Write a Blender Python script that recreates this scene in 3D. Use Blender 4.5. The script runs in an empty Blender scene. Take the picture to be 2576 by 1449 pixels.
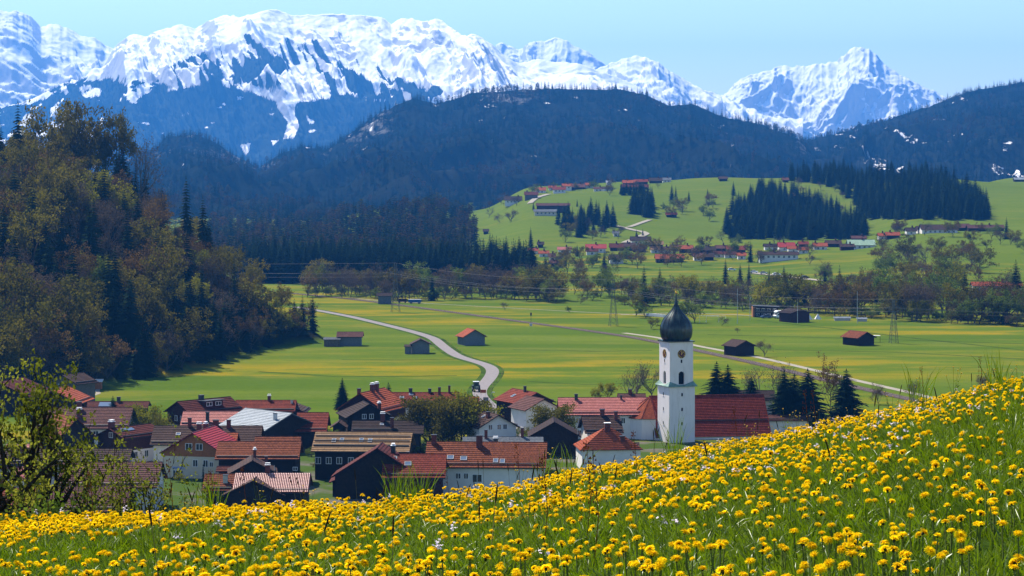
import bpy, math, random
import numpy as np
from mathutils import Vector, Matrix

# ---------------------------------------------------------------- camera, sky, sun, exposure
sc = bpy.context.scene
C = sc.collection
F, PCX, PHY, EYE = 6082.2, 1288.0, 405.0, 60.0      # focal length / principal column / horizon row (in a 2576 px wide frame), eye height
cam_d = bpy.data.cameras.new('camera')
cam_d.lens = 85.0
cam_d.sensor_width = 36.0
cam_d.shift_y = (PHY - 724.5) / 2576.0
cam_d.clip_start = 0.3
cam_d.clip_end = 60000
cam = bpy.data.objects.new('camera', cam_d)
cam.location = (0, 0, EYE)
cam.rotation_euler = (math.radians(90), 0, 0)
C.objects.link(cam)
sc.camera = cam

SUN_AZ = math.radians(-38)      # measured from +Y (view direction) towards +X
SUN_EL = math.radians(52)
world = bpy.data.worlds.new('World')
sc.world = world
world.use_nodes = True
wn = world.node_tree.nodes
wl = world.node_tree.links
for n in list(wn):
    wn.remove(n)
w_out = wn.new('ShaderNodeOutputWorld')
w_bg = wn.new('ShaderNodeBackground')
w_sky = wn.new('ShaderNodeTexSky')
w_sky.sky_type = 'NISHITA'
w_sky.sun_disc = False
w_sky.sun_elevation = SUN_EL
w_sky.sun_rotation = SUN_AZ
w_sky.altitude = 800
w_sky.air_density = 1.0
w_sky.dust_density = 0.3
w_sky.ozone_density = 3.0
w_bg.inputs['Strength'].default_value = 0.096
wl.new(w_sky.outputs[0], w_bg.inputs[0])
wl.new(w_bg.outputs[0], w_out.inputs[0])

sun_d = bpy.data.lights.new('sun', 'SUN')
sun_d.energy = 5.0
sun_d.angle = math.radians(0.5)
sun_d.color = (1.0, 0.91, 0.77)
sun = bpy.data.objects.new('sun', sun_d)
sdir = Vector((math.sin(SUN_AZ) * math.cos(SUN_EL), math.cos(SUN_AZ) * math.cos(SUN_EL), math.sin(SUN_EL)))
sun.rotation_euler = sdir.to_track_quat('Z', 'Y').to_euler()
sun.location = (0, 0, 500)
C.objects.link(sun)

vs = sc.view_settings
vs.view_transform = 'Standard'
vs.look = 'None'
vs.gamma = 1.0
vs.exposure = 1.0
vs.use_curve_mapping = False
cy = sc.cycles
cy.max_bounces = 6
cy.diffuse_bounces = 2
cy.glossy_bounces = 2
cy.transmission_bounces = 3
cy.transparent_max_bounces = 6
cy.volume_bounces = 0
cy.caustics_reflective = False
cy.caustics_refractive = False
cy.use_denoising = True

# ---------------------------------------------------------------- helpers
def P(px, py, d):
    return Vector(((px - PCX) / F * d, d, EYE - (py - PHY) / F * d))

def G(px, py, z=0.0):
    d = F * (EYE - z) / (py - PHY)
    return Vector(((px - PCX) / F * d, d, z))

def q1(u, v): return (u * .28220, 911.9 + v * .28220)          # zoom windows used for measuring
def q2(u, v): return (377.3 + u * .22573, 943.35 + v * .22573)
def q3(u, v): return (817.6 + u * .24414, 943.35 + v * .24414)
def q4(u, v): return (1383.6 + u * .32552, 691.8 + v * .32552)
def q5(u, v): return (754.7 + u * .24414, 723.2 + v * .24414)
def q6(u, v): return (1823.8 + u * .29197, 723.2 + v * .29197)
def q7(u, v): return (1194.9 + u * .26855, 408.8 + v * .26855)
def q8(u, v): return (1823.8 + u * .29197, 377.3 + v * .29197)

_M32 = np.uint64(0xffffffff)
def _hash(ix, iy, seed):
    h = (ix.astype(np.int64) * 374761393 + iy.astype(np.int64) * 668265263 + seed * 982451653).astype(np.uint64) & _M32
    h = ((h ^ (h >> np.uint64(13))) * np.uint64(1274126177)) & _M32
    h = ((h ^ (h >> np.uint64(16))) * np.uint64(2246822519)) & _M32
    return ((h ^ (h >> np.uint64(15))) & np.uint64(0xffffff)).astype(np.float64) / 16777215.0

def vnoise(x, y, seed=0):
    x = np.asarray(x, float); y = np.asarray(y, float)
    ix = np.floor(x); iy = np.floor(y)
    fx = x - ix; fy = y - iy
    fx = fx * fx * fx * (fx * (fx * 6 - 15) + 10); fy = fy * fy * fy * (fy * (fy * 6 - 15) + 10)
    a = _hash(ix, iy, seed); b = _hash(ix + 1, iy, seed); c = _hash(ix, iy + 1, seed); d = _hash(ix + 1, iy + 1, seed)
    return (a + (b - a) * fx) * (1 - fy) + (c + (d - c) * fx) * fy          # 0..1

def fbm(x, y, octv=5, seed=0, gain=.5):
    s = 0; a = 1; t = 0
    for i in range(octv):
        s = s + a * vnoise(x * 2 ** i + 17.3 * i, y * 2 ** i - 9.1 * i, seed + i); t += a; a *= gain
    return s / t

def ridged(x, y, octv=5, seed=0, gain=.5):
    s = 0; a = 1; t = 0
    for i in range(octv):
        n = 1 - np.abs(2 * vnoise(x * 2 ** i + 7.7 * i, y * 2 ** i + 3.3 * i, seed + i) - 1)
        s = s + a * n * n; t += a; a *= gain
    return s / t

def new_mesh(name, verts, faces, mats=(), midx=None, smooth=False, uv=None, attrs=None):
    """verts Nx3; faces MxK array (K = 3 or 4) or a list of index lists."""
    me = bpy.data.meshes.new(name)
    verts = np.asarray(verts, dtype=np.float32).reshape(-1, 3)
    if isinstance(faces, np.ndarray):
        m, k = faces.shape
        me.vertices.add(len(verts)); me.vertices.foreach_set('co', verts.ravel())
        me.loops.add(m * k); me.loops.foreach_set('vertex_index', faces.astype(np.int32).ravel())
        me.polygons.add(m); me.polygons.foreach_set('loop_start', np.arange(0, m * k, k, dtype=np.int32))
        me.update(calc_edges=True)
    else:
        me.from_pydata(verts.tolist(), [], faces)
    for m_ in mats: me.materials.append(m_)
    if midx is not None: me.polygons.foreach_set('material_index', np.asarray(midx, dtype=np.int32))
    if smooth: me.polygons.foreach_set('use_smooth', np.ones(len(me.polygons), dtype=bool))
    if uv is not None:
        l = me.uv_layers.new(name='UVMap'); l.data.foreach_set('uv', np.asarray(uv, dtype=np.float32).ravel())
    for k_, v_ in (attrs or {}).items():
        a_ = me.attributes.new(k_, 'FLOAT', 'POINT'); a_.data.foreach_set('value', np.asarray(v_, dtype=np.float32))
    return me

class MB:
    """collects shapes into one mesh"""
    def __init__(s): s.v = []; s.f = []; s.m = []; s.mi = 0
    def add(s, vs, fs):
        o = len(s.v); s.v.extend([tuple(p) for p in vs]); s.f.extend([[i + o for i in f] for f in fs]); s.m.extend([s.mi] * len(fs))
    def box(s, x0, x1, y0, y1, z0, z1):
        s.add([(x0, y0, z0), (x1, y0, z0), (x1, y1, z0), (x0, y1, z0), (x0, y0, z1), (x1, y0, z1), (x1, y1, z1), (x0, y1, z1)],
              [[0, 3, 2, 1], [4, 5, 6, 7], [0, 1, 5, 4], [1, 2, 6, 5], [2, 3, 7, 6], [3, 0, 4, 7]])
    def bar(s, a, b, w, h=None, up=(0, 0, 1)):
        a = Vector(a); b = Vector(b); h = h or w; d = (b - a).normalized(); u = Vector(up)
        if abs(d.dot(u)) > .98: u = Vector((1, 0, 0))
        x = d.cross(u).normalized(); y = x.cross(d).normalized(); vs = []
        for p in (a, b):
            for sx, sy in ((-1, -1), (1, -1), (1, 1), (-1, 1)): vs.append(p + x * (sx * w / 2) + y * (sy * h / 2))
        s.add(vs, [[3, 2, 1, 0], [4, 5, 6, 7], [0, 1, 5, 4], [1, 2, 6, 5], [2, 3, 7, 6], [3, 0, 4, 7]])
    def tube(s, pts, rads, n=6, caps=True):
        pts = [Vector(p) for p in pts]; vs = []; fs = []
        for i, p in enumerate(pts):
            d = (pts[min(i + 1, len(pts) - 1)] - pts[max(i - 1, 0)]).normalized()
            u = Vector((0, 0, 1)) if abs(d.z) < .9 else Vector((1, 0, 0))
            x = d.cross(u).normalized(); y = x.cross(d).normalized()
            for k in range(n):
                t = 2 * math.pi * k / n; vs.append(p + (x * math.cos(t) + y * math.sin(t)) * rads[i])
        for i in range(len(pts) - 1):
            for k in range(n): fs.append([i * n + k, i * n + (k + 1) % n, (i + 1) * n + (k + 1) % n, (i + 1) * n + k])
        if caps: fs.append(list(range(n))[::-1]); fs.append([(len(pts) - 1) * n + k for k in range(n)])
        s.add(vs, fs)
    def lathe(s, prof, n=16, c=(0, 0)):
        vs = []; fs = []
        for z, r in prof:
            for k in range(n):
                t = 2 * math.pi * (k + .5) / n; vs.append((c[0] + r * math.cos(t), c[1] + r * math.sin(t), z))
        for i in range(len(prof) - 1):
            for k in range(n): fs.append([i * n + k, i * n + (k + 1) % n, (i + 1) * n + (k + 1) % n, (i + 1) * n + k])
        fs.append(list(range(n))[::-1]); fs.append([(len(prof) - 1) * n + k for k in range(n)])
        s.add(vs, fs)
    def prism(s, poly, y0, y1):
        """poly of (x, z), extruded along y"""
        n = len(poly); vs = [(x, y0, z) for x, z in poly] + [(x, y1, z) for x, z in poly]
        fs = [list(range(n)), [n + i for i in range(n)][::-1]] + [[(i + 1) % n, i, n + i, n + (i + 1) % n] for i in range(n)]
        s.add(vs, fs)
    def mesh(s, name, *mats, smooth=False):
        return new_mesh(name, s.v, s.f, mats, s.m, smooth)
    def build(s, name, mats, parent=None, smooth=False):
        if not isinstance(mats, (list, tuple)): mats = [mats]
        return obj(name, s.mesh(name, *mats, smooth=smooth), parent)

def obj(name, mesh, parent=None):
    o = bpy.data.objects.new(name, mesh); C.objects.link(o)
    if parent is not None: o.parent = parent
    return o

def tag(o, label=None, cat=None, group=None, kind=None):
    if label: o['label'] = label
    if cat: o['category'] = cat
    if group: o['group'] = group
    if kind: o['kind'] = kind
    return o

def thing(name, label, cat, loc=(0, 0, 0), rotz=0.0, group=None):
    o = bpy.data.objects.new(name, None); C.objects.link(o)
    o.location = loc; o.rotation_euler = (0, 0, rotz); o.empty_display_size = .2
    return tag(o, label, cat, group)

def copy_tree(o, parent=None):
    c = o.copy(); C.objects.link(c); c.parent = parent
    for ch in o.children: copy_tree(ch, c)
    return c

ORD = ['first', 'second', 'third', 'fourth', 'fifth', 'sixth', 'seventh', 'eighth', 'ninth', 'tenth', 'eleventh', 'twelfth', 'thirteenth',
       'fourteenth', 'fifteenth', 'sixteenth', 'seventeenth', 'eighteenth', 'nineteenth', 'twentieth', 'twenty-first', 'twenty-second',
       'twenty-third', 'twenty-fourth', 'twenty-fifth', 'twenty-sixth', 'twenty-seventh', 'twenty-eighth', 'twenty-ninth', 'thirtieth',
       'thirty-first', 'thirty-second', 'thirty-third', 'thirty-fourth', 'thirty-fifth', 'thirty-sixth', 'thirty-seventh', 'thirty-eighth',
       'thirty-ninth', 'fortieth', 'forty-first', 'forty-second', 'forty-third', 'forty-fourth', 'forty-fifth', 'forty-sixth', 'forty-seventh',
       'forty-eighth', 'forty-ninth', 'fiftieth']

# ---------------------------------------------------------------- materials
class NT:
    def __init__(s, name):
        s.mat = bpy.data.materials.new(name); s.mat.use_nodes = True
        s.t = s.mat.node_tree; s.n = s.t.nodes
        for n in list(s.n): s.n.remove(n)
        s.out = s.n.new('ShaderNodeOutputMaterial')
    def new(s, typ, **kw):
        n = s.n.new(typ)
        for k, v in kw.items(): setattr(n, k, v)
        return n
    def link(s, a, b): s.t.links.new(a, b)
    def set(s, inp, v):
        if hasattr(v, 'is_linked') or hasattr(v, 'links'): s.link(v, inp)
        else: inp.default_value = v
    def math(s, op, a, b=None, clamp=False):
        n = s.new('ShaderNodeMath', operation=op, use_clamp=clamp)
        s.set(n.inputs[0], a)
        if b is not None: s.set(n.inputs[1], b)
        return n.outputs[0]
    def mix(s, f, a, b, blend='MIX'):
        n = s.new('ShaderNodeMix', data_type='RGBA', blend_type=blend)
        s.set(n.inputs[0], f); s.set(n.inputs[6], col(a)); s.set(n.inputs[7], col(b))
        return n.outputs[2]
    def noise(s, vec, scale, detail=4, rough=.55, dist=0.0):
        n = s.new('ShaderNodeTexNoise'); n.inputs['Scale'].default_value = scale; n.inputs['Detail'].default_value = detail
        n.inputs['Roughness'].default_value = rough; n.inputs['Distortion'].default_value = dist
        if vec is not None: s.link(vec, n.inputs['Vector'])
        return n.outputs[0]
    def ramp(s, f, a, b):
        n = s.new('ShaderNodeMapRange'); n.clamp = True
        s.set(n.inputs[0], f); n.inputs[1].default_value = a; n.inputs[2].default_value = b
        return n.outputs[0]
    def coords(s, kind='Object', scale=None):
        c = s.new('ShaderNodeTexCoord').outputs[kind]
        if scale is not None:
            m = s.new('ShaderNodeMapping'); m.inputs['Scale'].default_value = scale; s.link(c, m.inputs[0]); c = m.outputs[0]
        return c
    def pos(s, scale=None):
        c = s.new('ShaderNodeNewGeometry').outputs['Position']
        if scale is not None:
            m = s.new('ShaderNodeMapping'); m.inputs['Scale'].default_value = scale; s.link(c, m.inputs[0]); c = m.outputs[0]
        return c
    def rnd(s): return s.new('ShaderNodeObjectInfo').outputs['Random']
    def attr(s, name):
        n = s.new('ShaderNodeAttribute'); n.attribute_name = name; return n.outputs['Fac']
    def bump(s, h, strength=.3, dist=.05):
        n = s.new('ShaderNodeBump'); n.inputs['Strength'].default_value = strength; n.inputs['Distance'].default_value = dist
        s.link(h, n.inputs['Height']); return n.outputs[0]
    def principled(s, color, rough=.8, spec=.3, metal=0.0, normal=None):
        b = s.new('ShaderNodeBsdfPrincipled'); s.set(b.inputs['Base Color'], col(color)); s.set(b.inputs['Roughness'], rough)
        b.inputs['Specular IOR Level'].default_value = spec; b.inputs['Metallic'].default_value = metal
        if normal is not None: s.link(normal, b.inputs['Normal'])
        return b.outputs[0]
    def done(s, shader): s.link(shader, s.out.inputs['Surface']); return s.mat

def col(c):
    if isinstance(c, (tuple, list)) and len(c) == 3: return (c[0], c[1], c[2], 1.0)
    return c

def hsv(t, color, h=.5, s=1.0, v=1.0):
    n = t.new('ShaderNodeHueSaturation'); t.set(n.inputs['Hue'], h); t.set(n.inputs['Saturation'], s); t.set(n.inputs['Value'], v)
    t.set(n.inputs['Color'], col(color)); return n.outputs[0]

def plain(name, c, rough=.8, spec=.3, metal=0.0, var=.25, scale=1.5, bump=0.0):
    t = NT(name); n = t.noise(t.coords('Object'), scale, 5)
    dark = tuple(x * (1 - var) for x in c); light = tuple(min(1, x * (1 + var)) for x in c)
    cc = t.mix(t.ramp(n, .3, .7), dark, light)
    return t.done(t.principled(cc, rough, spec, metal, t.bump(n, bump) if bump else None))

def leafmat(name, a, b, trans=.4, vary=.25, rough=.7, nscale=.6):
    """foliage: colour between a and b, changes from tree to tree and from clump to clump; lets some light through"""
    t = NT(name); r = t.rnd(); n = t.noise(t.coords('Object'), nscale, 3)
    f = t.math('ADD', t.math('MULTIPLY', r, .75), t.math('MULTIPLY', t.ramp(n, .35, .65), .35), True)
    cc = t.mix(f, a, b)
    r2 = t.math('FRACT', t.math('MULTIPLY', r, 7.31))
    cc = hsv(t, cc, v=t.math('ADD', t.math('MULTIPLY', r2, vary * 2), 1 - vary))
    d = t.new('ShaderNodeBsdfDiffuse'); t.set(d.inputs[0], cc)
    tr = t.new('ShaderNodeBsdfTranslucent'); t.set(tr.inputs[0], hsv(t, cc, s=1.1, v=1.25))
    m = t.new('ShaderNodeMixShader'); m.inputs[0].default_value = trans
    t.link(d.outputs[0], m.inputs[1]); t.link(tr.outputs[0], m.inputs[2])
    return t.done(m.outputs[0])
# ================================================================ TERRAIN
A_OF = lambda px: (np.asarray(px, float) - PCX) / F

# --- the dandelion slope under the camera
_ca = A_OF([-2500, 0, 600, 1000, 1288, 1480, 1670, 1930, 2260, 2576, 3200, 5000])
_cy = np.array([1330, 1292, 1243, 1228, 1206, 1160, 1118, 1078, 1006, 935, 840, 700]) + np.array([78, 78, 76, 74, 70, 66, 62, 58, 52, 46, 40, 40])
_cd = np.array([20, 20, 20, 20.5, 21, 22, 23, 24, 25, 26, 27, 27.0])
_ck = np.array([.00166, .00166, .00166, .0016, .0016, .0015, .00145, .0014, .0013, .0013, .0012, .0012])
def near_z(x, y):
    x = np.asarray(x, float); y = np.asarray(y, float); a = x / np.maximum(y, .5)
    s = -(np.interp(a, _ca, _cy) - PHY) / F; d = np.interp(a, _ca, _cd); k = np.interp(a, _ca, _ck)
    z1 = s * y - k * (y - d) ** 2
    yl = d + (.28 + s) / (2 * k)
    zl = s * yl - k * (yl - d) ** 2 - .28 * (y - yl)
    z = np.where(y < yl, z1, zl)
    near = 1 - np.clip((y - 40) / 60, 0, 1)
    return EYE + z + (fbm(x * .6, y * .6, 3, 11) - .5) * .16 * near + (fbm(x * .07, y * .07, 3, 12) - .5) * 3.0 * np.clip((y - 50) / 60, 0, 1)

# --- the wooded hill on the left
_lx = np.array([-900, -400, -250, -200, -133, -112, -95, -80, -64, -58, 5000])
_lt = np.array([380, 440, 490, 530, 600, 640, 690, 775, 800, 806, 806])
_lx2 = np.array([-900, -400, -250, -186, -140, -112, -92, -75, -62, -56, 5000])
_lc = np.array([1050, 1000, 950, 890, 862, 832, 815, 808, 806, 806, 806])
_lz = np.array([120, 90, 72, 58, 50, 29, 18, 7, 0, 0, 0.0])
def left_hill(x, y):
    yt = np.interp(x, _lx, _lt); yc = np.interp(x, _lx2, _lc); zc = np.interp(x, _lx2, _lz)
    t = np.clip((y - yt) / np.maximum(yc - yt, 4), 0, 1)
    z = zc * (t ** .85)
    back = np.clip((y - yc) / (20 + 3.2 * np.maximum(zc, 0)), 0, 1)
    z = z * (1 - back * back * (3 - 2 * back))
    return z * (.93 + .14 * fbm(x * .03, y * .03, 3, 31))

# --- green hills behind the far village
_rc = [(-3000, [(0, 0), (3500, 0)]), (760, [(0, 0), (3500, 0)]), (950, [(1500, 0), (1900, 10), (2100, 17), (2300, 10), (2600, 0)]), (1090, [(1500, 0), (1800, 10), (2000, 20), (2200, 22), (2400, 5), (2600, 0)]), (1150, [(1500, 0), (1800, 4), (2000, 8), (2200, 10), (2400, 3), (2600, 0)]),
       (1200, [(1400, 0), (1600, 4), (1800, 8.2), (2000, 14), (2200, 14.8), (2400, 10), (2700, 0)]),
       (1350, [(1300, 0), (1450, 1), (1600, 8.7), (1800, 20), (1950, 29.5), (2100, 34.8), (2200, 36.5), (2300, 33), (2600, 0)]),
       (1600, [(1300, 0), (1450, 2.8), (1600, 8.7), (1800, 18.6), (1950, 29.5), (2100, 39.3), (2200, 41.2), (2300, 38), (2700, 0)]),
       (1850, [(1280, 0), (1400, 2.5), (1550, 7.2), (1700, 8.6), (1900, 24), (2100, 42.7), (2180, 45.3), (2250, 44), (2700, 0)]),
       (2100, [(1150, 0), (1300, 3.4), (1400, 5.9), (1500, 8.2), (1650, 8.8), (1900, 19), (2050, 38), (2200, 47.3), (2300, 46), (2700, 0)]),
       (2350, [(950, 0), (1100, 3), (1250, 7.6), (1400, 10.5), (1500, 15.6), (1650, 20), (1900, 30), (2100, 42.7), (2200, 43.7), (2700, 0)]),
       (2576, [(900, 0), (1100, 3), (1300, 7.6), (1500, 14.4), (1800, 26), (2100, 37.6), (2300, 42.6), (2400, 42), (2800, 0)]),
       (6000, [(900, 0), (1100, 5), (1300, 12), (1500, 20), (1800, 34), (2100, 44), (2300, 48), (2400, 47), (2800, 0)])]
_rca = A_OF([c[0] for c in _rc])
def right_hills(x, y):
    x = np.asarray(x, float); y = np.asarray(y, float); a = x / np.maximum(y, 1)
    zz = np.stack([np.interp(y, [p[0] for p in c[1]], [p[1] for p in c[1]]) for c in _rc])
    i = np.clip(np.searchsorted(_rca, a) - 1, 0, len(_rc) - 2)
    t = np.clip((a - _rca[i]) / (_rca[i + 1] - _rca[i]), 0, 1); t = t * t * (3 - 2 * t)
    z0 = np.take_along_axis(zz, i[None], 0)[0]; z1 = np.take_along_axis(zz, (i + 1)[None], 0)[0]
    z = z0 * (1 - t) + z1 * t
    return z + np.clip(z / 6, 0, 1) * (fbm(x * .008, y * .008, 3, 44) - .5) * 5

def ground(x, y):
    x = np.asarray(x, float); y = np.asarray(y, float)
    z = np.maximum(left_hill(x, y), 0) + np.maximum(right_hills(x, y), 0)
    return z
def gz(x, y): return float(ground(np.array([x]), np.array([y]))[0])
def nz(x, y): return float(near_z(np.array([x]), np.array([y]))[0])

def grid_faces(nv, nu):
    i = np.arange(nv - 1)[:, None] * nu + np.arange(nu - 1)[None]
    return np.stack([i, i + 1, i + nu + 1, i + nu], -1).reshape(-1, 4)

# ---- ground materials
def meadow_material():
    t = NT('valley_meadow'); p = t.pos()
    strip = t.noise(t.pos((.006, .030, 0)), 1.0, 4, .55)             # long strips left by mowing
    patch = t.noise(t.pos((.026, .060, 0)), 1.0, 7, .68)
    fine = t.noise(t.pos((.35, .9, .35)), 1.0, 6, .75)
    g = t.mix(t.ramp(strip, .38, .62), (.060, .100, .009), (.096, .128, .013))
    g = t.mix(t.math('MULTIPLY', t.ramp(patch, .52, .70), .5), g, (.11, .135, .040))
    f = t.math('ADD', t.math('MULTIPLY', strip, .42), t.math('MULTIPLY', patch, .58))
    ymask = t.math('MULTIPLY', t.ramp(f, .485, .575), t.ramp(fine, .32, .55))
    big = t.ramp(t.noise(t.pos((.0026, .0068, 0)), 1.0, 2), .40, .58)
    ymask = t.math('MULTIPLY', ymask, big)
    sp = t.new('ShaderNodeSeparateXYZ'); t.link(t.pos(), sp.inputs[0]); low = t.ramp(sp.outputs[2], 9.0, 2.0)
    ymask = t.math('MULTIPLY', ymask, t.math('ADD', t.math('MULTIPLY', low, .85), .15))
    g = t.mix(t.math('MULTIPLY', t.math('SUBTRACT', 1.0, low), .8), g, t.mix(t.noise(t.pos(), .02, 5, .6), (.066, .108, .008), (.108, .142, .013)))
    c = t.mix(t.math('MULTIPLY', ymask, .72), g, (.30, .185, .002))
    c = t.mix(t.math('MULTIPLY', t.ramp(fine, .45, .75), .55), c, (.028, .058, .006), 'MIX')
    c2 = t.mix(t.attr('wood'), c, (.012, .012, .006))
    c3 = t.mix(t.attr('yard'), c2, t.mix(t.ramp(t.noise(t.pos(), .12, 3), .5, .66), (.045, .075, .014), (.11, .10, .085)))
    n = t.noise(t.pos(), .8, 4)
    return t.done(t.principled(c3, .95, 0.0, 0, t.bump(n, .35, .4)))
M_meadow = meadow_material()

def hill_soil():
    t = NT('meadow_soil'); n = t.noise(t.pos(), 6, 6, .7)
    c = t.mix(t.ramp(n, .3, .7), (.012, .024, .005), (.04, .075, .013))
    return t.done(t.principled(c, .95, 0.0))
M_soil = hill_soil()

# ---- near slope
nu, nv = 150, 190
a_ = np.linspace(-.85, .85, nu); d_ = np.geomspace(1.2, 270, nv)
X = a_[None] * (d_[:, None] + 6); Y = np.repeat(d_[:, None], nu, 1)
Z = near_z(X, Y)
hill_o = obj('meadow_hillside', new_mesh('meadow_hillside', np.stack([X, Y, Z], -1), grid_faces(nv, nu), [M_soil], smooth=True))
tag(hill_o, kind='structure')

# ---- valley floor and green hills
nu, nv = 360, 430
a_ = np.linspace(-.55, .55, nu); d_ = np.geomspace(215, 3000, nv)
X = a_[None] * d_[:, None]; Y = np.repeat(d_[:, None], nu, 1)
Zl = left_hill(X, Y); Z = ground(X, Y)
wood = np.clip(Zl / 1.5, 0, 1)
yard = np.clip(1 - np.maximum(np.abs((Y - 455) / 72), np.abs((X + 15) / 110)) , 0, 1) * 6
yard = np.clip(yard, 0, 1) * (Y < 540)
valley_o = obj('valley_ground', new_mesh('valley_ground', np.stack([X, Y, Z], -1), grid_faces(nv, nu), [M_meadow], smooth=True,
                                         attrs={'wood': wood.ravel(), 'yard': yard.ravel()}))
tag(valley_o, kind='structure')

# ---------------------------------------------------------------- mountains
def pip(px, py, poly):
    inside = np.zeros(px.shape, bool); n = len(poly)
    for i in range(n):
        x0, y0 = poly[i]; x1, y1 = poly[(i + 1) % n]
        c = ((y0 > py) != (y1 > py)) & (px < (x1 - x0) * (py - y0) / (y1 - y0 + 1e-9) + x0)
        inside ^= c
    return inside

def layer(name, ridge, d_ridge, d_base, z_base, nu, nv, amp, scale, mat, seed=0, prof=1.3, shear=0.0, lo=-500, hi=3080, attr_fn=None,
          jag=0.0, back=.35, octv=6, gain=.5, stretch=1.0, second=.35):
    """a mountain range: its crest passes through the given points, spurs and gullies run down towards the valley"""
    px = np.linspace(lo, hi, nu); rx = [p[0] for p in ridge]; ry = [p[1] for p in ridge]
    a = A_OF(px)
    dr = np.interp(px, rx, d_ridge) if isinstance(d_ridge, (list, tuple)) else np.full(nu, float(d_ridge))
    dr = dr * (1 + .03 * (fbm(px * .006, px * 0, 4, seed + 50) - .5))
    py = np.interp(px, rx, ry)
    py = py + jag * (fbm(px * .05, px * 0 + 3, 5, seed + 70, .65) - .5) * 2
    zr = EYE - (py - PHY) / F * dr
    nb = max(6, int(nv * back * .5))
    t = np.concatenate([np.linspace(0, 1, nv), 1 + np.linspace(0, 1, nb + 1)[1:] * back])
    T = np.repeat(t[:, None], nu, 1); D = d_base + (dr[None] - d_base) * T
    X = a[None] * D; L = dr.mean() - d_base
    f = np.where(T <= 1, np.clip(T, 0, 1) ** prof, 1 - (T - 1) * 1.6)
    Z = z_base + (zr[None] - z_base) * f
    env = np.where(T <= 1, np.sin(np.clip(T, 0, 1) * math.pi) ** .6, np.clip((T - 1) * 3, 0, 1))
    u = (X + shear * (D - dr[None])) / scale; v = D / (scale * stretch)
    wx = fbm(u * .7, v * .7, 3, seed + 5) - .5
    r = ridged(u + wx * .9, v, octv, seed, gain) - .45
    r2 = ridged(u * 3.1 + wx * 2, v * 1.6, max(3, octv - 2), seed + 9, .55) - .45
    Z = Z + env * amp * (r + second * r2)
    env2 = np.where(T <= 1, np.clip(T * 6, 0, 1), 1)
    Z = Z + env2 * amp * .06 * (fbm(X / scale * 9, D / scale * 9, 4, seed + 21) - .5)
    P2x = PCX + X / D * F; P2y = PHY + (EYE - Z) / D * F
    attrs = {}
    if attr_fn: attrs = {k: v.ravel() for k, v in attr_fn(P2x, P2y, X, D, Z, T, r, r2).items()}
    nvt = len(t)
    o = obj(name, new_mesh(name, np.stack([X, D, Z], -1), grid_faces(nvt, nu), [mat], smooth=True, attrs=attrs))
    tag(o, kind='structure')
    return dict(o=o, X=X[:nv], Y=D[:nv], Z=Z[:nv], T=T[:nv], px=P2x[:nv], py=P2y[:nv], r=r[:nv], attrs={k: v.reshape(nvt, nu)[:nv] for k, v in attrs.items()})

def snow_material():
    t = NT('snow_rock_forest')
    geo = t.new('ShaderNodeNewGeometry'); sep = t.new('ShaderNodeSeparateXYZ'); t.link(geo.outputs['Normal'], sep.inputs[0])
    n = t.noise(t.pos((1, 1, 1)), .006, 7, .68)
    n2 = t.noise(t.pos((1, 1, 2.2)), .025, 5, .7)
    steep = t.math('SUBTRACT', t.math('ADD', sep.outputs[2], t.math('MULTIPLY', t.math('SUBTRACT', n, .5), .75)), t.math('MULTIPLY', t.attr('rock'), .55))
    rockm = t.math('MULTIPLY', t.ramp(steep, .47, .40), .85)
    rock = t.mix(n2, (.30, .31, .34), (.48, .48, .50))
    snow = t.mix(t.ramp(n2, .3, .8), (.86, .87, .90), (.93, .94, .95))
    c = t.mix(rockm, snow, rock)
    fo = t.ramp(t.math('ADD', t.attr('forest'), t.math('MULTIPLY', t.math('SUBTRACT', n2, .5), .5)), .42, .58)
    c = t.mix(fo, c, t.mix(n2, (.018, .028, .022), (.045, .055, .035)))
    return t.done(t.principled(c, .9, 0.0, 0, t.bump(t.noise(t.pos((1, 1, 1)), .03, 6, .7), .45, 16)))
M_snow = snow_material()

def woodfloor_material():
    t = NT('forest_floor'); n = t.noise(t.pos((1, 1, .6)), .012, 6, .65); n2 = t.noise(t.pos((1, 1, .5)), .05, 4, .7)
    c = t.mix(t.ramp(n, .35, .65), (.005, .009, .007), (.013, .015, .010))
    c = t.mix(t.ramp(t.math('ADD', n2, t.attr('rock')), 1.05, 1.2), c, (.10, .10, .10))
    c = t.mix(t.ramp(t.math('ADD', n2, t.attr('snow')), 1.02, 1.10), c, (.88, .89, .92))
    return t.done(t.principled(c, .95, 0.0, 0, t.bump(n2, .5, 6)))
M_floor = woodfloor_material()

FOREST = [(-600, 330), (0, 275), (60, 262), (130, 228), (180, 203), (260, 195), (330, 198), (400, 208), (470, 218), (520, 205), (560, 195), (640, 212), (720, 205),
          (800, 228), (870, 235), (950, 262), (1000, 268), (1100, 300), (1200, 700), (-600, 700)]
STREAK = [(395, 205), (470, 140), (555, 98), (640, 92), (760, 90), (830, 100), (900, 145), (1000, 195), (1110, 215), (1060, 265), (980, 265), (870, 240), (760, 222), (640, 220), (470, 222)]
PISTE = [[(583, 211), (640, 217), (690, 230), (715, 205), (735, 165), (760, 160), (790, 195), (830, 236), (838, 243), (800, 252), (748, 258), (740, 285), (752, 318), (740, 346),
          (713, 346), (722, 305), (703, 275), (695, 255), (650, 238), (610, 226)], [(606, 366), (632, 360), (630, 378), (618, 391), (612, 375)], [(765, 290), (790, 312), (775, 312)], [(683, 352), (700, 356), (686, 366)]]
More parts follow.
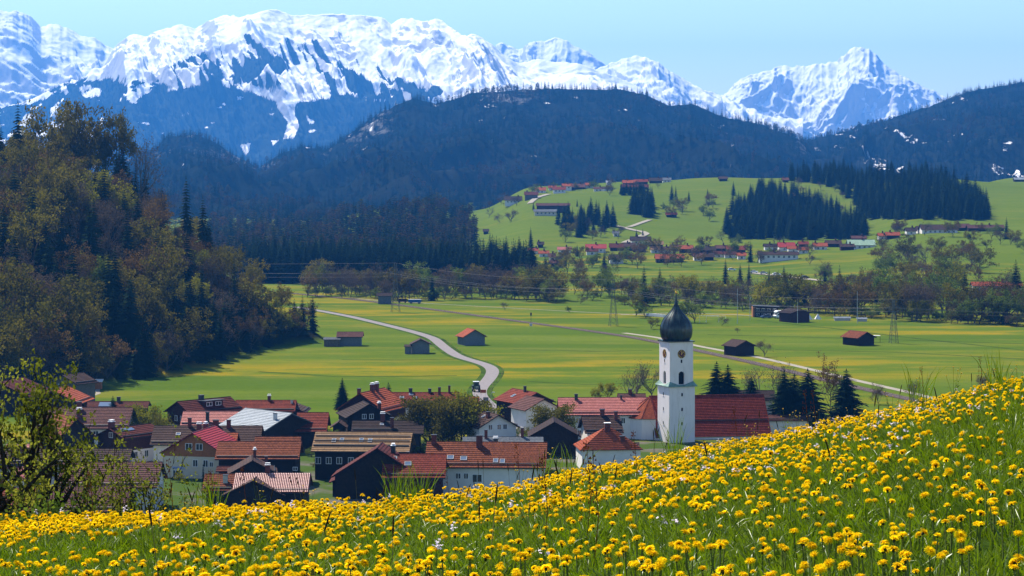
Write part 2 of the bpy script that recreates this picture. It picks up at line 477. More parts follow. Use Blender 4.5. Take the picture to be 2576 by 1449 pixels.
def main_masks(px, py, X, Y, Z, T, r, r2):
    wob = (fbm(X / 160, Y / 160, 4, 5) - .5)
    qx = px + wob * 46; qy = py + (fbm(X / 130, Y / 130, 4, 8) - .5) * 40
    f = pip(qx, qy, FOREST).astype(float)
    st = pip(qx, qy, STREAK)
    gull = .62 * fbm((X + .34 * (Y - 10500)) / 26, Y / 420, 4, 77, .6) + .38 * fbm((X + .25 * (Y - 10500)) / 110, Y / 500, 3, 78)
    f = np.where(st, np.clip((gull - .515 + .085 * np.clip((qy - 160) / 70, -1, 1)) * 13 + .5, 0, 1), f)
    hole = fbm(X / 70, Z / 34, 4, 91)
    f = np.where(pip(qx, qy, FOREST) & (hole > .69) & (qy < 330), .25, f)
    left = (px < 260) & (qy > 215) & (hole > .60); f = np.where(left & (f > .5), .2, f)
    sx = px + wob * 10; sy = py + (fbm(X / 60, Y / 60, 3, 8) - .5) * 8
    for pl in PISTE: f = np.where(pip(sx, sy, pl), 0, f)
    return {'forest': f, 'rock': np.clip((fbm((X + .34 * (Y - 10500)) / 130, Y / 500, 4, 15) - .42) * 2.6, -.3, .8)}  # rock patches; their grey-blue also paints shading onto the upper snow
def rocky(k):
    def fn(px, py, X, Y, Z, T, r, r2):
        return {'forest': np.zeros_like(X), 'rock': np.full_like(X, k) + (fbm(X / 400, Z / 200, 3, 15) - .5) * .8}
    return fn

MTN = {}
MTN['far_right'] = layer('snow_massif_right', [(1500, 330), (1700, 275), (1800, 250), (1825, 235), (1850, 210), (1880, 190), (1920, 180), (1960, 165), (2010, 169), (2060, 162), (2105, 156), (2125, 138), (2145, 124),
    (2165, 120), (2185, 124), (2205, 140), (2225, 165), (2260, 185), (2300, 205), (2350, 226), (2400, 258), (2500, 300), (2700, 330)], 15500, 13300, -60, 520, 240, 330, 560, M_snow, 3, .95, -.55, 1480, 2760, rocky(.45), jag=7, gain=.53, second=.3, stretch=1.5)
MTN['centre_back'] = layer('snow_peak_centre_back', [(1150, 200), (1220, 150), (1250, 112), (1265, 108), (1290, 116), (1305, 126), (1330, 110), (1352, 104), (1370, 104), (1395, 92), (1415, 98), (1430, 106), (1470, 126), (1510, 152), (1600, 215)],
    16000, 14600, 200, 260, 110, 230, 420, M_snow, 14, .9, -.3, 1140, 1640, rocky(.5), jag=4, second=.25, stretch=1.5, gain=.52)
MTN['centre_mid'] = layer('snow_mountain_centre', [(1400, 260), (1500, 172), (1540, 158), (1570, 148), (1600, 142), (1625, 146), (1645, 150), (1680, 175), (1720, 201), (1770, 226), (1820, 248), (1950, 300)],
    14000, 12300, -20, 300, 160, 290, 420, M_snow, 23, 1.0, .5, 1380, 2020, rocky(.35), jag=6, second=.3, stretch=1.5, gain=.52)
MTN['far_left'] = layer('snow_mountain_left', [(-600, 90), (-300, 45), (0, 28), (35, 30), (58, 31), (75, 40), (90, 55), (105, 70), (130, 62), (150, 60), (175, 74), (200, 86), (240, 96), (262, 110), (285, 122), (340, 160), (480, 230)],
    13500, 11600, 40, 440, 210, 330, 520, M_snow, 37, .95, .6, -600, 560, rocky(.4), jag=6, second=.28, stretch=1.6, gain=.52)
MTN['centre_front'] = layer('snow_ridge_centre', [(1080, 215), (1180, 190), (1250, 152), (1310, 158), (1350, 148), (1395, 156), (1450, 158), (1500, 176), (1545, 190), (1600, 215), (1680, 255), (1760, 300)],
    12500, 11200, 60, 300, 130, 110, 200, M_snow, 41, 1.0, -.8, 1060, 1800, rocky(-.3), jag=2, second=.3, stretch=3)
MTN['main'] = layer('snow_mountain_main', [(-600, 330), (-200, 290), (0, 268), (60, 255), (180, 212), (250, 185), (285, 122), (310, 101), (335, 86), (370, 90), (420, 71), (455, 63), (490, 71), (540, 49), (580, 50), (620, 38), (650, 27),
    (690, 25), (720, 29), (740, 40), (760, 36), (800, 38), (850, 35), (880, 40), (920, 40), (960, 43), (985, 58), (1010, 46), (1035, 48), (1060, 58), (1095, 56), (1130, 76), (1160, 96), (1185, 86), (1210, 96), (1240, 114),
    (1270, 140), (1300, 160), (1400, 195), (1500, 212), (1600, 235), (1750, 300), (1950, 420)], 10800, 8300, -60, 1000, 380, 330, 480, M_snow, 61, 1.05, .34, -600, 1980, main_masks, jag=2.5, second=.36, stretch=3.0, gain=.53)

def mid_masks(px, py, X, Y, Z, T, r, r2):
    n = fbm(X / 28, Y / 60, 3, 19); crest = np.clip((T - .62) / .3, 0, 1)
    return {'snow': np.clip((n - .5) * 1.5, -.4, .4) + .10 * crest - .02, 'rock': np.clip((fbm(X / 140, Z / 60, 3, 29) - .55) * 2, 0, .5) * crest + .3}
def mid_masks2(px, py, X, Y, Z, T, r, r2):
    n = fbm(X / 30, Z / 26, 4, 19)
    return {'snow': np.clip((n - .5) * 1.6, -.3, .4) + .17, 'rock': np.zeros_like(X) + .25}
MTN['right'] = layer('forested_hill_right', [(1700, 430), (1900, 380), (2040, 352), (2200, 312), (2350, 262), (2430, 232), (2576, 207), (2750, 180), (3100, 140)], 5400, 2700, -30, 420, 110, 95, 330, M_floor, 83, 1.1, -.5, 1690, 3120, mid_masks2, jag=3, octv=5)
MTN['mid'] = layer('forested_hill_middle', [(-600, 330), (0, 420), (250, 440), (380, 395), (420, 348), (450, 342), (500, 340), (545, 362), (600, 398), (650, 424), (700, 392), (760, 368), (820, 378), (870, 345), (900, 322), (960, 282),
    (1040, 246), (1100, 262), (1180, 238), (1290, 228), (1390, 224), (1480, 226), (1560, 224), (1620, 238), (1690, 268), (1740, 262), (1800, 288), (1900, 314), (2010, 352), (2080, 425), (2140, 475), (2300, 520), (3000, 560)],
    4600, 2250, -8, 640, 170, 85, 300, M_floor, 97, 1.7, .4, -600, 3000, mid_masks, jag=3, octv=5)

# ---- air
def haze(x0, x1, y0, y1, z0, z1, density, color):
    m = MB(); m.box(x0, x1, y0, y1, z0, z1)
    t = NT('haze_air'); v = t.new('ShaderNodeVolumePrincipled')
    v.inputs['Color'].default_value = col(color); v.inputs['Density'].default_value = density; v.inputs['Anisotropy'].default_value = .35
    t.link(v.outputs[0], t.out.inputs['Volume'])
    return tag(m.build('haze', t.mat), 'clear blue spring air filling the valley', 'haze', kind='stuff')
zmax = max(float(np.max(L_['Z'])) for L_ in MTN.values()); zmin = min(float(np.array([v.co.z for v in L_['o'].data.vertices]).min()) for L_ in MTN.values())
haze(-8500, 8500, -60, 18000, min(zmin, -40) - 10, zmax + 30, 6.2e-5, (.06, .34, 1.0))
# ================================================================ VEGETATION PROTOTYPES
M_bark = plain('bark', (.060, .045, .032), .95, .05, var=.4, scale=2.0)
M_barkg = plain('bark_grey', (.11, .095, .08), .95, .05, var=.4, scale=2.0)
M_spruce = leafmat('spruce_needles', (.009, .021, .010), (.019, .033, .012), .14, .3)
M_spruce_v = leafmat('spruce_needles_garden', (.007, .017, .010), (.014, .026, .013), .12, .2)
M_olive = leafmat('leaves_olive', (0.0644, 0.0644, 0.0108), (0.1020, 0.0858, 0.0127), .45, .25)
M_brown = leafmat('buds_red_brown', (0.0823, 0.0521, 0.0218), (0.0966, 0.0655, 0.0218), .4, .22)
M_yellow = leafmat('leaves_yellow_green', (0.1215, 0.1343, 0.0127), (0.1726, 0.1530, 0.0153), .5, .2)
M_greyb = leafmat('twigs_grey_brown', (0.0549, 0.0436, 0.0321), (0.0778, 0.0593, 0.0386), .35, .25)
M_fresh = leafmat('leaves_fresh_green', (0.0603, 0.0952, 0.0170), (0.0952, 0.1215, 0.0204), .5, .2)
M_apple = leafmat('apple_leaves', (.085, .105, .016), (.16, .165, .030), .5, .25, nscale=2.0)

def rot_about(v, axis, ang): return (Matrix.Rotation(ang, 3, axis) @ v)

def conifer_mesh(name, seed, h=20.0, r=3.3, whorls=26, per=8, lod=0, mat=None, ragged=.3, low=.06):
    R = random.Random(seed); V = []; T = []
    def tri(a, b, c):
        i = len(V); V.extend([a, b, c]); T.append((i, i + 1, i + 2))
    for w in range(whorls):
        t = w / (whorls - 1); z = h * (low + (.985 - low) * t ** .92)
        rr = r * (1 - t) ** .72 * (.82 + .18 * math.sin(w * 2.4 + seed)) + .10
        n = max(4, int(per * (1 - .45 * t)))
        for k in range(n):
            a = 2 * math.pi * (k + R.random() * .8) / n + w * .7
            L = rr * (1 - ragged * R.random() ** 1.5); dr = .18 + .22 * R.random() + .15 * (1 - t)
            ca, sa = math.cos(a), math.sin(a)
            def pt(s, side, dz=0.0):
                x = L * s
                zz = z - dr * L * (s ** 1.3) + .10 * L * max(0, s - .75) * 4 * .5 + dz
                return (ca * x - sa * side, sa * x + ca * side, zz)
            if lod:
                wd = .33 * L
                tri(pt(0, 0, .25), pt(.55, wd, -.12 * L), pt(1, 0)); tri(pt(0, 0, .25), pt(1, 0), pt(.55, -wd, -.12 * L))
            else:
                wd = .24 * L + .05
                tri(pt(0, 0, .12), pt(.6, wd, -.07 * L), pt(1, 0)); tri(pt(0, 0, .12), pt(1, 0), pt(.6, -wd, -.07 * L))
                for s0 in (.30, .55, .80):
                    for sg in (-1, 1):
                        ln = (.42 - .20 * s0) * L * (.7 + .6 * R.random())
                        tri(pt(s0 - .12, sg * .02 * L), pt(s0 + .12, sg * .05 * L), pt(s0 + .24, sg * ln, -.16 * ln - .08 * R.random() * L))
    tri((.12, 0, h * .95), (-.12, .02, h * .95), (0, 0, h * 1.01)); tri((0, .12, h * .95), (0, -.12, h * .95), (0, 0, h * 1.01))
    return new_mesh(name, V, np.array(T), [mat or M_spruce])

def trunk_mesh(name, h, r, mat=None, n=6):
    m = MB(); m.tube([(0, 0, -.6), (0, 0, h * .1), (.05, 0, h * .5), (0, 0, h)], [r * 1.25, r, r * .6, r * .08], n)
    return m.mesh(name, mat or M_bark)

def decid_meshes(name, seed, h=18.0, leafmat_=None, bark=None, spread=.55, limbs=6, sub=4, twigs=3, leaves=16, lsize=.42, trunk_h=.30, up=.35, cl=.8, twig_w=.05, lean=0.0, stems=1, first=.55, rad=.017):
    """returns (trunk mesh, crown mesh); limbs fork three times, the leaves sit in clumps round the twig ends"""
    R = random.Random(seed); wood = MB(); V = []; T = []; MI = []
    tips = []
    def vec(): return Vector((R.gauss(0, 1), R.gauss(0, 1), R.gauss(0, 1))).normalized()
    def strip(a, b, w):
        d = (b - a); s = d.cross(vec()).normalized() * w; i = len(V)
        V.extend([tuple(a - s), tuple(a + s), tuple(b)]); T.append((i, i + 1, i + 2)); MI.append(0)
    def grow(p, d, L, r, depth):
        pts = [p]; q = p.copy(); dd = d.copy()
        for i in range(3):
            dd = (dd + vec() * .22 + Vector((0, 0, up * .25))).normalized(); q = q + dd * (L / 3); pts.append(q.copy())
        if depth <= (2 if rad > .02 else 1): wood.tube(pts, [r, r * .85, r * .7, r * .5], 5 if depth == 0 else 4, False)
        else:
            for i in range(3): strip(pts[i], pts[i + 1] + (pts[i + 1] - pts[i]) * .1, max(twig_w * (1.6 - .3 * depth), r * .6))
        if depth == 3: tips.append(pts[3]); tips.append(pts[2]); return
        n = (limbs, sub, twigs)[depth]
        for k in range(n):
            t = .45 + .55 * (k + R.random() * .6) / n if depth else first + (1 - first) * (k + R.random() * .5) / n
            s = min(2.999, t * 3); i = int(s); b = pts[i].lerp(pts[i + 1], s - i)
            ax = dd.cross(vec()).normalized(); ang = math.radians(R.uniform(28, 62) * (1.0 if depth else spread / .55))
            nd = rot_about(dd, ax, ang); nd = (nd + Vector((0, 0, .12))).normalized()
            grow(b, nd, L * (R.uniform(.55, .8) if depth else R.uniform(.85, 1.25)) * (.9 if depth else 1), r * (.55 if depth == 0 else .5), depth + 1)
    for st in range(stems):
        d0 = Vector((R.gauss(0, .12) + lean, R.gauss(0, .12), 1)) if stems == 1 else Vector((R.gauss(0, .5), R.gauss(0, .5), 1))
        grow(Vector((R.gauss(0, .1) * (stems > 1), R.gauss(0, .1) * (stems > 1), -.5)), d0.normalized(), h * trunk_h, h * rad if stems == 1 else h * .010, 0)
    zm = max(p.z for p in tips); s = h / zm
    A = np.array([tuple(p) for p in tips]); rng = np.random.default_rng(seed)
    n = len(A) * leaves
    if n:
        c = np.repeat(A, leaves, 0) + rng.normal(0, cl, (n, 3)) * np.array([1, 1, .75])
        u = rng.normal(size=(n, 3)); u /= np.linalg.norm(u, axis=1)[:, None]
        w = rng.normal(size=(n, 3)); w = np.cross(u, w); w /= np.linalg.norm(w, axis=1)[:, None]
        sz = lsize * rng.uniform(.5, 1.2, (n, 1))
        lv = np.stack([c - u * sz * .5, c + w * sz * .34, c + u * sz * .5, c - w * sz * .34], 1).reshape(-1, 3)
        k = np.arange(n) * 4
        lt = np.concatenate([np.stack([k, k + 1, k + 2], 1), np.stack([k, k + 2, k + 3], 1)])
    else: lv = np.zeros((0, 3)); lt = np.zeros((0, 3), int)
    tv = np.array(V).reshape(-1, 3)
    allv = np.concatenate([tv, lv]) * s; allf = np.concatenate([np.array(T).reshape(-1, 3), lt + len(tv)]).astype(int)
    crown = new_mesh(name + '_crown', allv, allf, [bark or M_bark, leafmat_ or M_olive], MI + [1] * len(lt))
    wood.v = [(x * s, y * s, z * s) for x, y, z in wood.v]
    return wood.mesh(name + '_trunk', bark or M_bark), crown

def blob_mesh(name, seed, h=16.0, r=4.0, n=90, size=1.5, mat=None, bark=None):
    """far-off broadleaf tree: scattered leaf clumps through the crown and a thin stem"""
    rng = np.random.default_rng(seed)
    ph = rng.uniform(0, 2 * math.pi, n); ct = rng.uniform(-.8, 1, n); rad = rng.uniform(.35, 1, n) ** .5
    lump = .75 + .35 * np.sin(ph * 2 + seed) * np.cos(ct * 3 + seed)
    c = np.stack([r * rad * lump * np.sqrt(1 - ct * ct) * np.cos(ph), r * rad * lump * np.sqrt(1 - ct * ct) * np.sin(ph), h * .62 + h * .36 * rad * ct], 1)
    u = rng.normal(size=(n, 3)); u /= np.linalg.norm(u, axis=1)[:, None]
    w = np.cross(u, rng.normal(size=(n, 3))); w /= np.linalg.norm(w, axis=1)[:, None]
    s = size * rng.uniform(.6, 1.3, (n, 1))
    V = np.stack([c - u * s * .6, c + w * s * .5, c + u * s * .6], 1).reshape(-1, 3); Tt = np.arange(3 * n).reshape(-1, 3)
    st = np.array([(-.2, 0, -.5), (.2, 0, -.5), (0, 0, h * .75), (0, -.2, -.5), (0, .2, -.5), (0, 0, h * .75)])
    return new_mesh(name, np.concatenate([V, st]), np.concatenate([Tt, np.arange(6).reshape(-1, 3) + 3 * n]), [mat or M_olive, bark or M_bark], [0] * n + [1, 1])

# --- prototypes as (trunk mesh, crown mesh, height)
PROTO = {}
PROTO['spruce'] = [(trunk_mesh('spruce_trunk', 18, .24), conifer_mesh('spruce_crown_%d' % i, 100 + i, 20, [4.6, 4.0, 5.2, 4.3][i], 27, 11, ragged=.22), 20.0) for i in range(4)]
PROTO['garden_spruce'] = [(trunk_mesh('spruce_trunk', 11, .2), conifer_mesh('spruce_crown_g%d' % i, 300 + i, 13, [4.1, 3.6, 4.4, 3.8, 3.5][i], 32, 13, mat=M_spruce_v, ragged=.35), 13.0) for i in range(5)]
def dset(key, mat, bark, seeds, **kw): PROTO[key] = [decid_meshes('%s_%d' % (key, s), s, 18.0, mat, bark, **kw) + (18.0,) for s in seeds]
dset('olive', M_olive, M_bark, (1, 2, 3), leaves=17, lsize=.85, cl=.75, up=.6, spread=.62, trunk_h=.46, first=.14, limbs=10, sub=3)
dset('brown', M_brown, M_bark, (11, 12, 13), leaves=15, lsize=.75, cl=.75, up=.6, spread=.62, trunk_h=.46, first=.16, limbs=10, sub=3)
dset('yellow', M_yellow, M_bark, (21, 22), leaves=17, lsize=.80, cl=.75, up=.6, spread=.62, trunk_h=.42, first=.10, limbs=10, sub=3)
dset('grey', M_greyb, M_barkg, (31, 32, 33), leaves=10, lsize=.60, cl=.8, twig_w=.09, up=.7, spread=.60, trunk_h=.46, first=.12, limbs=10, sub=4)
dset('fresh', M_fresh, M_bark, (41, 42), leaves=17, lsize=.80, cl=.75, up=.6, spread=.62, trunk_h=.42, first=.10, limbs=10, sub=3)
dset('bare', M_greyb, M_barkg, (51, 52), leaves=2, lsize=.35, cl=.8, twig_w=.10, limbs=7, sub=5, twigs=4)

dset('full_olive', M_olive, M_bark, (61, 62), leaves=30, lsize=.70, cl=.85, up=.5, spread=.75, trunk_h=.40, first=.06, limbs=11, sub=4)
dset('full_yellow', M_yellow, M_bark, (63, 64), leaves=30, lsize=.70, cl=.85, up=.5, spread=.75, trunk_h=.40, first=.06, limbs=11, sub=4)
NAMES = {'full_olive': 'leafing_tree', 'full_yellow': 'leafing_tree', 'spruce': 'spruce_tree', 'garden_spruce': 'spruce_tree', 'olive': 'beech_tree', 'brown': 'budding_tree', 'yellow': 'leafing_tree', 'grey': 'bare_tree', 'fresh': 'leafing_tree', 'bare': 'bare_tree'}
_tn = [0]
def tree(kind, x, y, z, h, label, group=None, cat='tree', rz=None, wide=1.0, variant=None):
    i = _tn[0]; _tn[0] += 1
    pr = PROTO[kind][(i * 7 + i // 3) % len(PROTO[kind]) if variant is None else variant]
    s = h / pr[2]
    t = thing(NAMES[kind], label, cat, (x, y, z), (i * 2.399) % 6.28 if rz is None else rz, group)
    t.scale = (s * wide, s * wide, s)
    obj('trunk', pr[0], t); obj('crown', pr[1], t)
    return t

# --- masses of far-off trees: one object each, trees set on its points
def scatter(name, pts, scl, meshes, label, cat=None, idx=None, rot=None, tilt=None, zs=None, kind='stuff'):
    n = len(pts); rng = np.random.default_rng(n)
    me = bpy.data.meshes.new(name); me.vertices.add(n); me.vertices.foreach_set('co', np.asarray(pts, np.float32).ravel())
    a = me.attributes.new('sc', 'FLOAT_VECTOR', 'POINT')
    sv = np.asarray(scl, np.float32); wv = np.ones(n) if zs is None else rng.uniform(zs[0], zs[1], n)
    sv = np.stack([sv * wv, sv * wv, sv], 1)
    a.data.foreach_set('vector', sv.astype(np.float32).ravel())
    a = me.attributes.new('ro', 'FLOAT_VECTOR', 'POINT'); rz = rng.uniform(0, 6.283, n) if rot is None else rot
    tl = np.zeros((n, 2)) if tilt is None else tilt
    a.data.foreach_set('vector', np.stack([tl[:, 0], tl[:, 1], rz], 1).astype(np.float32).ravel())
    a = me.attributes.new('ix', 'INT', 'POINT'); a.data.foreach_set('value', (rng.integers(0, len(meshes), n) if idx is None else np.asarray(idx)).astype(np.int32))
    o = obj(name, me); tag(o, label, cat, kind=kind)
    g = bpy.data.node_groups.new(name, 'GeometryNodeTree')
    g.interface.new_socket('Geometry', in_out='INPUT', socket_type='NodeSocketGeometry'); g.interface.new_socket('Geometry', in_out='OUTPUT', socket_type='NodeSocketGeometry')
    N = g.nodes; gi = N.new('NodeGroupInput'); go = N.new('NodeGroupOutput'); join = N.new('GeometryNodeJoinGeometry')
    def named(nm, ty):
        k = N.new('GeometryNodeInputNamedAttribute'); k.data_type = ty; k.inputs[0].default_value = nm; return k.outputs[0]
    s_, r_, i_ = named('sc', 'FLOAT_VECTOR'), named('ro', 'FLOAT_VECTOR'), named('ix', 'INT')
    for k, m in enumerate(meshes):
        po = bpy.data.objects.new(name + '_piece', m)
        oi = N.new('GeometryNodeObjectInfo'); oi.inputs[0].default_value = po; oi.inputs[1].default_value = True
        cmp_ = N.new('FunctionNodeCompare'); cmp_.data_type = 'INT'; cmp_.operation = 'EQUAL'; cmp_.inputs[3].default_value = k; g.links.new(i_, cmp_.inputs[2])
        ip = N.new('GeometryNodeInstanceOnPoints'); g.links.new(gi.outputs[0], ip.inputs['Points']); g.links.new(cmp_.outputs[0], ip.inputs['Selection'])
        g.links.new(oi.outputs['Geometry'], ip.inputs['Instance']); g.links.new(s_, ip.inputs['Scale'])
        er = N.new('FunctionNodeEulerToRotation'); g.links.new(r_, er.inputs[0]); g.links.new(er.outputs[0], ip.inputs['Rotation'])
        g.links.new(ip.outputs[0], join.inputs[0])
    g.links.new(join.outputs[0], go.inputs[0])
    md = o.modifiers.new('scatter', 'NODES'); md.node_group = g
    return o

M_fspruce = leafmat('far_spruce_needles', (.006, .014, .008), (.012, .022, .010), .1, .3)
FAR_CON = [conifer_mesh('far_spruce_%d' % i, 500 + i, 20, [4.6, 4.0, 5.2][i], 13, 8, 1, mat=M_fspruce) for i in range(3)]
M_far1 = leafmat('far_buds_brown', (.045, .028, .014), (.058, .036, .014), .3, .2); M_far2 = leafmat('far_leaves_olive', (.032, .034, .010), (.045, .042, .011), .3, .2); M_far3 = leafmat('far_twigs_grey', (.026, .022, .016), (.036, .029, .018), .3, .2)
FAR_DEC = [blob_mesh('far_tree_%d' % i, 600 + i, 16, 4.2, 90, 1.7, [M_far1, M_far2, M_far3][i]) for i in range(3)]

def on_layer(L, n, rng, keep, tmin=0.0, tmax=1.0):
    nv, nu = L['X'].shape
    i = rng.uniform(0, nv - 1.001, n * 4); j = rng.uniform(0, nu - 1.001, n * 4)
    ii = i.astype(int); jj = j.astype(int); fi = i - ii; fj = j - jj
    def s(A): return (A[ii, jj] * (1 - fj) + A[ii, jj + 1] * fj) * (1 - fi) + (A[ii + 1, jj] * (1 - fj) + A[ii + 1, jj + 1] * fj) * fi
    X, Y, Z, T, px = s(L['X']), s(L['Y']), s(L['Z']), s(L['T']), s(L['px'])
    at = {k: s(v) for k, v in L['attrs'].items()}
    ok = (T >= tmin) & (T <= tmax) & (px > -120) & (px < 2700) & keep(X, Y, Z, T, px, at)
    k = np.nonzero(ok)[0][:n]
    return np.stack([X, Y, Z], 1)[k], T[k], px[k]
rng = np.random.default_rng(5)
# middle wooded hill
p, T_, px_ = on_layer(MTN['mid'], 17000, rng, lambda X, Y, Z, T, px, at: (rng.random(len(X)) > np.clip((at['snow'] - .40) * 2.5, 0, .8)) & (px > 330) & (px < 2250))
mixn = fbm(p[:, 0] / 130, p[:, 2] / 60 + p[:, 1] / 400, 4, 3) + .10 * rng.normal(size=len(p)) - .13 * np.clip((T_ - .55) * 3, 0, 1)
p2, T2, px2 = on_layer(MTN['mid'], 3500, rng, lambda X, Y, Z, T, px, at: (px > 330) & (px < 2250), .90, 1.0)
mixn = np.concatenate([mixn, np.full(len(p2), .3)]); p = np.concatenate([p, p2])
ix = np.where(mixn > .60, 3 + rng.integers(0, 3, len(p)), rng.integers(0, 3, len(p)))
scatter('hill_forest', p - np.array([0, 0, 1.0]), rng.uniform(.55, 1.05, len(p)), FAR_CON + FAR_DEC, 'dark mixed forest covering the middle hill below the snow peaks', 'forest', idx=ix)
p, T_, px_ = on_layer(MTN['right'], 8000, rng, lambda X, Y, Z, T, px, at: (rng.random(len(X)) > np.clip((at['snow'] - .36) * 3, 0, .85)) & (px > 1980))
mixn = fbm(p[:, 0] / 130, p[:, 2] / 60, 4, 7) + .10 * rng.normal(size=len(p)) - .05
ix = np.where(mixn > .60, 3 + rng.integers(0, 3, len(p)), rng.integers(0, 3, len(p)))
scatter('hill_forest', p - np.array([0, 0, 1.0]), rng.uniform(.55, 1.05, len(p)), FAR_CON + FAR_DEC, 'snow-flecked forest on the hill at the right edge', 'forest', idx=ix)
p, T_, px_ = on_layer(MTN['main'], 15000, rng, lambda X, Y, Z, T, px, at: (at['forest'] > .5) & (px < 1150))
scatter('mountain_forest', p - np.array([0, 0, 1.5]), rng.uniform(.6, 1.2, len(p)), FAR_CON, 'hazy blue forest on the lower slopes of the snow mountain', 'forest')
# ================================================================ HOUSES
def roof_material(name, a, b, moss=.0, rough=.75, tile=(.5, .58), spec=.06, blotch=1.0):
    t = NT(name); uv = t.new('ShaderNodeUVMap').outputs[0]
    br = t.new('ShaderNodeTexBrick'); t.link(uv, br.inputs['Vector']); br.offset = .5
    br.inputs['Scale'].default_value = 1.0; br.inputs['Brick Width'].default_value = tile[0]; br.inputs['Row Height'].default_value = tile[1]
    br.inputs['Mortar Size'].default_value = .035; br.inputs['Color1'].default_value = col(a); br.inputs['Color2'].default_value = col(b)
    br.inputs['Mortar'].default_value = col(tuple(x * .45 for x in a)); br.inputs['Bias'].default_value = -.1
    n = t.noise(t.coords('Object'), .35, 5, .65); n2 = t.noise(t.coords('Object', (1, 1, .3)), 2.2, 4, .7)
    dark = tuple(x * .45 for x in a)
    c = t.mix(t.math('MULTIPLY', t.ramp(n, .45, .75), .65 * blotch), br.outputs[0], dark)
    c = t.mix(t.math('MULTIPLY', t.ramp(n2, .48, .72), .55), c, tuple(min(1, x * 1.7) for x in b))
    return t.done(t.principled(c, rough, spec, 0, t.bump(br.outputs[1], .4, .03)))
RM = {
 'red': roof_material('roof_red', (0.1425, 0.0240, 0.0124), (0.1781, 0.0330, 0.0158)),
 'darkred': roof_material('roof_dark_red', (0.0698, 0.0146, 0.0105), (0.0931, 0.0202, 0.0131)),
 'brightred': roof_material('roof_bright_red', (0.2640, 0.0144, 0.0128), (0.3040, 0.0200, 0.0160), blotch=.3, rough=.5, spec=.15),
 'orange': roof_material('roof_orange', (0.2508, 0.0544, 0.0210), (0.3040, 0.0736, 0.0300)),
 'orangebrown': roof_material('roof_orange_brown', (0.1235, 0.0322, 0.0127), (0.1852, 0.0520, 0.0195)),
 'pink': roof_material('roof_pink_red', (0.3060, 0.0850, 0.0723), (0.3740, 0.1190, 0.0978), blotch=.4, rough=.6, spec=.15),
 'brown': roof_material('roof_brown', (0.0450, 0.0252, 0.0204), (0.0630, 0.0348, 0.0270)),
 'darkbrown': roof_material('roof_dark_brown', (0.0273, 0.0169, 0.0156), (0.0390, 0.0234, 0.0208)),
 'tan': roof_material('roof_tan', (0.1944, 0.1188, 0.0612), (0.2232, 0.1368, 0.0720), tile=(2.5, 1.6), blotch=.5),
 'mauve': roof_material('roof_mauve', (0.0855, 0.0360, 0.0306), (0.1083, 0.0456, 0.0382)),
 'greysheet': roof_material('roof_grey_sheet', (.20, .235, .27), (.24, .275, .31), tile=(.8, 3.0), rough=.5, spec=.25, blotch=.5),
 'slate': roof_material('roof_blue_grey', (.10, .115, .135), (.13, .145, .165), tile=(2.0, 1.5)),
 'green': roof_material('roof_pale_green', (.22, .33, .24), (.26, .37, .28), tile=(1.0, 2.0), blotch=.3),
}
WM = {
 'white': plain('plaster_white', (.72, .69, .66), .9, .1, var=.06, scale=.7),
 'cream': plain('plaster_cream', (.66, .58, .44), .9, .1, var=.06, scale=.7),
 'grey': plain('plaster_grey', (.42, .42, .42), .9, .1, var=.1, scale=.7),
 'wood': plain('timber_dark', (.024, .016, .013), .9, .1, var=.35, scale=3),
 'redwood': plain('timber_red_brown', (.050, .020, .016), .9, .1, var=.3, scale=3),
 'orangewood': plain('timber_orange', (.32, .125, .045), .8, .15, var=.2, scale=3),
 'greywood': plain('timber_weathered_grey', (.12, .105, .09), .9, .1, var=.3, scale=3),
 'bluegrey': plain('timber_blue_grey', (.13, .145, .16), .9, .1, var=.2, scale=3),
}
M_brick = plain('chimney_brick', (.12, .040, .030), .9, .1, var=.3, scale=4)
M_white = plain('white_paint', (.78, .78, .79), .6, .3, var=.05)
M_glass = NT('window_glass'); M_glass = M_glass.done(M_glass.principled((.02, .026, .035), .08, .6))
M_metal = plain('galvanised_metal', (.45, .47, .50), .45, .5, .6, var=.15)
M_darkmetal = plain('dark_metal', (.03, .032, .035), .5, .4, .3, var=.2)
M_skyframe = plain('skylight_frame', (.24, .25, .27), .5, .3)
M_skyl = NT('skylight_glass'); M_skyl = M_skyl.done(M_skyl.principled((.09, .13, .20), .15, .6))

def window_parts(parent, x, y, z, nx, ny, w, h, name='window', fm=None, mull=True):
    """a framed window on the wall point (x, y, z) whose outward normal is (nx, ny)"""
    fm = fm or M_white; rz = math.atan2(ny, nx) + math.pi / 2; b = .09
    m = MB(); m.box(-w / 2 - b, w / 2 + b, -.05, .03, -h / 2 - b, -h / 2); m.box(-w / 2 - b, w / 2 + b, -.05, .03, h / 2, h / 2 + b)
    m.box(-w / 2 - b, -w / 2, -.05, .03, -h / 2, h / 2); m.box(w / 2, w / 2 + b, -.05, .03, -h / 2, h / 2)
    if mull: m.box(-.045, .045, -.04, .03, -h / 2, h / 2)
    o = m.build(name, fm, parent); o.location = (x, y, z); o.rotation_euler = (0, 0, rz)
    g = MB(); g.box(-w / 2 + .001, w / 2 - .001, -.015, .02, -h / 2 + .001, h / 2 - .001); g.build('pane', M_glass, o)
    return o

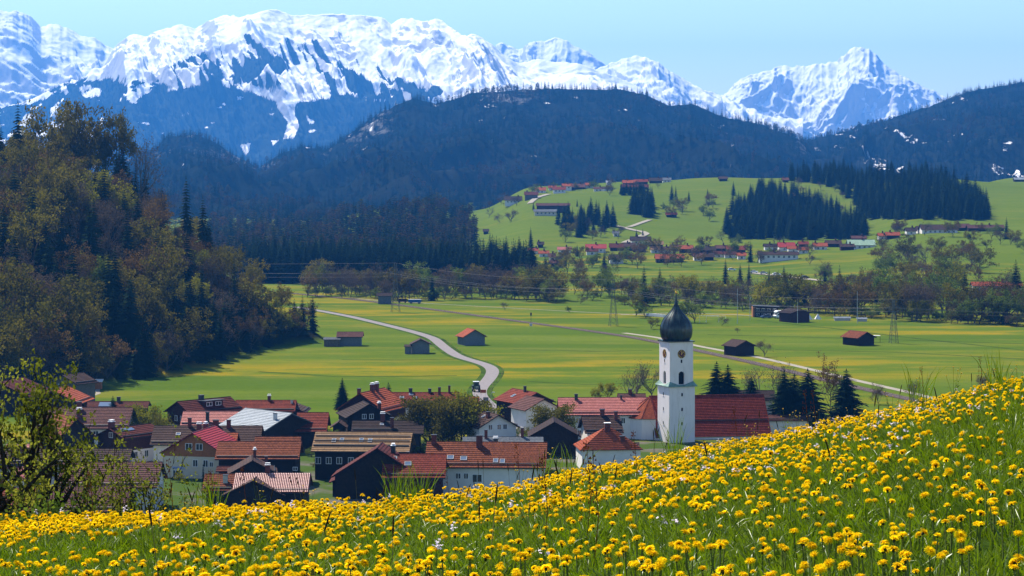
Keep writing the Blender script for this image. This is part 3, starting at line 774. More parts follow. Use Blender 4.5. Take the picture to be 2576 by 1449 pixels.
def slope_mesh(L, hw, ze, zr, side, over_t=.14, course=.42):
    """one roof slope with stepped tile courses, from the ridge (z = zr) down to the eave (z = ze); local ridge along x"""
    S = math.hypot(hw, zr - ze); n = max(3, int(S / course)); V = []; Fc = []; UV = []
    dy, dz = side * hw / S, (ze - zr) / S; ny, nzv = side * (zr - ze) / S, hw / S        # along the slope, and its normal
    def pt(x, s, t): return (x, dy * s + ny * t, zr + dz * s + nzv * t)
    def quad(a, b, c, d, uv):
        i = len(V); V.extend([a, b, c, d]); Fc.append((i, i + 1, i + 2, i + 3) if side < 0 else (i + 3, i + 2, i + 1, i)); UV.extend(uv if side < 0 else uv[::-1])
    x0, x1 = -L / 2, L / 2; st = S / n; lift = .085
    for i in range(n):
        s0, s1 = i * st, (i + 1) * st
        quad(pt(x0, s1, lift), pt(x1, s1, lift), pt(x1, s0, .005), pt(x0, s0, .005), [(0, s1), (L, s1), (L, s0), (0, s0)])
        t1 = .005 if i < n - 1 else -over_t
        quad(pt(x0, s1, t1), pt(x1, s1, t1), pt(x1, s1, lift), pt(x0, s1, lift), [(0, s1), (L, s1), (L, s1), (0, s1)])
    quad(pt(x1, 0, -over_t), pt(x1, S, -over_t), pt(x0, S, -over_t), pt(x0, 0, -over_t), [(0, 0)] * 4)
    for x, sg in ((x0, 1), (x1, -1)):
        q = [pt(x, 0, -over_t), pt(x, S, -over_t), pt(x, S, .03), pt(x, 0, .03)]
        quad(*(q if sg < 0 else q[::-1]), [(0, 0)] * 4)
    return V, Fc, UV, pt, S

def roof_part(parent, L, hw, ze, zr, rm, name='roof', course=.42):
    V = []; Fc = []; UV = []
    for side in (-1, 1):
        v, f, u, _, _ = slope_mesh(L, hw, ze, zr, side, course=course); o = len(V); V += v; Fc += [tuple(i + o for i in q) for q in f]; UV += u
    me = new_mesh(name, V, np.array(Fc), [rm], uv=np.array(UV))
    ro = obj(name, me, parent)
    return ro

def house(name, label, cx, cy, yaw, L, hw, ze, zr, rm='red', wm='white', gm=None, z0=0.0, ov=.6, og=.7, chim=(), sky=(), win=None, dorm=(), cat='house', group=None, solar=(), zg=None, course=.58, balcony=False, guards=(.87,)):
    """gabled house; local x runs along the ridge, -y is the front slope. ze / zr are heights above z0. chim: (x, y, height, width);
    sky: (x, share of slope down, w, h) on the front slope; win: list of (face, along, z, w, h), face in 'f', 'b', 'l', 'r'"""
    t = thing(name, label, cat, (cx, cy, z0), yaw, group); rmat = RM[rm]; tanp = (zr - ze) / hw
    Lw, hww = L / 2 - og, hw - ov; zw = ze + ov * tanp - .16; za = zr - .16
    base = -1.5
    gsplit = zg if zg is not None else zw
    def body(lx, hy, zb, with_gable):
        k = MB()
        if with_gable:
            k.prism([(-hy, zb), (hy, zb), (hy, zw), (0, za), (-hy, zw)], -lx, lx); k.v = [(y, x, z) for x, y, z in k.v]; k.f = [f[::-1] for f in k.f]
        else: k.box(-lx, lx, -hy, hy, zb, gsplit)
        return k
    if gsplit < zw and gm:
        body(Lw, hww, base, False).build('wall', WM[wm], t); body(Lw + .03, hww + .03, gsplit + .002, True).build('cladding', WM[gm], t)
    else: body(Lw, hww, base, True).build('wall', WM[wm], t)
    ro = roof_part(t, L, hw, ze, zr, rmat, course=course)
    cap = MB(); cap.prism([(-.16, zr - .02), (.16, zr - .02), (.05, zr + .12), (-.05, zr + .12)], -L / 2 + .01, L / 2 - .01)
    cv = [(y, x, z) for x, y, z in cap.v]; cap.v = cv; cap.f = [f[::-1] for f in cap.f]
    cap.build('ridge_cap', rmat, ro)
    if hw > 2.5:
        gut = MB(); gut.tube([(-L / 2 + .1, -hw - .02, ze - .10), (L / 2 - .1, -hw - .02, ze - .10)], [.07, .07], 6); gut.build('gutter', M_darkmetal, t)
    for c in chim:
        x, y, h, w = c[:4]; zb = zr - abs(y) * tanp
        k = MB(); k.box(x - w / 2, x + w / 2, y - w * .38, y + w * .38, zb - .5, zb + h)
        ch = k.build('chimney', M_brick if len(c) < 5 else c[4], t)
        k = MB(); k.box(x - w / 2 - .08, x + w / 2 + .08, y - w * .38 - .08, y + w * .38 + .08, zb + h + .002, zb + h + .10)
        if len(c) > 5: k.box(x - w / 2 - .02, x + w / 2 + .02, y - w * .3, y + w * .3, zb + h + .30, zb + h + .42); k.box(x - w / 2, x - w / 2 + .1, y - .1, y + .1, zb + h + .1, zb + h + .3); k.box(x + w / 2 - .1, x + w / 2, y - .1, y + .1, zb + h + .1, zb + h + .3)
        k.build('chimney_cap', M_white if len(c) > 5 else M_darkmetal, ch)
    if course < .8 and hw > 3:
        for s in guards:
            k = MB(); k.box(-L / 2 + .25, L / 2 - .25, -.05, .05, .10, .30); so = k.build('snow_guard', M_darkmetal, ro); so.location = (0, -hw * s, zr - (zr - ze) * s); so.rotation_euler = (math.atan(tanp), 0, 0)
    S = math.hypot(hw, zr - ze)
    for (x, s, w, h) in sky:
        side = -1
        if s < 0: side, s = 1, -s
        cyy, czz = side * hw * s, zr - (zr - ze) * s; p = math.atan(tanp) * -side
        k = MB(); k.box(-w / 2 - .1, w / 2 + .1, -h / 2 - .1, -h / 2, 0, .17); k.box(-w / 2 - .1, w / 2 + .1, h / 2, h / 2 + .1, 0, .17); k.box(-w / 2 - .1, -w / 2, -h / 2, h / 2, 0, .17); k.box(w / 2, w / 2 + .1, -h / 2, h / 2, 0, .17)
        so = k.build('skylight', M_skyframe, ro); so.location = (x, cyy, czz + .02); so.rotation_euler = (p, 0, 0)
        k = MB(); k.box(x * 0 - w / 2 + .002, w / 2 - .002, -h / 2 + .002, h / 2 - .002, 0, .12)
        g_ = k.build('skylight', M_skyl, ro); g_.name = 'skylight_pane'; g_.location = so.location; g_.rotation_euler = so.rotation_euler
    for (x, s0, s1, w, hd, drm) in dorm:                        # shed dormer on the front slope
        y0, z0_ = -hw * s0, zr - (zr - ze) * s0; y1, z1 = -hw * s1, zr - (zr - ze) * s1
        k = MB()
        k.add([(x - w / 2, y1, z1 - .1), (x + w / 2, y1, z1 - .1), (x + w / 2, y1, z1 + hd), (x - w / 2, y1, z1 + hd), (x - w / 2, y0, z0_ - .02), (x + w / 2, y0, z0_ - .02)], [[0, 1, 2, 3], [1, 5, 2], [0, 3, 4]])
        dm = k.build('dormer', WM[gm or wm], t)
        k = MB(); k.bar((x, y0 + .1, z0_ + .12), (x, y1 - .45, z1 + hd + .10), w + .6, .14, up=(0, 0, 1)); k.build('dormer_roof', RM[drm], dm)
        for i in (-1, 1): window_parts(t, x + i * w * .25, y1, z1 + hd * .5, 0, -1, w * .28, hd * .55, 'dormer_window')
    for (x, s, w, h) in solar:
        side = -1
        if s < 0: side, s = 1, -s
        k = MB(); k.box(-w / 2, w / 2, -h / 2, h / 2, .08, .16); so = k.build('solar_panel', M_skyl, ro); so.location = (x, side * hw * s, zr - (zr - ze) * s); so.rotation_euler = (math.atan(tanp) * -side, 0, 0)
    if win is None: win = []
    for (face, al, z, w, h) in win:
        if face == 'f': window_parts(t, al, -hww, z, 0, -1, w, h)
        elif face == 'b': window_parts(t, al, hww, z, 0, 1, w, h)
        elif face == 'l': window_parts(t, -Lw - (.03 if gsplit < zw and z > gsplit else 0), al, z, -1, 0, w, h)
        else: window_parts(t, Lw + (.03 if gsplit < zw and z > gsplit else 0), al, z, 1, 0, w, h)
    if balcony:
        k = MB(); face, z, wd = balcony
        x = -Lw if face == 'l' else Lw; sg = -1 if face == 'l' else 1
        k.box(min(x, x + sg * 1.1), max(x, x + sg * 1.1), -wd / 2, wd / 2, z - .12, z)
        b_ = k.build('balcony', WM['wood'], t)
        k = MB(); xx = x + sg * 1.08
        k.box(min(xx, xx - sg * .06), max(xx, xx - sg * .06), -wd / 2, wd / 2, z + .05, z + .85); k.build('balcony_railing', WM['redwood'], b_)
    return t

def auto_win(L, hw, ze, og=.7, rows=None, face='f', w=.95, h=1.15, gap=2.6, z_first=1.5):
    n = max(1, int((L - 2 * og - 1) / gap)); out = []
    z = ze - 1.15; r = 0
    while z > .5 and r < 3:
        for i in range(n): out.append((face, (i - (n - 1) / 2) * gap, z, w, h))
        z -= 2.7; r += 1
    return out

def broad(name, label, x1, x2, yr, ye, ze, pitch=24, yaw=0.0, rm='red', wm='white', z0=0.0, w=True, auto=None, **kw):
    """house seen broadside: ridge from column x1 to x2 on row yr, eave on row ye, eave height ze above ground"""
    tp = math.tan(math.radians(pitch)); E = EYE - z0
    de = F * (E - ze) / (ye - PHY); hw = (F * (E - ze) - (yr - PHY) * de) / ((yr - PHY) + F * tp)
    hw = min(max(hw, 1.2), 9.5); d = de + hw; zr = ze + hw * tp
    cx = ((x1 + x2) / 2 - PCX) / F * d; L = (x2 - x1) / F * d / max(.6, math.cos(yaw))
    if auto: kw['win'] = list(kw.get('win') or []) + auto_win(L, hw, ze, gap=auto)
    for key in ('chim', 'sky', 'solar', 'dorm'):       # positions given as fractions of the ridge
        if key in kw: kw[key] = [((c[0]) * L / 2,) + tuple(c[1:]) for c in kw[key]]
    if 'chim' in kw: kw['chim'] = [(c[0], c[1] * hw) + tuple(c[2:]) for c in kw['chim']]
    return house(name, label, cx, d, yaw, L, hw, ze, zr, rm, wm, z0=z0, **kw)

def gable(name, label, xl, xr, xa, ya, ye, ze, length, turn=0.0, rm='red', wm='white', z0=0.0, **kw):
    """house seen gable-on: eaves from column xl to xr on row ye, apex at (xa, ya); the ridge runs away from the viewer, turned by turn (to the right positive)"""
    E = EYE - z0; d = F * (E - ze) / (ye - PHY); W = (xr - xl) / F * d; hw = W / 2 / math.cos(turn)
    zr = E - (ya - PHY) / F * d; xm = ((xl + xr) / 2 - PCX) / F * d
    yaw = math.pi / 2 - turn                                # local +x points away from the viewer
    cx = xm + math.sin(turn) * length / 2; cyy = d + math.cos(turn) * length / 2
    if 'chim' in kw: kw['chim'] = [(-length / 2 + c[0] * length, c[1] * hw) + tuple(c[2:]) for c in kw['chim']]
    for key in ('sky', 'solar'):
        if key in kw: kw[key] = [((-.5 + c[0]) * length,) + tuple(c[1:]) for c in kw[key]]
    return house(name, label, cx, cyy, yaw, length, hw, ze, zr, rm, wm, z0=z0, **kw)

BR = M_brick; WH = M_white
# ---- near village -------------------------------------------------
V_ = 'houses of the near village'
def X2(u): return q2(u, 0)[0]
def Y2(v): return q2(0, v)[1]
def X3(u): return q3(u, 0)[0]
def Y3(v): return q3(0, v)[1]
def X1(u): return q1(u, 0)[0]
def Y1(v): return q1(0, v)[1]
def X4(u): return q4(u, 0)[0]
def Y4(v): return q4(0, v)[1]

# left part
gable('house', 'red-roofed house cut off by the left edge under the wooded hill', X1(-330), X1(285), X1(50), Y1(178), Y1(300), 4.5, 14, .25, 'darkred', 'wood', group=V_)
gable('barn', 'weathered grey barn with brown roof at the forest edge beside a field track', X1(395), X1(705), X1(530), Y1(112), Y1(188), 5.0, 8, .55, 'brown', 'greywood', cat='barn', win=[('l', 1.2, 4.3, 1.0, .8)], group='wooden barns')
gable('house', 'dark timber house with orange-red roof below the grey forest barn', X1(200), X1(725), X1(445), Y1(248), Y1(365), 4.2, 12, .10, 'orange', 'wood', chim=[(.15, .35, 1.5, .8, M_darkmetal)], group=V_)
broad('shed', 'low red-roofed shed at the field edge left of the small spruce', X1(720), X1(1335), Y1(348), Y1(405), 3.0, 22, 0, 'darkred', 'wood', cat='shed', solar=[(-.25, .5, 3.0, 2.0)], chim=[(.1, 0, 1.0, .8, M_darkmetal)])
broad('house', 'long mauve-roofed farmhouse behind the small spruce tree', X1(380), X1(1190), Y1(402), Y1(590), 4.5, 26, 0, 'mauve', 'white', chim=[(-.18, -.1, 1.6, 1.0), (-.13, -.45, 1.6, 1.0, BR, 1)], group=V_, auto=2.8)
gable('house', 'brick-red house with a long blue skylight on its roof', X1(815), X1(1120), X1(955), Y1(592), Y1(668), 5.2, 12, .62, 'darkred', 'white', gm='redwood', zg=2.6, chim=[(.12, .15, 1.5, 1.1, BR, 1)], solar=[(.30, .28, 4.2, 1.0)], win=[('l', 0, 5.6, .9, .9), ('f', -2, 1.6, .9, 1.2), ('f', 1, 1.6, .9, 1.2)], group=V_)
gable('house', 'dark house with orange-tiled left slope beside the apple tree', X1(520), X1(860), X1(775), Y1(497), Y1(690), 5.0, 13, -.5, 'orangebrown', 'wood', group=V_)
broad('house', 'plain brown-roofed house below the house with the blue skylight', X1(800), X1(1180), Y1(770), Y1(895), 4.5, 27, 0, 'brown', 'grey', group=V_)
broad('house', 'long dark red-brown roof left of the cream gabled house', X1(560), X1(1450), Y1(888), Y1(1115), 4.5, 28, 0, 'mauve', 'white', group=V_, auto=3)
broad('house', 'pink-roofed house seen through the top of the apple tree', X1(60), X1(330), Y1(728), Y1(775), 5.0, 26, 0, 'pink', 'white', group=V_)
broad('house', 'brown-roofed house behind the apple tree trunk', X1(-150), X1(820), Y1(768), Y1(905), 5.0, 26, 0, 'brown', 'grey', chim=[(-.4, -.3, 1.4, 1.2)], group=V_)
broad('house', 'pink and orange roof with a tall chimney behind the apple tree', X1(-80), X1(500), Y1(825), Y1(945), 4.2, 26, 0, 'pink', 'grey', chim=[(-.08, -.3, 2.2, 1.2), (.1, -.4, 1.4, 1.6, M_darkmetal)], group=V_)
gable('house', 'small pink-red gabled roof under the apple tree branches', X1(-40), X1(235), X1(110), Y1(978), Y1(1065), 4.0, 9, .1, 'pink', 'white', group=V_)
broad('house', 'low pinkish-brown roof under the shrub at the meadow edge', X1(430), X1(1180), Y1(1110), Y1(1330), 2.6, 26, 0, 'mauve', 'wood', group=V_)
broad('house', 'faded red roof at the bottom left behind the apple tree', X1(-200), X1(330), Y1(1120), Y1(1330), 2.6, 26, 0, 'red', 'wood', group=V_)

# centre left
gable('house', 'half-timbered white house with red roof and blue-grey dormer at field edge', X2(125), X2(470), X2(325), Y2(298), Y2(425), 6.2, 15, .75, 'darkred', 'white', gm='redwood', zg=3.6, chim=[(.45, 0, .9, 1.0, M_darkmetal)],
      win=[('l', -.9, 5.0, .8, 1.0), ('l', 1.0, 5.0, .8, 1.0), ('l', -2.6, 1.6, .9, 1.2), ('l', -.5, 1.6, .9, 1.2), ('l', 1.8, 1.6, .9, 1.2)], dorm=[(0.5, .12, .6, 5.0, 1.3, 'slate')], group=V_)
broad('house', 'red broadside roof with a white-capped chimney at the field edge', X2(955), X2(1635), Y2(283), Y2(405), 4.5, 25, 0, 'red', 'orangewood', chim=[(.1, 0, 1.0, .7, BR, 1)], group=V_)
gable('house', 'small brown gabled roof with two dark chimneys by the red broadside roof', X2(1385), X2(1735), X2(1560), Y2(350), Y2(415), 4.0, 9, .05, 'brown', 'wood', chim=[(.1, .62, 1.6, .7, M_darkmetal), (.05, -.1, 1.4, .6, M_metal)], group=V_)
broad('house', 'salmon-pink broadside roof with one square skylight', X2(370), X2(1128), Y2(407), Y2(562), 4.6, 26, 0, 'pink', 'white', sky=[(.68, .33, .8, 1.1)], chim=[(-.22, -.75, 2.0, .7, M_darkmetal)], group=V_)
gable('barn', 'dark timber barn with pale grey sheet-metal roof', X2(1262), X2(1905), X2(1642), Y2(428), Y2(618), 4.6, 15, -.80, 'greysheet', 'wood', cat='barn', chim=[(.12, .35, 1.3, .7, M_metal)])
broad('house', 'deep red sheet roof right of the grey metal barn roof', X2(1640), X2(1995), Y2(420), Y2(632), 4.2, 28, 0, 'red', 'wood', group=V_)
broad('house', 'long dark brown roof with several chimneys behind the cream house', X2(45), X2(1258), Y2(568), Y2(778), 4.6, 27, 0, 'brown', 'white', chim=[(-.34, -.05, 1.7, .7, M_brick), (-.15, -.3, 1.5, .9, BR, 1), (.14, -.05, 1.3, 1.1, M_brick), (.38, -.1, 1.5, .8, BR)], sky=[(-.52, .45, .7, .7)], win=[('l', -1.5, 2.0, .9, 1.2), ('l', 1.8, 2.0, .9, 1.2)], group=V_)
cream = gable('house', 'cream house with orange timber gable and bright red roof', X2(92), X2(842), X2(490), Y2(648), Y2(880), 4.75, 13, .22, 'brightred', 'cream', gm='orangewood', zg=4.15, og=.9,
      win=[('l', .95, 6.0, 1.2, 1.1), ('l', -1.15, 6.0, 1.2, 1.1), ('l', -.35, 2.9, .85, 1.2), ('l', -2.4, 2.9, .85, 1.2), ('l', -3.55, 2.75, .6, .8), ('l', 2.6, .75, .9, 1.4), ('l', 3.6, .75, .9, 1.4)], chim=[(.75, .12, 1.2, .9, BR, 1)], group=V_)
k = MB(); k.box(-1.3, 1.3, -.06, 0, -.22, .22); sg = k.build('shop_sign', plain('sign_pale_blue', (.36, .42, .62), .6, .3, var=.05), cream); Lw = 13 / 2 - .9
sg.location = (-Lw - .03, 2.95, 1.95); sg.rotation_euler = (0, 0, -math.pi / 2)
k = MB(); R_ = random.Random(4)
x = -1.1
while x < 1.1:
    w_ = R_.uniform(.05, .12); hh = R_.uniform(.10, .17); k.box(x, x + w_, -.075, -.061, -.09, -.09 + hh); x += w_ + (.04 if R_.random() < .8 else .2)
tag(k.build('sign_lettering', plain('sign_blue_ink', (.03, .06, .25), .6, .3), sg), kind='stuff')
broad('house', 'orange-tiled wing roof attached behind the cream gabled house', X2(600), X2(985), Y2(645), Y2(800), 5.0, 27, 0, 'orange', 'cream', group=V_)
broad('house', 'rust-brown tiled barn roof with long lower eave', X2(760), X2(1690), Y2(742), Y2(940), 5.2, 25, .0, 'orangebrown', 'wood', group=V_, win=[('f', 7.0, 3.4, .7, .5)])
broad('house', 'raised rust-brown roof section above the long tiled barn', X2(1172), X2(1685), Y2(690), Y2(800), 6.85, 25, 0, 'orangebrown', 'wood', group=V_)
gable('house', 'dark-gabled brown house with two tall chimneys before the tiled barn', X2(870), X2(1420), X2(1150), Y2(955), Y2(1105), 4.2, 8, -.12, 'brown', 'wood', chim=[(.25, -.55, 1.8, .65), (.75, -.1, 1.5, .7, BR, 1)], group=V_)
broad('house', 'small dark red roof left of the dark-gabled brown house', X2(745), X2(980), Y2(1020), Y2(1075), 3.6, 22, 0, 'darkred', 'wood', group=V_)

# striped tile roof: rows of curved tiles as real geometry
def barrel_roof(parent, L, hw, ze, zr, mat_, pitch_x=.30):
    tp = (zr - ze) / hw; S = math.hypot(hw, zr - ze); n = int(L / pitch_x); rows = int(S / .42); V = []; Fc = []
    ny, nzv = -(zr - ze) / S, hw / S
    for r_ in range(rows):
        s0, s1 = r_ * S / rows, (r_ + 1) * S / rows + .03
        for c_ in range(n):
            x0 = -L / 2 + c_ * pitch_x; i = len(V)
            for s, l in ((s0, .06), (s1, .10)):
                for k_ in range(5):
                    a = math.pi * k_ / 4; V.append((x0 + pitch_x * .5 - math.cos(a) * pitch_x * .36, -hw * s / S + ny * (l + math.sin(a) * .11), zr - (zr - ze) * s / S + nzv * (l + math.sin(a) * .11)))
            for k_ in range(4): Fc.append((i + 5 + k_, i + 6 + k_, i + k_ + 1, i + k_))
    return tag(obj('roof_tiles', new_mesh('roof_tiles', V, np.array(Fc), [mat_]), parent), kind='stuff')
M_pale_tile = plain('pale_red_tile', (.50, .24, .20), .35, .6, var=.2, scale=3)
st_ = broad('house', 'roof of striped pale and red curved tiles at the meadow edge', X2(952), X2(1795), Y2(1102), Y2(1310), 3.8, 27, 0, 'darkred', 'wood', chim=[(-.15, .05, 1.6, .8, BR, 1)], group=V_)
for ch in st_.children:
    if ch.name.startswith('roof'):
        bb = [v.co for v in ch.data.vertices]; Ls = max(v.x for v in bb) * 2; hs = -min(v.y for v in bb); zs_ = max(v.z for v in bb); zes = min(v.z for v in bb) + .14
        barrel_roof(ch, Ls, hs, zes, zs_, M_pale_tile)
broad('house', 'darker tiled half of the striped roof with a metal flue', X2(612), X2(952), Y2(1105), Y2(1290), 3.8, 27, 0, 'orangebrown', 'wood', chim=[(.45, -.5, 1.2, .8, M_metal)], group=V_)
gable('house', 'brown gabled roof just above the dandelions in front of the striped roof', X2(800), X2(1500), X2(1180), Y2(1178), Y2(1345), 3.4, 8, 0, 'brown', 'wood', group=V_)

# centre right
gable('house', 'orange-red gabled house with paired white-topped chimneys', X3(95), X3(620), X3(415), Y3(188), Y3(372), 5.0, 14, .35, 'orange', 'white', gm='redwood', zg=3.0, chim=[(.12, .15, 1.4, .8), (.45, -.05, 1.6, 1.0, BR, 1), (.62, -.05, 1.6, 1.0, BR, 1)], sky=[(.3, -.45, .8, 2.0)], win=[('l', 2, 1.5, .9, 1.2)], group=V_)
broad('house', 'long red broadside roof with small skylights behind the tall spruce', X3(640), X3(1385), Y3(180), Y3(292), 5.4, 25, 0, 'red', 'white', chim=[(-.35, 0, .9, .8, M_darkmetal), (.18, 0, .8, .7, M_darkmetal), (.45, -.2, 1.6, .6), (.72, 0, 1.5, .5)], sky=[(-.33, .2, .8, .7), (-.58, .5, .8, .7), (-.2, .5, .8, .7)], group=V_, auto=3)
broad('house', 'red roof extension with a low ridge in front of the long red roof', X3(945), X3(1240), Y3(212), Y3(335), 4.4, 25, 0, 'darkred', 'white', group=V_)
broad('house', 'red roof beside the road right of the large yellow-green tree', X3(1250), X3(1592), Y3(226), Y3(312), 4.0, 25, 0, 'red', 'redwood', group=V_)
broad('shed', 'little red shed roof at the roadside above the white gabled house', X3(1500), X3(1655), Y3(318), Y3(365), 2.8, 22, 0, 'red', 'wood', cat='shed')
broad('shed', 'small orange porch roof below the long red roof', X3(800), X3(1000), Y3(358), Y3(395), 2.6, 20, 0, 'orange', 'wood', cat='shed')
gable('house', 'dark brown house with a white-lit dormer between spruce and red house', X3(215), X3(700), X3(490), Y3(300), Y3(440), 4.4, 12, -.25, 'darkbrown', 'wood', win=[('l', -.6, 4.6, .8, .9), ('l', 1.0, 4.6, .8, .9)], chim=[(.2, -.5, 1.4, .9, BR, 1)], group=V_)
gable('shed', 'small brown gabled shed left of the dark brown dormer house', X3(50), X3(225), X3(140), Y3(488), Y3(545), 2.8, 6, 0, 'brown', 'wood', cat='shed')
broad('house', 'dark brown broadside roof with brick chimney above the tan roof', X3(282), X3(965), Y3(473), Y3(582), 4.8, 24, 0, 'darkbrown', 'wood', chim=[(-.08, -.05, 1.6, .9, BR, 1), (.22, -.75, 2.2, .7)], sky=[(-.1, .35, .6, .6)], group=V_)
broad('house', 'dark grey-brown roof corner left of the large yellow-green tree', X3(760), X3(1020), Y3(520), Y3(605), 5.0, 24, 0, 'darkbrown', 'wood', group=V_)
broad('house', 'long tan sheet roof with small roof windows and dark timber wall', X3(-100), X3(905), Y3(590), Y3(790), 5.4, 25, -.06, 'tan', 'wood', guards=(.22, .47, .72), sky=[(-.58, .45, .6, 1.0), (-.42, .42, .6, 1.0), (-.02, .42, .6, 1.0), (.16, .44, .6, 1.0)], win=[('f', -4, 3.6, .9, 1.1), ('f', -1.8, 3.6, .9, 1.1), ('f', -8, 3.6, .9, 1.1), ('f', -6, 3.6, .9, 1.1)], group=V_)
gable('house', 'white gabled house with three dark windows below the road', X3(1575), X3(2010), X3(1752), Y3(412), Y3(545), 5.3, 8.5, -.38, 'brown', 'white', win=[('l', 1.6, 5.4, .75, .95), ('l', -.3, 5.4, .75, .95), ('l', -1.6, 5.4, .75, .95)], chim=[(.3, .3, 1.2, .8)], sky=[(.6, -.3, .7, .7)], group=V_)
broad('house', 'blue-grey flat-looking roof with brick chimneys before the white gabled house', X3(1418), X3(2250), Y3(640), Y3(735), 5.2, 18, 0, 'slate', 'wood', chim=[(-.42, -.15, 1.6, .6), (.48, 0, 1.7, .6), (-.18, -.7, 1.0, .9, M_darkmetal, 1)], group=V_)
broad('house', 'big rust-orange tiled roof with four skylights and white wall', X3(1050), X3(2290), Y3(692), Y3(955), 5.0, 28, -.05, 'orangebrown', 'white', chim=[(-.88, -.08, 1.6, .9), (-.12, -.18, 2.0, 1.1)], sky=[(-.58, .62, 1.0, 1.0), (-.36, .66, 1.0, 1.0), (.17, .74, .7, 1.0), (.28, .76, .7, 1.0)], win=[('f', -4.8, 3.4, .8, .9), ('f', -3.4, 3.4, .7, .9), ('f', -1.4, 3.0, 1.6, 1.3)], group=V_)
gable('house', 'dark gable of the red-brown house at the meadow edge', X3(60), X3(1010), X3(560), Y3(755), Y3(1055), 3.9, 9, .05, 'darkred', 'wood', chim=[(.5, -.3, 1.5, 1.0, M_darkmetal, 1), (.5, -.62, 2.0, .6, M_darkmetal)], group=V_)
broad('house', 'red-brown tiled wing with two square skylights at the meadow edge', X3(600), X3(1252), Y3(815), Y3(1060), 4.2, 29, 0, 'red', 'redwood', sky=[(-.66, .2, 1.0, 1.0), (-.2, .42, 1.0, 1.0)], group=V_)
gable('shed', 'little red shed gable beside the glazed veranda at the meadow edge', X3(40), X3(450), X3(262), Y3(1018), Y3(1110), 2.6, 6, 0, 'darkred', 'wood', cat='shed')
k = thing('veranda_roof', 'steel-framed glass veranda roof beside the red-brown house', 'roof', tuple(P(X3(440), Y3(1030), 432)), 0)
m = MB(); m.bar((-4, 0, .5), (4.5, -1, -.5), 1.8, .05); m.build('glazing', M_skyl, k); m = MB(); m.bar((-4, -.8, .56), (4.5, -1.8, -.44), .12); m.bar((-4, .9, .56), (4.5, -.1, -.44), .12); [m.bar((x, 0 - (x + 4) * .12, .5 - (x + 4) * .12), (x, -.3 - (x + 4) * .12, -6), .1) for x in (-3.5, 3.9)]; m.build('frame', M_metal, k)

# right, round the church
gable('house', 'red-roofed house with dark chimney right of the road at the field edge', X3(1985), X3(2385), X3(2260), Y3(182), Y3(290), 4.6, 12, -.5, 'red', 'wood', gm='wood', chim=[(.4, .1, 1.3, .6, M_darkmetal)], sky=[(.55, -.5, .8, 1.0)], group=V_)
gable('house', 'brown-roofed white annex in front of the red house by the road', X3(2060), X3(2460), X3(2330), Y3(248), Y3(360), 4.6, 9, -.45, 'mauve', 'white', group=V_)
broad('house', 'long white house with dusty pink tiled roof left of the church', X4(60), X4(800), Y4(948), Y4(1082), 5.2, 27, .03, 'pink', 'white', chim=[(-.62, -.12, 1.2, .7, M_darkmetal), (.32, -.1, .8, .4, M_darkmetal)], win=[('f', -6.3, 3.9, .8, 1.1), ('f', -4.8, 3.9, .8, 1.1), ('f', -3.3, 3.9, .8, 1.1), ('f', 1.8, 3.9, .8, 1.1), ('f', 3.4, 3.9, .8, 1.1), ('f', -6.0, 1.3, .8, 1.1), ('l', 0, 4.5, .9, 1.2)], group=V_)
broad('house', 'brown-roofed house squeezed between the pink long house and the hipped roof', X4(240), X4(540), Y4(1092), Y4(1220), 4.5, 28, .12, 'brown', 'white', chim=[(.1, .05, 1.5, .9), (.75, -.2, 1.6, .7)], group=V_)
broad('house', 'reddish gable roof peeking out behind the long pink-roofed house', X4(520), X4(740), Y4(918), Y4(962), 5.0, 25, 0, 'mauve', 'white', chim=[(-.1, 0, 1.0, .9)], group=V_)
gable('house', 'black-shaded gabled roof half hidden by the pale green tree', X3(2090), X3(2640), X3(2370), Y3(485), Y3(640), 4.0, 10, 0, 'darkbrown', 'wood', group=V_)
broad('house', 'dark roof behind the bare trees right of the church nave', X4(1380), X4(1730), Y4(893), Y4(968), 4.5, 25, 0, 'darkbrown', 'white', group=V_)
broad('house', 'flat brown roof at the meadow crest right of the church', X4(1660), X4(2010), Y4(1083), Y4(1125), 3.0, 16, 0, 'mauve', 'white', group=V_)

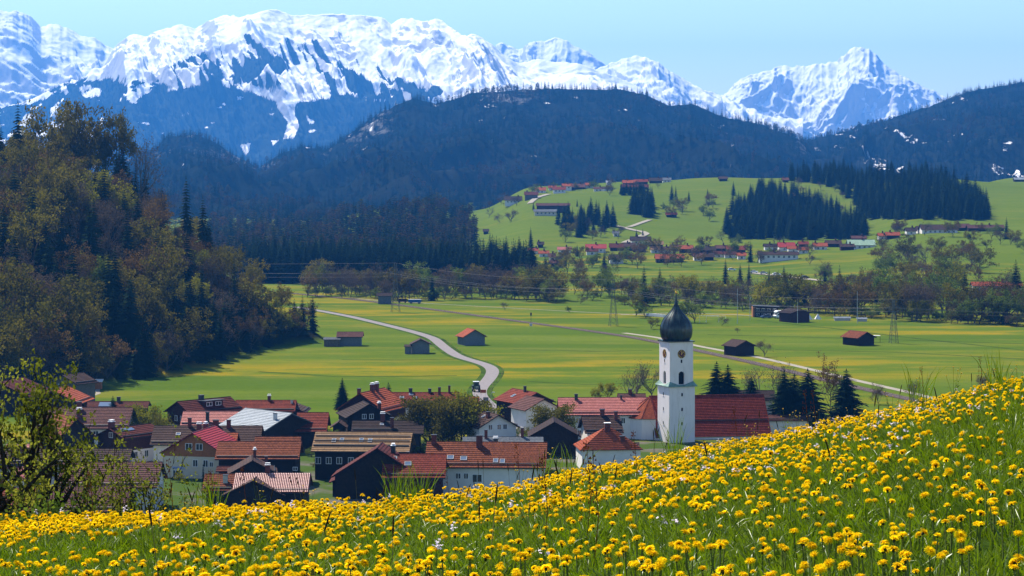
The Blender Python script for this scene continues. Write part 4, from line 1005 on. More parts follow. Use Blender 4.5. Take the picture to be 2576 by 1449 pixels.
# hipped roof house
def hip_house():
    d = F * (EYE - 4.0) / (Y4(1350) - PHY); t = thing('house', 'white house with salmon hipped roof and dark chimney before the church', 'house', ((X4(455) - PCX) / F * d, d + 4.5, 0), .1, V_)
    w = (X4(660) - X4(165)) / F * d / 2; h = 5.2; ze = 4.0; zr = EYE - (Y4(1182) - PHY) / F * (d + 4.5)
    m = MB(); m.box(-w + .5, w - .5, -h + .5, h - .5, -1, ze); m.build('wall', WM['white'], t)
    V = []; Fc = []; UV = []
    base = [(-w, -h), (w, -h), (w, h), (-w, h)]; top = [(-.8, 0), (.8, 0), (.8, 0), (-.8, 0)]; n = 12
    for e in range(4):
        a, b = base[e], base[(e + 1) % 4]; ta, tb = top[e], top[(e + 1) % 4]; ln = math.dist(a, b)
        for i in range(n):
            f0, f1 = i / n, (i + 1) / n; L = lambda p, q, f: (p[0] + (q[0] - p[0]) * f, p[1] + (q[1] - p[1]) * f)
            z0, z1 = ze + (zr - ze) * f0, ze + (zr - ze) * f1; k_ = len(V)
            p0, p1, p2, p3 = L(a, ta, f0), L(b, tb, f0), L(b, tb, f1), L(a, ta, f1)
            V += [p0 + (z0 + .05,), p1 + (z0 + .05,), p2 + (z1,), p3 + (z1,), p0 + (z0 - .02,), p1 + (z0 - .02,)]
            Fc += [(k_, k_ + 1, k_ + 2, k_ + 3), (k_ + 4, k_ + 5, k_ + 1, k_)]; UV += [(0, f0 * 7), (ln, f0 * 7), (ln * .5, f1 * 7), (ln * .5, f1 * 7)] * 2
    V += [(-w, -h, ze - .05), (w, -h, ze - .05), (w, h, ze - .05), (-w, h, ze - .05)]; k_ = len(V) - 4; Fc.append((k_ + 3, k_ + 2, k_ + 1, k_)); UV += [(0, 0)] * 4
    r_ = obj('roof', new_mesh('roof', V, np.array(Fc), [RM['orange']], uv=np.array(UV)), t)
    for x, y, zt, ww in ((-.2, -.6, zr + 1.0, 1.1), (2.4, -3.0, ze + 2.4, .9)):
        m = MB(); m.box(x - ww / 2, x + ww / 2, y - .4, y + .4, ze, zt); c = m.build('chimney', M_brick, t); m = MB(); m.box(x - ww / 2 - .1, x + ww / 2 + .1, y - .5, y + .5, zt + .002, zt + .12); m.build('chimney_cap', M_white if ww > 1 else M_darkmetal, c)
hip_house()
broad('shed', 'brown lean-to roof against the salmon hipped house', X4(310), X4(690), Y4(1298), Y4(1350), 2.6, 22, 0, 'brown', 'white', cat='shed')
# ================================================================ CHURCH
def plaster_mat():
    t = NT('church_plaster'); n = t.noise(t.coords('Object', (1, 1, .18)), 1.6, 6, .65); n2 = t.noise(t.coords('Object'), .35, 4)
    c = t.mix(t.math('MULTIPLY', t.ramp(n, .50, .78), .55), (.76, .71, .70), (.50, .46, .44)); c = t.mix(t.math('MULTIPLY', t.ramp(n2, .45, .7), .25), c, (.62, .57, .54))
    return t.done(t.principled(c, .92, .05, 0, t.bump(t.noise(t.coords('Object'), 3, 4), .15, .05)))
M_plaster = plaster_mat()
M_copper = NT('dome_copper'); _n = M_copper.noise(M_copper.coords('Object', (1, 1, .25)), .9, 5, .7)
M_copper = M_copper.done(M_copper.principled(M_copper.mix(M_copper.ramp(_n, .45, .75), (.009, .013, .012), (.05, .095, .08)), .30, .6, .3))
M_patina = plain('copper_patina', (.15, .25, .21), .6, .4, var=.3, scale=1.5)
M_gold = NT('gilding'); M_gold = M_gold.done(M_gold.principled((.80, .46, .08), .22, .6, 1.0))
M_goldp = plain('gold_paint', (.70, .42, .06), .4, .5, .2, var=.1)
M_clock = plain('clock_black', (.018, .008, .008), .6, .2, var=.2)
M_clockred = plain('clock_dark_red', (.10, .018, .012), .6, .2, var=.2)
M_dark = plain('dark_opening', (.012, .012, .014), .9, .1, var=.1)
RM['church'] = roof_material('roof_church', (.15, .022, .012), (.19, .032, .015), blotch=.7)
RM['apse'] = roof_material('roof_apse', (.30, .065, .028), (.35, .085, .035), tile=(.22, .2), blotch=.3)

TH = math.radians(20.8)
dT = 515.0; txm = (X4(975) - PCX) / F * (dT + 3)
church = thing('church', 'white village church with dark onion dome tower and long red nave roof', 'church', (txm, dT + 3, 0), TH)
# the tower: square shaft in two stages
def sq(h): return [(-h, -h), (h, -h), (h, h), (-h, h)]
def zt(v, d=dT): return EYE - (Y4(v) - PHY) / F * d
Hl, Hu = 3.0, 2.72
z_c, z_d = zt(858), zt(520)
m = MB(); m.box(-Hl, Hl, -Hl, Hl, -3, z_c); m.build('tower_lower_stage', M_plaster, church)
def arch_wall(hw, z0, z1, aw, az0, ah):
    """wall panel in the x-z plane with an arched opening"""
    V = []; n = 8; r = aw / 2; pts = [(-r, az0), (-r, az0 + ah - r)] + [(-r * math.cos(math.pi * k / n), az0 + ah - r + r * math.sin(math.pi * k / n)) for k in range(1, n)] + [(r, az0 + ah - r), (r, az0)]
    outer = [(-hw, z0), (hw, z0), (hw, z1), (-hw, z1)]
    return pts, outer
up = MB()
aw, az0, ah = 1.32, zt(850) + .1, 2.75
for q in range(4):
    a = q * math.pi / 2; ca, sa = math.cos(a), math.sin(a)
    def R3(x, y, z): return (x * ca - y * sa, x * sa + y * ca, z)
    pts, _ = arch_wall(Hu, z_c, z_d, aw, az0, ah); top = az0 + ah
    rows = []
    V = [R3(-Hu, -Hu, z_c), R3(-aw / 2, -Hu, z_c), R3(-aw / 2, -Hu, z_d), R3(-Hu, -Hu, z_d)]; up.add(V, [[0, 1, 2, 3]])
    V = [R3(aw / 2, -Hu, z_c), R3(Hu, -Hu, z_c), R3(Hu, -Hu, z_d), R3(aw / 2, -Hu, z_d)]; up.add(V, [[0, 1, 2, 3]])
    V = [R3(-aw / 2, -Hu, z_c), R3(aw / 2, -Hu, z_c), R3(aw / 2, -Hu, az0), R3(-aw / 2, -Hu, az0)]; up.add(V, [[0, 1, 2, 3]])
    arc = pts[1:-1]; V = [R3(x, -Hu, z) for x, z in arc] + [R3(aw / 2, -Hu, z_d), R3(-aw / 2, -Hu, z_d)]
    nn = len(arc); mid = nn // 2
    up.add(V + [R3(0, -Hu, z_d)], [[i, i + 1, nn + 2] for i in range(nn - 1)] + [[0, nn + 2, nn + 1], [nn - 1, nn, nn + 2]])
    V = [R3(x, -Hu, z) for x, z in pts] + [R3(x, -Hu + .45, z) for x, z in pts]; k = len(pts)
    up.add(V, [[i, i + 1, k + i + 1, k + i] for i in range(k - 1)] + [[k - 1, 0, k, 2 * k - 1]])
up.build('tower_upper_stage', M_plaster, church)
for q in range(4):
    a = q * math.pi / 2
    l = MB(); pts, _ = arch_wall(Hu, 0, 0, aw - .02, 0.01, ah - .02)
    l.add([(x, .42, z) for x, z in pts], [list(range(len(pts)))])
    for i in range(8): l.box(-aw / 2 + .02, aw / 2 - .02, .25, .40, .15 + i * .27, .19 + i * .27)
    lo = l.build('belfry_louvre', M_dark, church); lo.location = (math.sin(a) * Hu, -math.cos(a) * Hu, az0); lo.rotation_euler = (0, 0, a)
# skirt roof between the stages
ck = MB(); o1, o2 = Hl + .42, Hu + .02; zb, zt2 = z_c + .004, z_c + .95
n1 = 6
for q in range(4):
    a = q * math.pi / 2; ca, sa = math.cos(a), math.sin(a)
    def R3(x, y, z): return (x * ca - y * sa, x * sa + y * ca, z)
    for sg in (-1, 1):          # little gabled pieces rise towards the corners, the arch breaks them in the middle
        ck.add([R3(sg * o1, -o1, zb), R3(sg * .75, -o1, zb), R3(sg * .75, -o2, zb + .25), R3(sg * o2, -o2, zt2)], [[0, 1, 2, 3] if sg < 0 else [3, 2, 1, 0]])
    ck.add([R3(-.75, -o1, zb), R3(.75, -o1, zb), R3(.75, -o2, zb + .25), R3(-.75, -o2, zb + .25)], [[0, 1, 2, 3]])
    ck.add([R3(-o1, -o1, zb), R3(o1, -o1, zb), R3(o1, -o1, zb - .18), R3(-o1, -o1, zb - .18)], [[3, 2, 1, 0]])
ck.add([(-o1, -o1, zb - .18), (o1, -o1, zb - .18), (o1, o1, zb - .18), (-o1, o1, zb - .18)], [[3, 2, 1, 0]])
ck.build('skirt_roof', M_patina, church)
ev = MB(); ev.box(-Hu - .30, Hu + .30, -Hu - .30, Hu + .30, z_d + .002, z_d + .22); ev.build('dome_eave', M_copper, church)
# onion dome with standing seams
prof = [(0, 2.75), (.2, 3.05), (.7, 3.38), (1.5, 3.58), (2.4, 3.62), (3.2, 3.5), (4.0, 3.16), (4.7, 2.7), (5.4, 2.08), (6.0, 1.5), (6.5, 1.08), (7.0, .72), (7.6, .44), (8.3, .27), (9.2, .17), (10.3, .11)]
dm = MB(); nseg = 48
V = []; Fc = []
for z, r in prof:
    for k in range(nseg):
        t = 2 * math.pi * k / nseg; f = 1.0 - .05 * abs(math.sin(t * 4)) ** .8; V.append((r * f * math.cos(t), r * f * math.sin(t), z_d + .22 + z))
for i in range(len(prof) - 1):
    for k in range(nseg): Fc.append((i * nseg + k, i * nseg + (k + 1) % nseg, (i + 1) * nseg + (k + 1) % nseg, (i + 1) * nseg + k))
dome = obj('onion_dome', new_mesh('onion_dome', V, np.array(Fc), [M_copper], smooth=True), church)
for k in range(16):
    t = 2 * math.pi * (k + .5) / 16; f = 1.0 - .05 * abs(math.sin(t * 4)) ** .8
    s = MB(); s.tube([((r * f + .015) * math.cos(t), (r * f + .015) * math.sin(t), z_d + .22 + z) for z, r in prof[:-3]], [.055] * (len(prof) - 3), 4); s.build('seam', M_copper, dome)
zb = zt(140)
m = MB(); m.lathe([(zb + .30 * math.sin(a_ * math.pi / 10), max(.02, .30 * math.cos(a_ * math.pi / 10))) for a_ in range(-5, 6)], 14); m.build('gilded_ball', M_gold, church, True)
m = MB(); m.tube([(0, 0, zb - 1.2), (0, 0, zt(45))], [.07, .05], 6); m.box(-.04, .04, -.45, .45, zt(75) - .05, zt(75) + .05); m.build('finial_cross', M_darkmetal, church)
# clock faces
def clock(parent, q, zc, r, time=(12 + 8 / 60)):
    a = q * math.pi / 2
    c = MB(); c.lathe([(0, r), (.05, r)], 32); face = c.build('clock_face', M_clock, parent)
    face.location = (math.sin(a) * Hu, -math.cos(a) * Hu, zc); face.rotation_euler = (math.pi / 2, 0, a)
    c = MB(); c.lathe([(.052, r * .55), (.06, r * .55)], 28); c.build('dial_centre', M_clockred, face)
    c = MB()
    for (ra, rb) in ((.97, 1.0),):
        for k in range(40):
            t0, t1 = 2 * math.pi * k / 40, 2 * math.pi * (k + 1) / 40
            c.add([(r * ra * math.cos(t0), r * ra * math.sin(t0), .058), (r * rb * math.cos(t0), r * rb * math.sin(t0), .058), (r * rb * math.cos(t1), r * rb * math.sin(t1), .058), (r * ra * math.cos(t1), r * ra * math.sin(t1), .058)], [[0, 1, 2, 3]])
    c.build('dial_ring', M_goldp, face)
    romans = ['XII', 'I', 'II', 'III', 'IIII', 'V', 'VI', 'VII', 'VIII', 'IX', 'X', 'XI']
    for k, rn in enumerate(romans):
        t = math.pi / 2 - 2 * math.pi * k / 12; n_ = MB(); u = Vector((math.cos(t), math.sin(t), 0)); s = Vector((-u.y, u.x, 0)) * -1
        wd = {'I': .06, 'V': .12, 'X': .12}; tot = sum(wd[ch] for ch in rn); x = -tot / 2
        for ch in rn:
            w = wd[ch]; cx = x + w / 2; x += w
            p0, p1 = u * (r * .64), u * (r * .92)
            zz = Vector((0, 0, .066))
            if ch == 'I': n_.bar(p0 + s * cx + zz, p1 + s * cx + zz, .045, .012)
            elif ch == 'V': n_.bar(p0 + s * cx + zz, p1 + s * (cx - .045) + zz, .035, .012); n_.bar(p0 + s * cx + zz, p1 + s * (cx + .045) + zz, .035, .012)
            else: n_.bar(p0 + s * (cx - .045) + zz, p1 + s * (cx + .045) + zz, .035, .012); n_.bar(p0 + s * (cx + .045) + zz, p1 + s * (cx - .045) + zz, .035, .012)
        n_.build('numeral', M_goldp, face)
    for nm, ang, ln, w in (('minute_hand', math.radians(90 - 44), .86, .08), ('hour_hand', math.radians(90 - 4), .60, .11)):
        h = MB(); h.bar(Vector((-math.cos(ang), -math.sin(ang), 0)) * .18 * r + Vector((0, 0, .085)), Vector((math.cos(ang), math.sin(ang), 0)) * ln * r + Vector((0, 0, .085)), w, .02); h.build(nm, M_goldp, face)
for q in (0, 3): clock(church, q, zt(612), .92)
def slit(q, v, w, h, hwall, off=0.0):
    a = q * math.pi / 2; ca, sa = math.cos(a), math.sin(a); m = MB()
    m.box(-w / 2, w / 2, -.02, .03, -h / 2, h / 2); o = m.build('slit_window', M_dark, church)
    o.location = (off * ca + math.sin(a) * hwall, off * sa - math.cos(a) * hwall, zt(v)); o.rotation_euler = (0, 0, a)
    m = MB(); m.box(-w / 2 - .08, w / 2 + .08, -.10, .03, -h / 2 - .10, -h / 2 - .002); m.build('sill', M_plaster, o)
for q in (0, 3):
    slit(q, 668, .36, .68, Hu)
    for v in (925, 1040, 1150): slit(q, v, .36, .66, Hl)
# nave and chancel behind the tower: built in world directions inside the church frame
nv_yaw = math.radians(8); rel = nv_yaw - TH
nave = bpy.data.objects.new('nave', None); C.objects.link(nave); nave.parent = church; nave.rotation_euler = (0, 0, rel)
dN = dT + 11.5
n_off = Vector((0, 8.7, 0)); zrN = zt(934, dN)
xr = (X4(1662) - PCX) / F * (dN + 2) - txm; xl = (X4(762) - PCX) / F * dN - txm
hwN = 7.4; zeN = .7
nave.location = (Matrix.Rotation(-TH, 3, 'Z') @ n_off)
Lr = xr - xl; cxn = (xr + xl) / 2
ro = roof_part(nave, Lr, hwN, zeN, zrN, RM['church'], 'nave_roof'); ro.location = (cxn, 0, 0)
m = MB(); m.box(-Lr / 2 + .01, Lr / 2 - .3, -hwN + .5, hwN - .5, -2, zeN + .3); w_ = m.build('nave_wall', M_plaster, nave); w_.location = (cxn, 0, 0)
m = MB(); m.add([(Lr / 2 - .3, -hwN + .5, zeN), (Lr / 2 - .3, hwN - .5, zeN), (Lr / 2 - .3, 0, zrN - .4)], [[0, 1, 2]]); w_ = m.build('nave_gable', M_plaster, nave); w_.location = (cxn, 0, 0)
m = MB(); m.bar((-Lr / 2, 0, zrN + .05), (Lr / 2, 0, zrN + .05), .3, .14); w_ = m.build('nave_ridge', RM['church'], nave); w_.location = (cxn, 0, 0)
s_ = .62; m = MB(); m.bar((-Lr / 2 + .3, -hwN * s_ - .05, zrN + (zeN - zrN) * s_ + .12), (Lr / 2 - .3, -hwN * s_ - .05, zrN + (zeN - zrN) * s_ + .12), .06, .16); w_ = m.build('snow_guard', M_darkmetal, nave); w_.location = (cxn, 0, 0)
# polygonal chancel at the left end of the nave
ns = 6; Ra = 6.3; ze_a = zt(1142, dT - 2); ap = Vector((xl + .3, 0, zrN))
ang = [math.radians(90 + 180 * k / ns) for k in range(ns + 1)]
ring = [Vector((ap.x + Ra * math.cos(a) * .98, Ra * math.sin(a), ze_a)) for a in ang]
V = []; Fc = []; UV = []
for k in range(ns):
    a, b = ring[k], ring[k + 1]; n = 20
    for i in range(n):
        f0, f1 = i / n, (i + 1) / n; p = [a.lerp(ap, f0), b.lerp(ap, f0), b.lerp(ap, f1), a.lerp(ap, f1)]; j = len(V)
        V += [(p[0].x, p[0].y, p[0].z + .04), (p[1].x, p[1].y, p[1].z + .04), tuple(p[2]), tuple(p[3]), (p[0].x, p[0].y, p[0].z - .03), (p[1].x, p[1].y, p[1].z - .03)]
        Fc += [(j, j + 1, j + 2, j + 3), (j + 4, j + 5, j + 1, j)]; UV += [(0, f0 * 8), (3.2, f0 * 8), (1.6 + (1 - f1) * 1.6, f1 * 8), (1.6 - (1 - f1) * 1.6, f1 * 8)] * 2
ar = obj('chancel_roof', new_mesh('chancel_roof', V, np.array(Fc), [RM['apse']], uv=np.array(UV)), nave)
hipm = plain('hip_tile_dark', (.10, .02, .014), .7)
for k in range(ns + 1):
    m = MB(); m.bar(ring[k] + Vector((0, 0, .05)), ap + Vector((0, 0, .05)), .18, .12); m.build('hip_ridge', RM['church'], nave)
m = MB(); inner = [Vector((ap.x + (Ra - .45) * math.cos(a), (Ra - .45) * math.sin(a), 0)) for a in ang]; n = len(inner)
m.add([(p.x, p.y, -2) for p in inner] + [(p.x, p.y, ze_a - .02) for p in inner], [[i, i + 1, n + i + 1, n + i] for i in range(n - 1)] + [[n + i for i in range(n)]])
m.build('chancel_wall', M_plaster, nave)
m = MB(); m.add([(p.x, p.y, ze_a - .06) for p in ring], [list(range(n))[::-1]]); m.build('chancel_eave', M_white, nave)
m = MB(); p = inner[3]; m.tube([(p.x * 1.0 + .0, p.y - .02, -1), (p.x, p.y - .02, ze_a - .05)], [.07, .07], 6); m.build('downpipe', M_darkmetal, nave)
# ================================================================ THINGS IN THE VALLEY
def hit(px, py, d0=560, d1=2650):
    """where the sight line through (px, py) meets the valley ground"""
    px = np.atleast_1d(np.asarray(px, float)); py = np.atleast_1d(np.asarray(py, float)); d = np.linspace(d0, d1, 1500)
    X = ((px - PCX) / F)[:, None] * d[None]; Z = EYE - ((py - PHY) / F)[:, None] * d[None]
    H = right_hills(X, np.repeat(d[None], len(px), 0)); H = np.maximum(H, 0)
    b = H >= Z; i = np.where(b.any(1), b.argmax(1), len(d) - 1)
    r = np.arange(len(px)); return np.stack([X[r, i], d[i], H[r, i]], 1)

# ---- roads and railway (sheets laid on the ground)
def ribbon(name, pts, width, mat, lift=.05, off=0.0, n=140):
    p = np.array(pts, float); s = np.concatenate([[0], np.cumsum(np.hypot(*np.diff(p[:, :2], axis=0).T))]); u = np.linspace(0, s[-1], n)
    xs = np.interp(u, s, p[:, 0]); ys = np.interp(u, s, p[:, 1])
    for _ in range(14):
        xs[1:-1] = (xs[:-2] + 2 * xs[1:-1] + xs[2:]) / 4; ys[1:-1] = (ys[:-2] + 2 * ys[1:-1] + ys[2:]) / 4
    tx, ty = np.gradient(xs), np.gradient(ys); l = np.hypot(tx, ty); nx, ny = -ty / l, tx / l
    V = []
    for e in (-1, 1):
        x = xs + nx * (off + e * width / 2); y = ys + ny * (off + e * width / 2); V.append(np.stack([x, y, np.maximum(right_hills(x, y), 0) + lift], 1))
    V = np.concatenate(V); i = np.arange(n - 1); Fc = np.stack([i, i + 1, i + n + 1, i + n], 1)[:, ::-1]
    o = obj(name, new_mesh(name, V, Fc, [mat])); tag(o, kind='structure'); return xs, ys
def gpts(l): return [tuple(G(a, b))[:2] for a, b in l]
M_asph = plain('road_asphalt', (.20, .185, .19), .95, .0, var=.12, scale=.8)
M_gravel = plain('path_gravel', (.26, .24, .20), .95, .0, var=.15, scale=.5)
M_ballast = plain('track_ballast', (.085, .066, .060), .95, .0, var=.3, scale=.6)
M_steel = plain('rail_steel', (.20, .17, .16), .5, .3, .5)
road = [(740, 772), (800, 781), (880, 796), (960, 815), (1040, 835), (1090, 850), (1115, 872), (1150, 897), (1200, 911), (1232, 919), (1243, 934), (1230, 955), (1206, 978), (1204, 995), (1222, 1012), (1250, 1035), (1272, 1060), (1290, 1085), (1305, 1110)]
M_verge = plain('verge_grass', (.040, .070, .010), .95, .0, var=.45, scale=.15)
rx_, ry_ = ribbon('road', gpts(road), 3.7, M_asph, .06)
ribbon('road_verge', gpts(road), 6.6, M_verge, .03)
for fm in ([(1905, 806), (2100, 827), (2300, 851), (2600, 884)], [(1780, 842), (2100, 850), (2600, 866)], [(860, 905), (1010, 906), (1180, 903)], [(1290, 880), (1500, 884), (1640, 882)], [(1330, 960), (1480, 968), (1640, 962)], [(1950, 880), (2250, 886), (2600, 905)], [(650, 935), (850, 948), (1150, 945)]): ribbon('field_margin', gpts(fm), 1.6, M_verge, .04)
rail = [(700, 735), (880, 752), (1000, 767), (1170, 790), (1300, 808), (1450, 828), (1600, 850), (1750, 881), (1900, 914), (2000, 938), (2130, 969), (2280, 1003), (2450, 1040)]
ribbon('railway_bed', gpts(rail), 4.0, M_ballast, .10)
for e in (-.72, .72): 
    xs_, ys_ = ribbon('rail', gpts(rail), .12, M_steel, .22, e)
path_ = [(1560, 838), (1640, 849), (1750, 872), (1900, 900), (2000, 923), (2130, 955), (2280, 989), (2420, 1024)]
ribbon('field_path', gpts(path_), 2.6, M_gravel, .05, 1.5)
ribbon('field_path', gpts([(880, 749), (950, 756), (1100, 765), (1300, 776), (1500, 787), (1650, 794), (1720, 800)]), 1.3, M_gravel, .05)
ribbon('sports_road', gpts([(1560, 792), (1700, 787), (1850, 792), (1950, 798), (2050, 803)]), 1.8, M_gravel, .06)
ribbon('field_track', gpts([(188, 1004), (225, 998), (248, 990), (244, 982), (250, 978)]), 1.2, M_gravel, .05)
def hpts(l): return [tuple(h)[:2] for h in hit([a for a, b in l], [b for a, b in l])]
ribbon('hill_road', hpts([q7(1240, 575), q7(1350, 605), q7(1460, 632), q7(1560, 650), q7(1605, 672), q7(1560, 695), q7(1450, 735), q7(1400, 757)]), 5, M_gravel, .5)
ribbon('hill_road', hpts([q7(1440, 608), q7(1500, 590), q7(1570, 565), q7(1640, 542)]), 4, M_gravel, .5)
ribbon('hill_road', hpts([q7(515, 385), q7(550, 350), q7(620, 318), q7(690, 300)]), 5, M_gravel, .5)
ribbon('valley_road', hpts([q8(240, 1062), q8(400, 1080), q8(560, 1100), q8(700, 1115), q8(830, 1130)]), 5, M_gravel, .3)

# ---- far villages
def far_house(x1, x2, yr, ye, yb, rm, wm, label, group, name='house', cat='house', yaw=0.0, chim=True, wins=True):
    (x, d, z), = hit((x1 + x2) / 2, yb); ze = max(2.0, (yb - ye) / F * d); L = max(4.0, (x2 - x1) / F * d); tp = math.tan(math.radians(25))
    hw = (ye - yr) / F * d / (tp + (yr - PHY) / F) * 1.25; hw = min(max(hw, 3.6), 9.0); zr = ze + hw * tp; L *= 1.18
    R_ = random.Random(int(x1 * 7 + yr)); w = []
    if wins and wm not in ('wood', 'redwood', 'greywood'): w = auto_win(L, hw, ze, gap=2.9, w=1.1, h=1.2)[:8]
    ch = [(R_.uniform(-.3, .3) * L, 0, 1.2, .9)] if chim else []
    return house(name, label, x, d + hw, yaw, L, hw, ze, zr, rm, wm, z0=z, chim=ch, win=w, cat=cat, group=group, course=.9)
RC = {'red': 'red', 'darkred': 'dark red', 'brightred': 'bright red', 'orange': 'orange', 'pink': 'pink', 'brown': 'brown', 'darkbrown': 'dark brown', 'tan': 'tan', 'mauve': 'mauve', 'greysheet': 'pale grey', 'slate': 'slate grey', 'green': 'pale green', 'orangebrown': 'rust'}
hill_v = [(285, 430, 325, 355, 395, 'darkbrown', 'white'), (470, 585, 280, 305, 345, 'darkred', 'greywood'), (565, 660, 238, 262, 285, 'orange', 'white'), (690, 760, 222, 240, 262, 'orange', 'white'), (735, 845, 232, 255, 290, 'red', 'white'),
 (820, 905, 203, 222, 268, 'orange', 'white'), (905, 1025, 208, 235, 255, 'mauve', 'wood'), (1035, 1110, 195, 215, 240, 'orange', 'white'), (1115, 1200, 235, 250, 270, 'mauve', 'white'), (1200, 1275, 242, 255, 268, 'brown', 'white'),
 (1230, 1280, 172, 190, 215, 'greysheet', 'white'), (1390, 1495, 172, 195, 215, 'orange', 'wood'), (1500, 1615, 162, 182, 208, 'red', 'wood'), (1385, 1610, 212, 234, 255, 'darkred', 'redwood'), (1640, 1750, 150, 175, 195, 'darkbrown', 'wood'), (1760, 1835, 147, 165, 185, 'slate', 'white')]
for i, h in enumerate(sorted(hill_v)):
    a, b = q7(h[0], h[2]); a2, c = q7(h[1], h[3]); _, e = q7(0, h[4])
    far_house(a, a2, b, c, e, h[5], h[6], '%s house from the left in the hilltop village, %s roof' % (ORD[i], RC[h[5]]), 'houses of the hilltop village')
low_v = [(500, 590, 823, 843, 860, 'orange', 'white'), (600, 690, 848, 865, 885, 'orange', 'white'), (690, 755, 858, 885, 925, 'mauve', 'white'), (780, 900, 812, 832, 850, 'pink', 'white'), (1050, 1220, 775, 808, 850, 'brightred', 'white'),
 (1045, 1150, 812, 835, 868, 'darkred', 'white'), (1270, 1400, 768, 800, 830, 'darkred', 'wood'), (1400, 1500, 760, 790, 830, 'brown', 'wood'), (1470, 1640, 703, 735, 775, 'darkbrown', 'white'), (1640, 1760, 742, 770, 800, 'tan', 'wood'),
 (1480, 1600, 785, 810, 840, 'brown', 'wood'), (1650, 1740, 795, 825, 850, 'tan', 'white'), (1750, 1840, 800, 825, 850, 'brown', 'white'), (1835, 1910, 775, 800, 830, 'mauve', 'wood'), (1920, 2040, 783, 812, 850, 'orange', 'wood'),
 (2035, 2110, 815, 840, 865, 'mauve', 'wood'), (1710, 1945, 868, 905, 940, 'orange', 'wood'), (2050, 2145, 855, 885, 920, 'mauve', 'white'), (2112, 2250, 795, 825, 855, 'darkbrown', 'wood'), (2150, 2240, 858, 890, 920, 'darkbrown', 'wood'),
 (2240, 2335, 840, 862, 890, 'darkred', 'white'), (2260, 2365, 795, 820, 838, 'mauve', 'wood'), (2370, 2530, 795, 825, 850, 'red', 'wood'), (2460, 2540, 852, 875, 910, 'orange', 'white'), (2340, 2445, 848, 870, 895, 'darkred', 'white'),
 (1265, 1390, 872, 905, 950, 'darkbrown', 'white'), (1395, 1470, 865, 885, 905, 'brown', 'wood'), (705, 810, 920, 945, 985, 'mauve', 'wood'), (590, 640, 770, 785, 800, 'darkbrown', 'wood')]
low_w = [(315, 615, 890, 905, 960, 'brown', 'white'), (345, 465, 825, 845, 862, 'darkbrown', 'white'), (470, 600, 805, 838, 868, 'brightred', 'white'), (545, 640, 840, 860, 882, 'orange', 'white'), (640, 720, 805, 825, 842, 'red', 'wood'),
 (770, 880, 810, 835, 860, 'orange', 'white'), (880, 1000, 790, 815, 838, 'brown', 'wood'), (635, 720, 850, 870, 893, 'orange', 'white'), (1080, 1285, 787, 825, 850, 'green', 'white'), (1000, 1112, 830, 842, 865, 'brown', 'redwood'), (1100, 1215, 760, 778, 790, 'mauve', 'wood')]
alll = []
for h in low_v: a, b = q7(h[0], h[2]); a2, c = q7(h[1], h[3]); alll.append((a, a2, b, c, q7(0, h[4])[1], h[5], h[6]))
for h in low_w: a, b = q8(h[0], h[2]); a2, c = q8(h[1], h[3]); alll.append((a, a2, b, c, q8(0, h[4])[1], h[5], h[6]))
for i, h in enumerate(sorted(alll)): far_house(*h, '%s house from the left in the far valley village, %s roof' % (ORD[i], RC[h[5]]), 'houses of the far valley village')
farms = [(1325, 1390, 730, 752, 770, 'orange', 'white', 'small orange-roofed house left of its twin below the spruce wood'), (1395, 1505, 728, 752, 765, 'orange', 'wood', 'wide orange-roofed house below the right spruce wood'),
 (1565, 1650, 675, 700, 730, 'darkbrown', 'white', 'dark-gabled white farmhouse at the left end of the upper farm'), (1660, 1745, 670, 695, 715, 'brown', 'white', 'small brown farmhouse in the middle of the upper farm'), (1715, 1990, 655, 690, 715, 'brown', 'white', 'long low white farm building with brown roof'),
 (2000, 2110, 657, 685, 698, 'mauve', 'wood', 'mauve-roofed stable joining the long farm building'), (2115, 2390, 667, 690, 702, 'mauve', 'wood', 'very long mauve-roofed barn at the right of the upper farm'), (2165, 2540, 1155, 1185, 1212, 'orange', 'white', 'long orange roof behind the riverside trees at the right edge'),
 (500, 550, 247, 265, 280, 'mauve', 'wood', 'little hut at the clearing edge under the high spruce wood'), (2500, 2600, 250, 264, 274, 'greysheet', 'wood', 'pale metal shed roof on the green ridge at right')]
for h in farms: a, b = q8(h[0], h[2]); a2, c = q8(h[1], h[3]); far_house(a, a2, b, c, q8(0, h[4])[1], h[5], h[6], h[7], 'hillside farms')
for h in [(595, 870, 387, 405, 470, 'mauve', 'redwood', 'large red-brown hotel with flat mauve roof on the green hill'), (565, 755, 447, 462, 500, 'slate', 'cream', 'terraced front wing of the hillside hotel'), (1795, 1890, 482, 498, 516, 'red', 'wood', 'red-roofed cabin below the quarry clearing'),
          (2290, 2365, 137, 155, 176, 'brown', 'wood', 'lone brown hay barn on the crest of the green hill'), (82, 122, 645, 655, 674, 'darkbrown', 'wood', 'tiny dark hay hut on the green slope'), (1310, 1332, 676, 681, 694, 'slate', 'white', 'tiny white box hut below the hill road')]:
    a, b = q7(h[0], h[2]); a2, c = q7(h[1], h[3]); far_house(a, a2, b, c, q7(0, h[4])[1], h[5], h[6], h[7], 'buildings on the green hill', chim=False, cat='hut' if 'hut' in h[7] else 'building', name='hut' if 'hut' in h[7] else 'building')

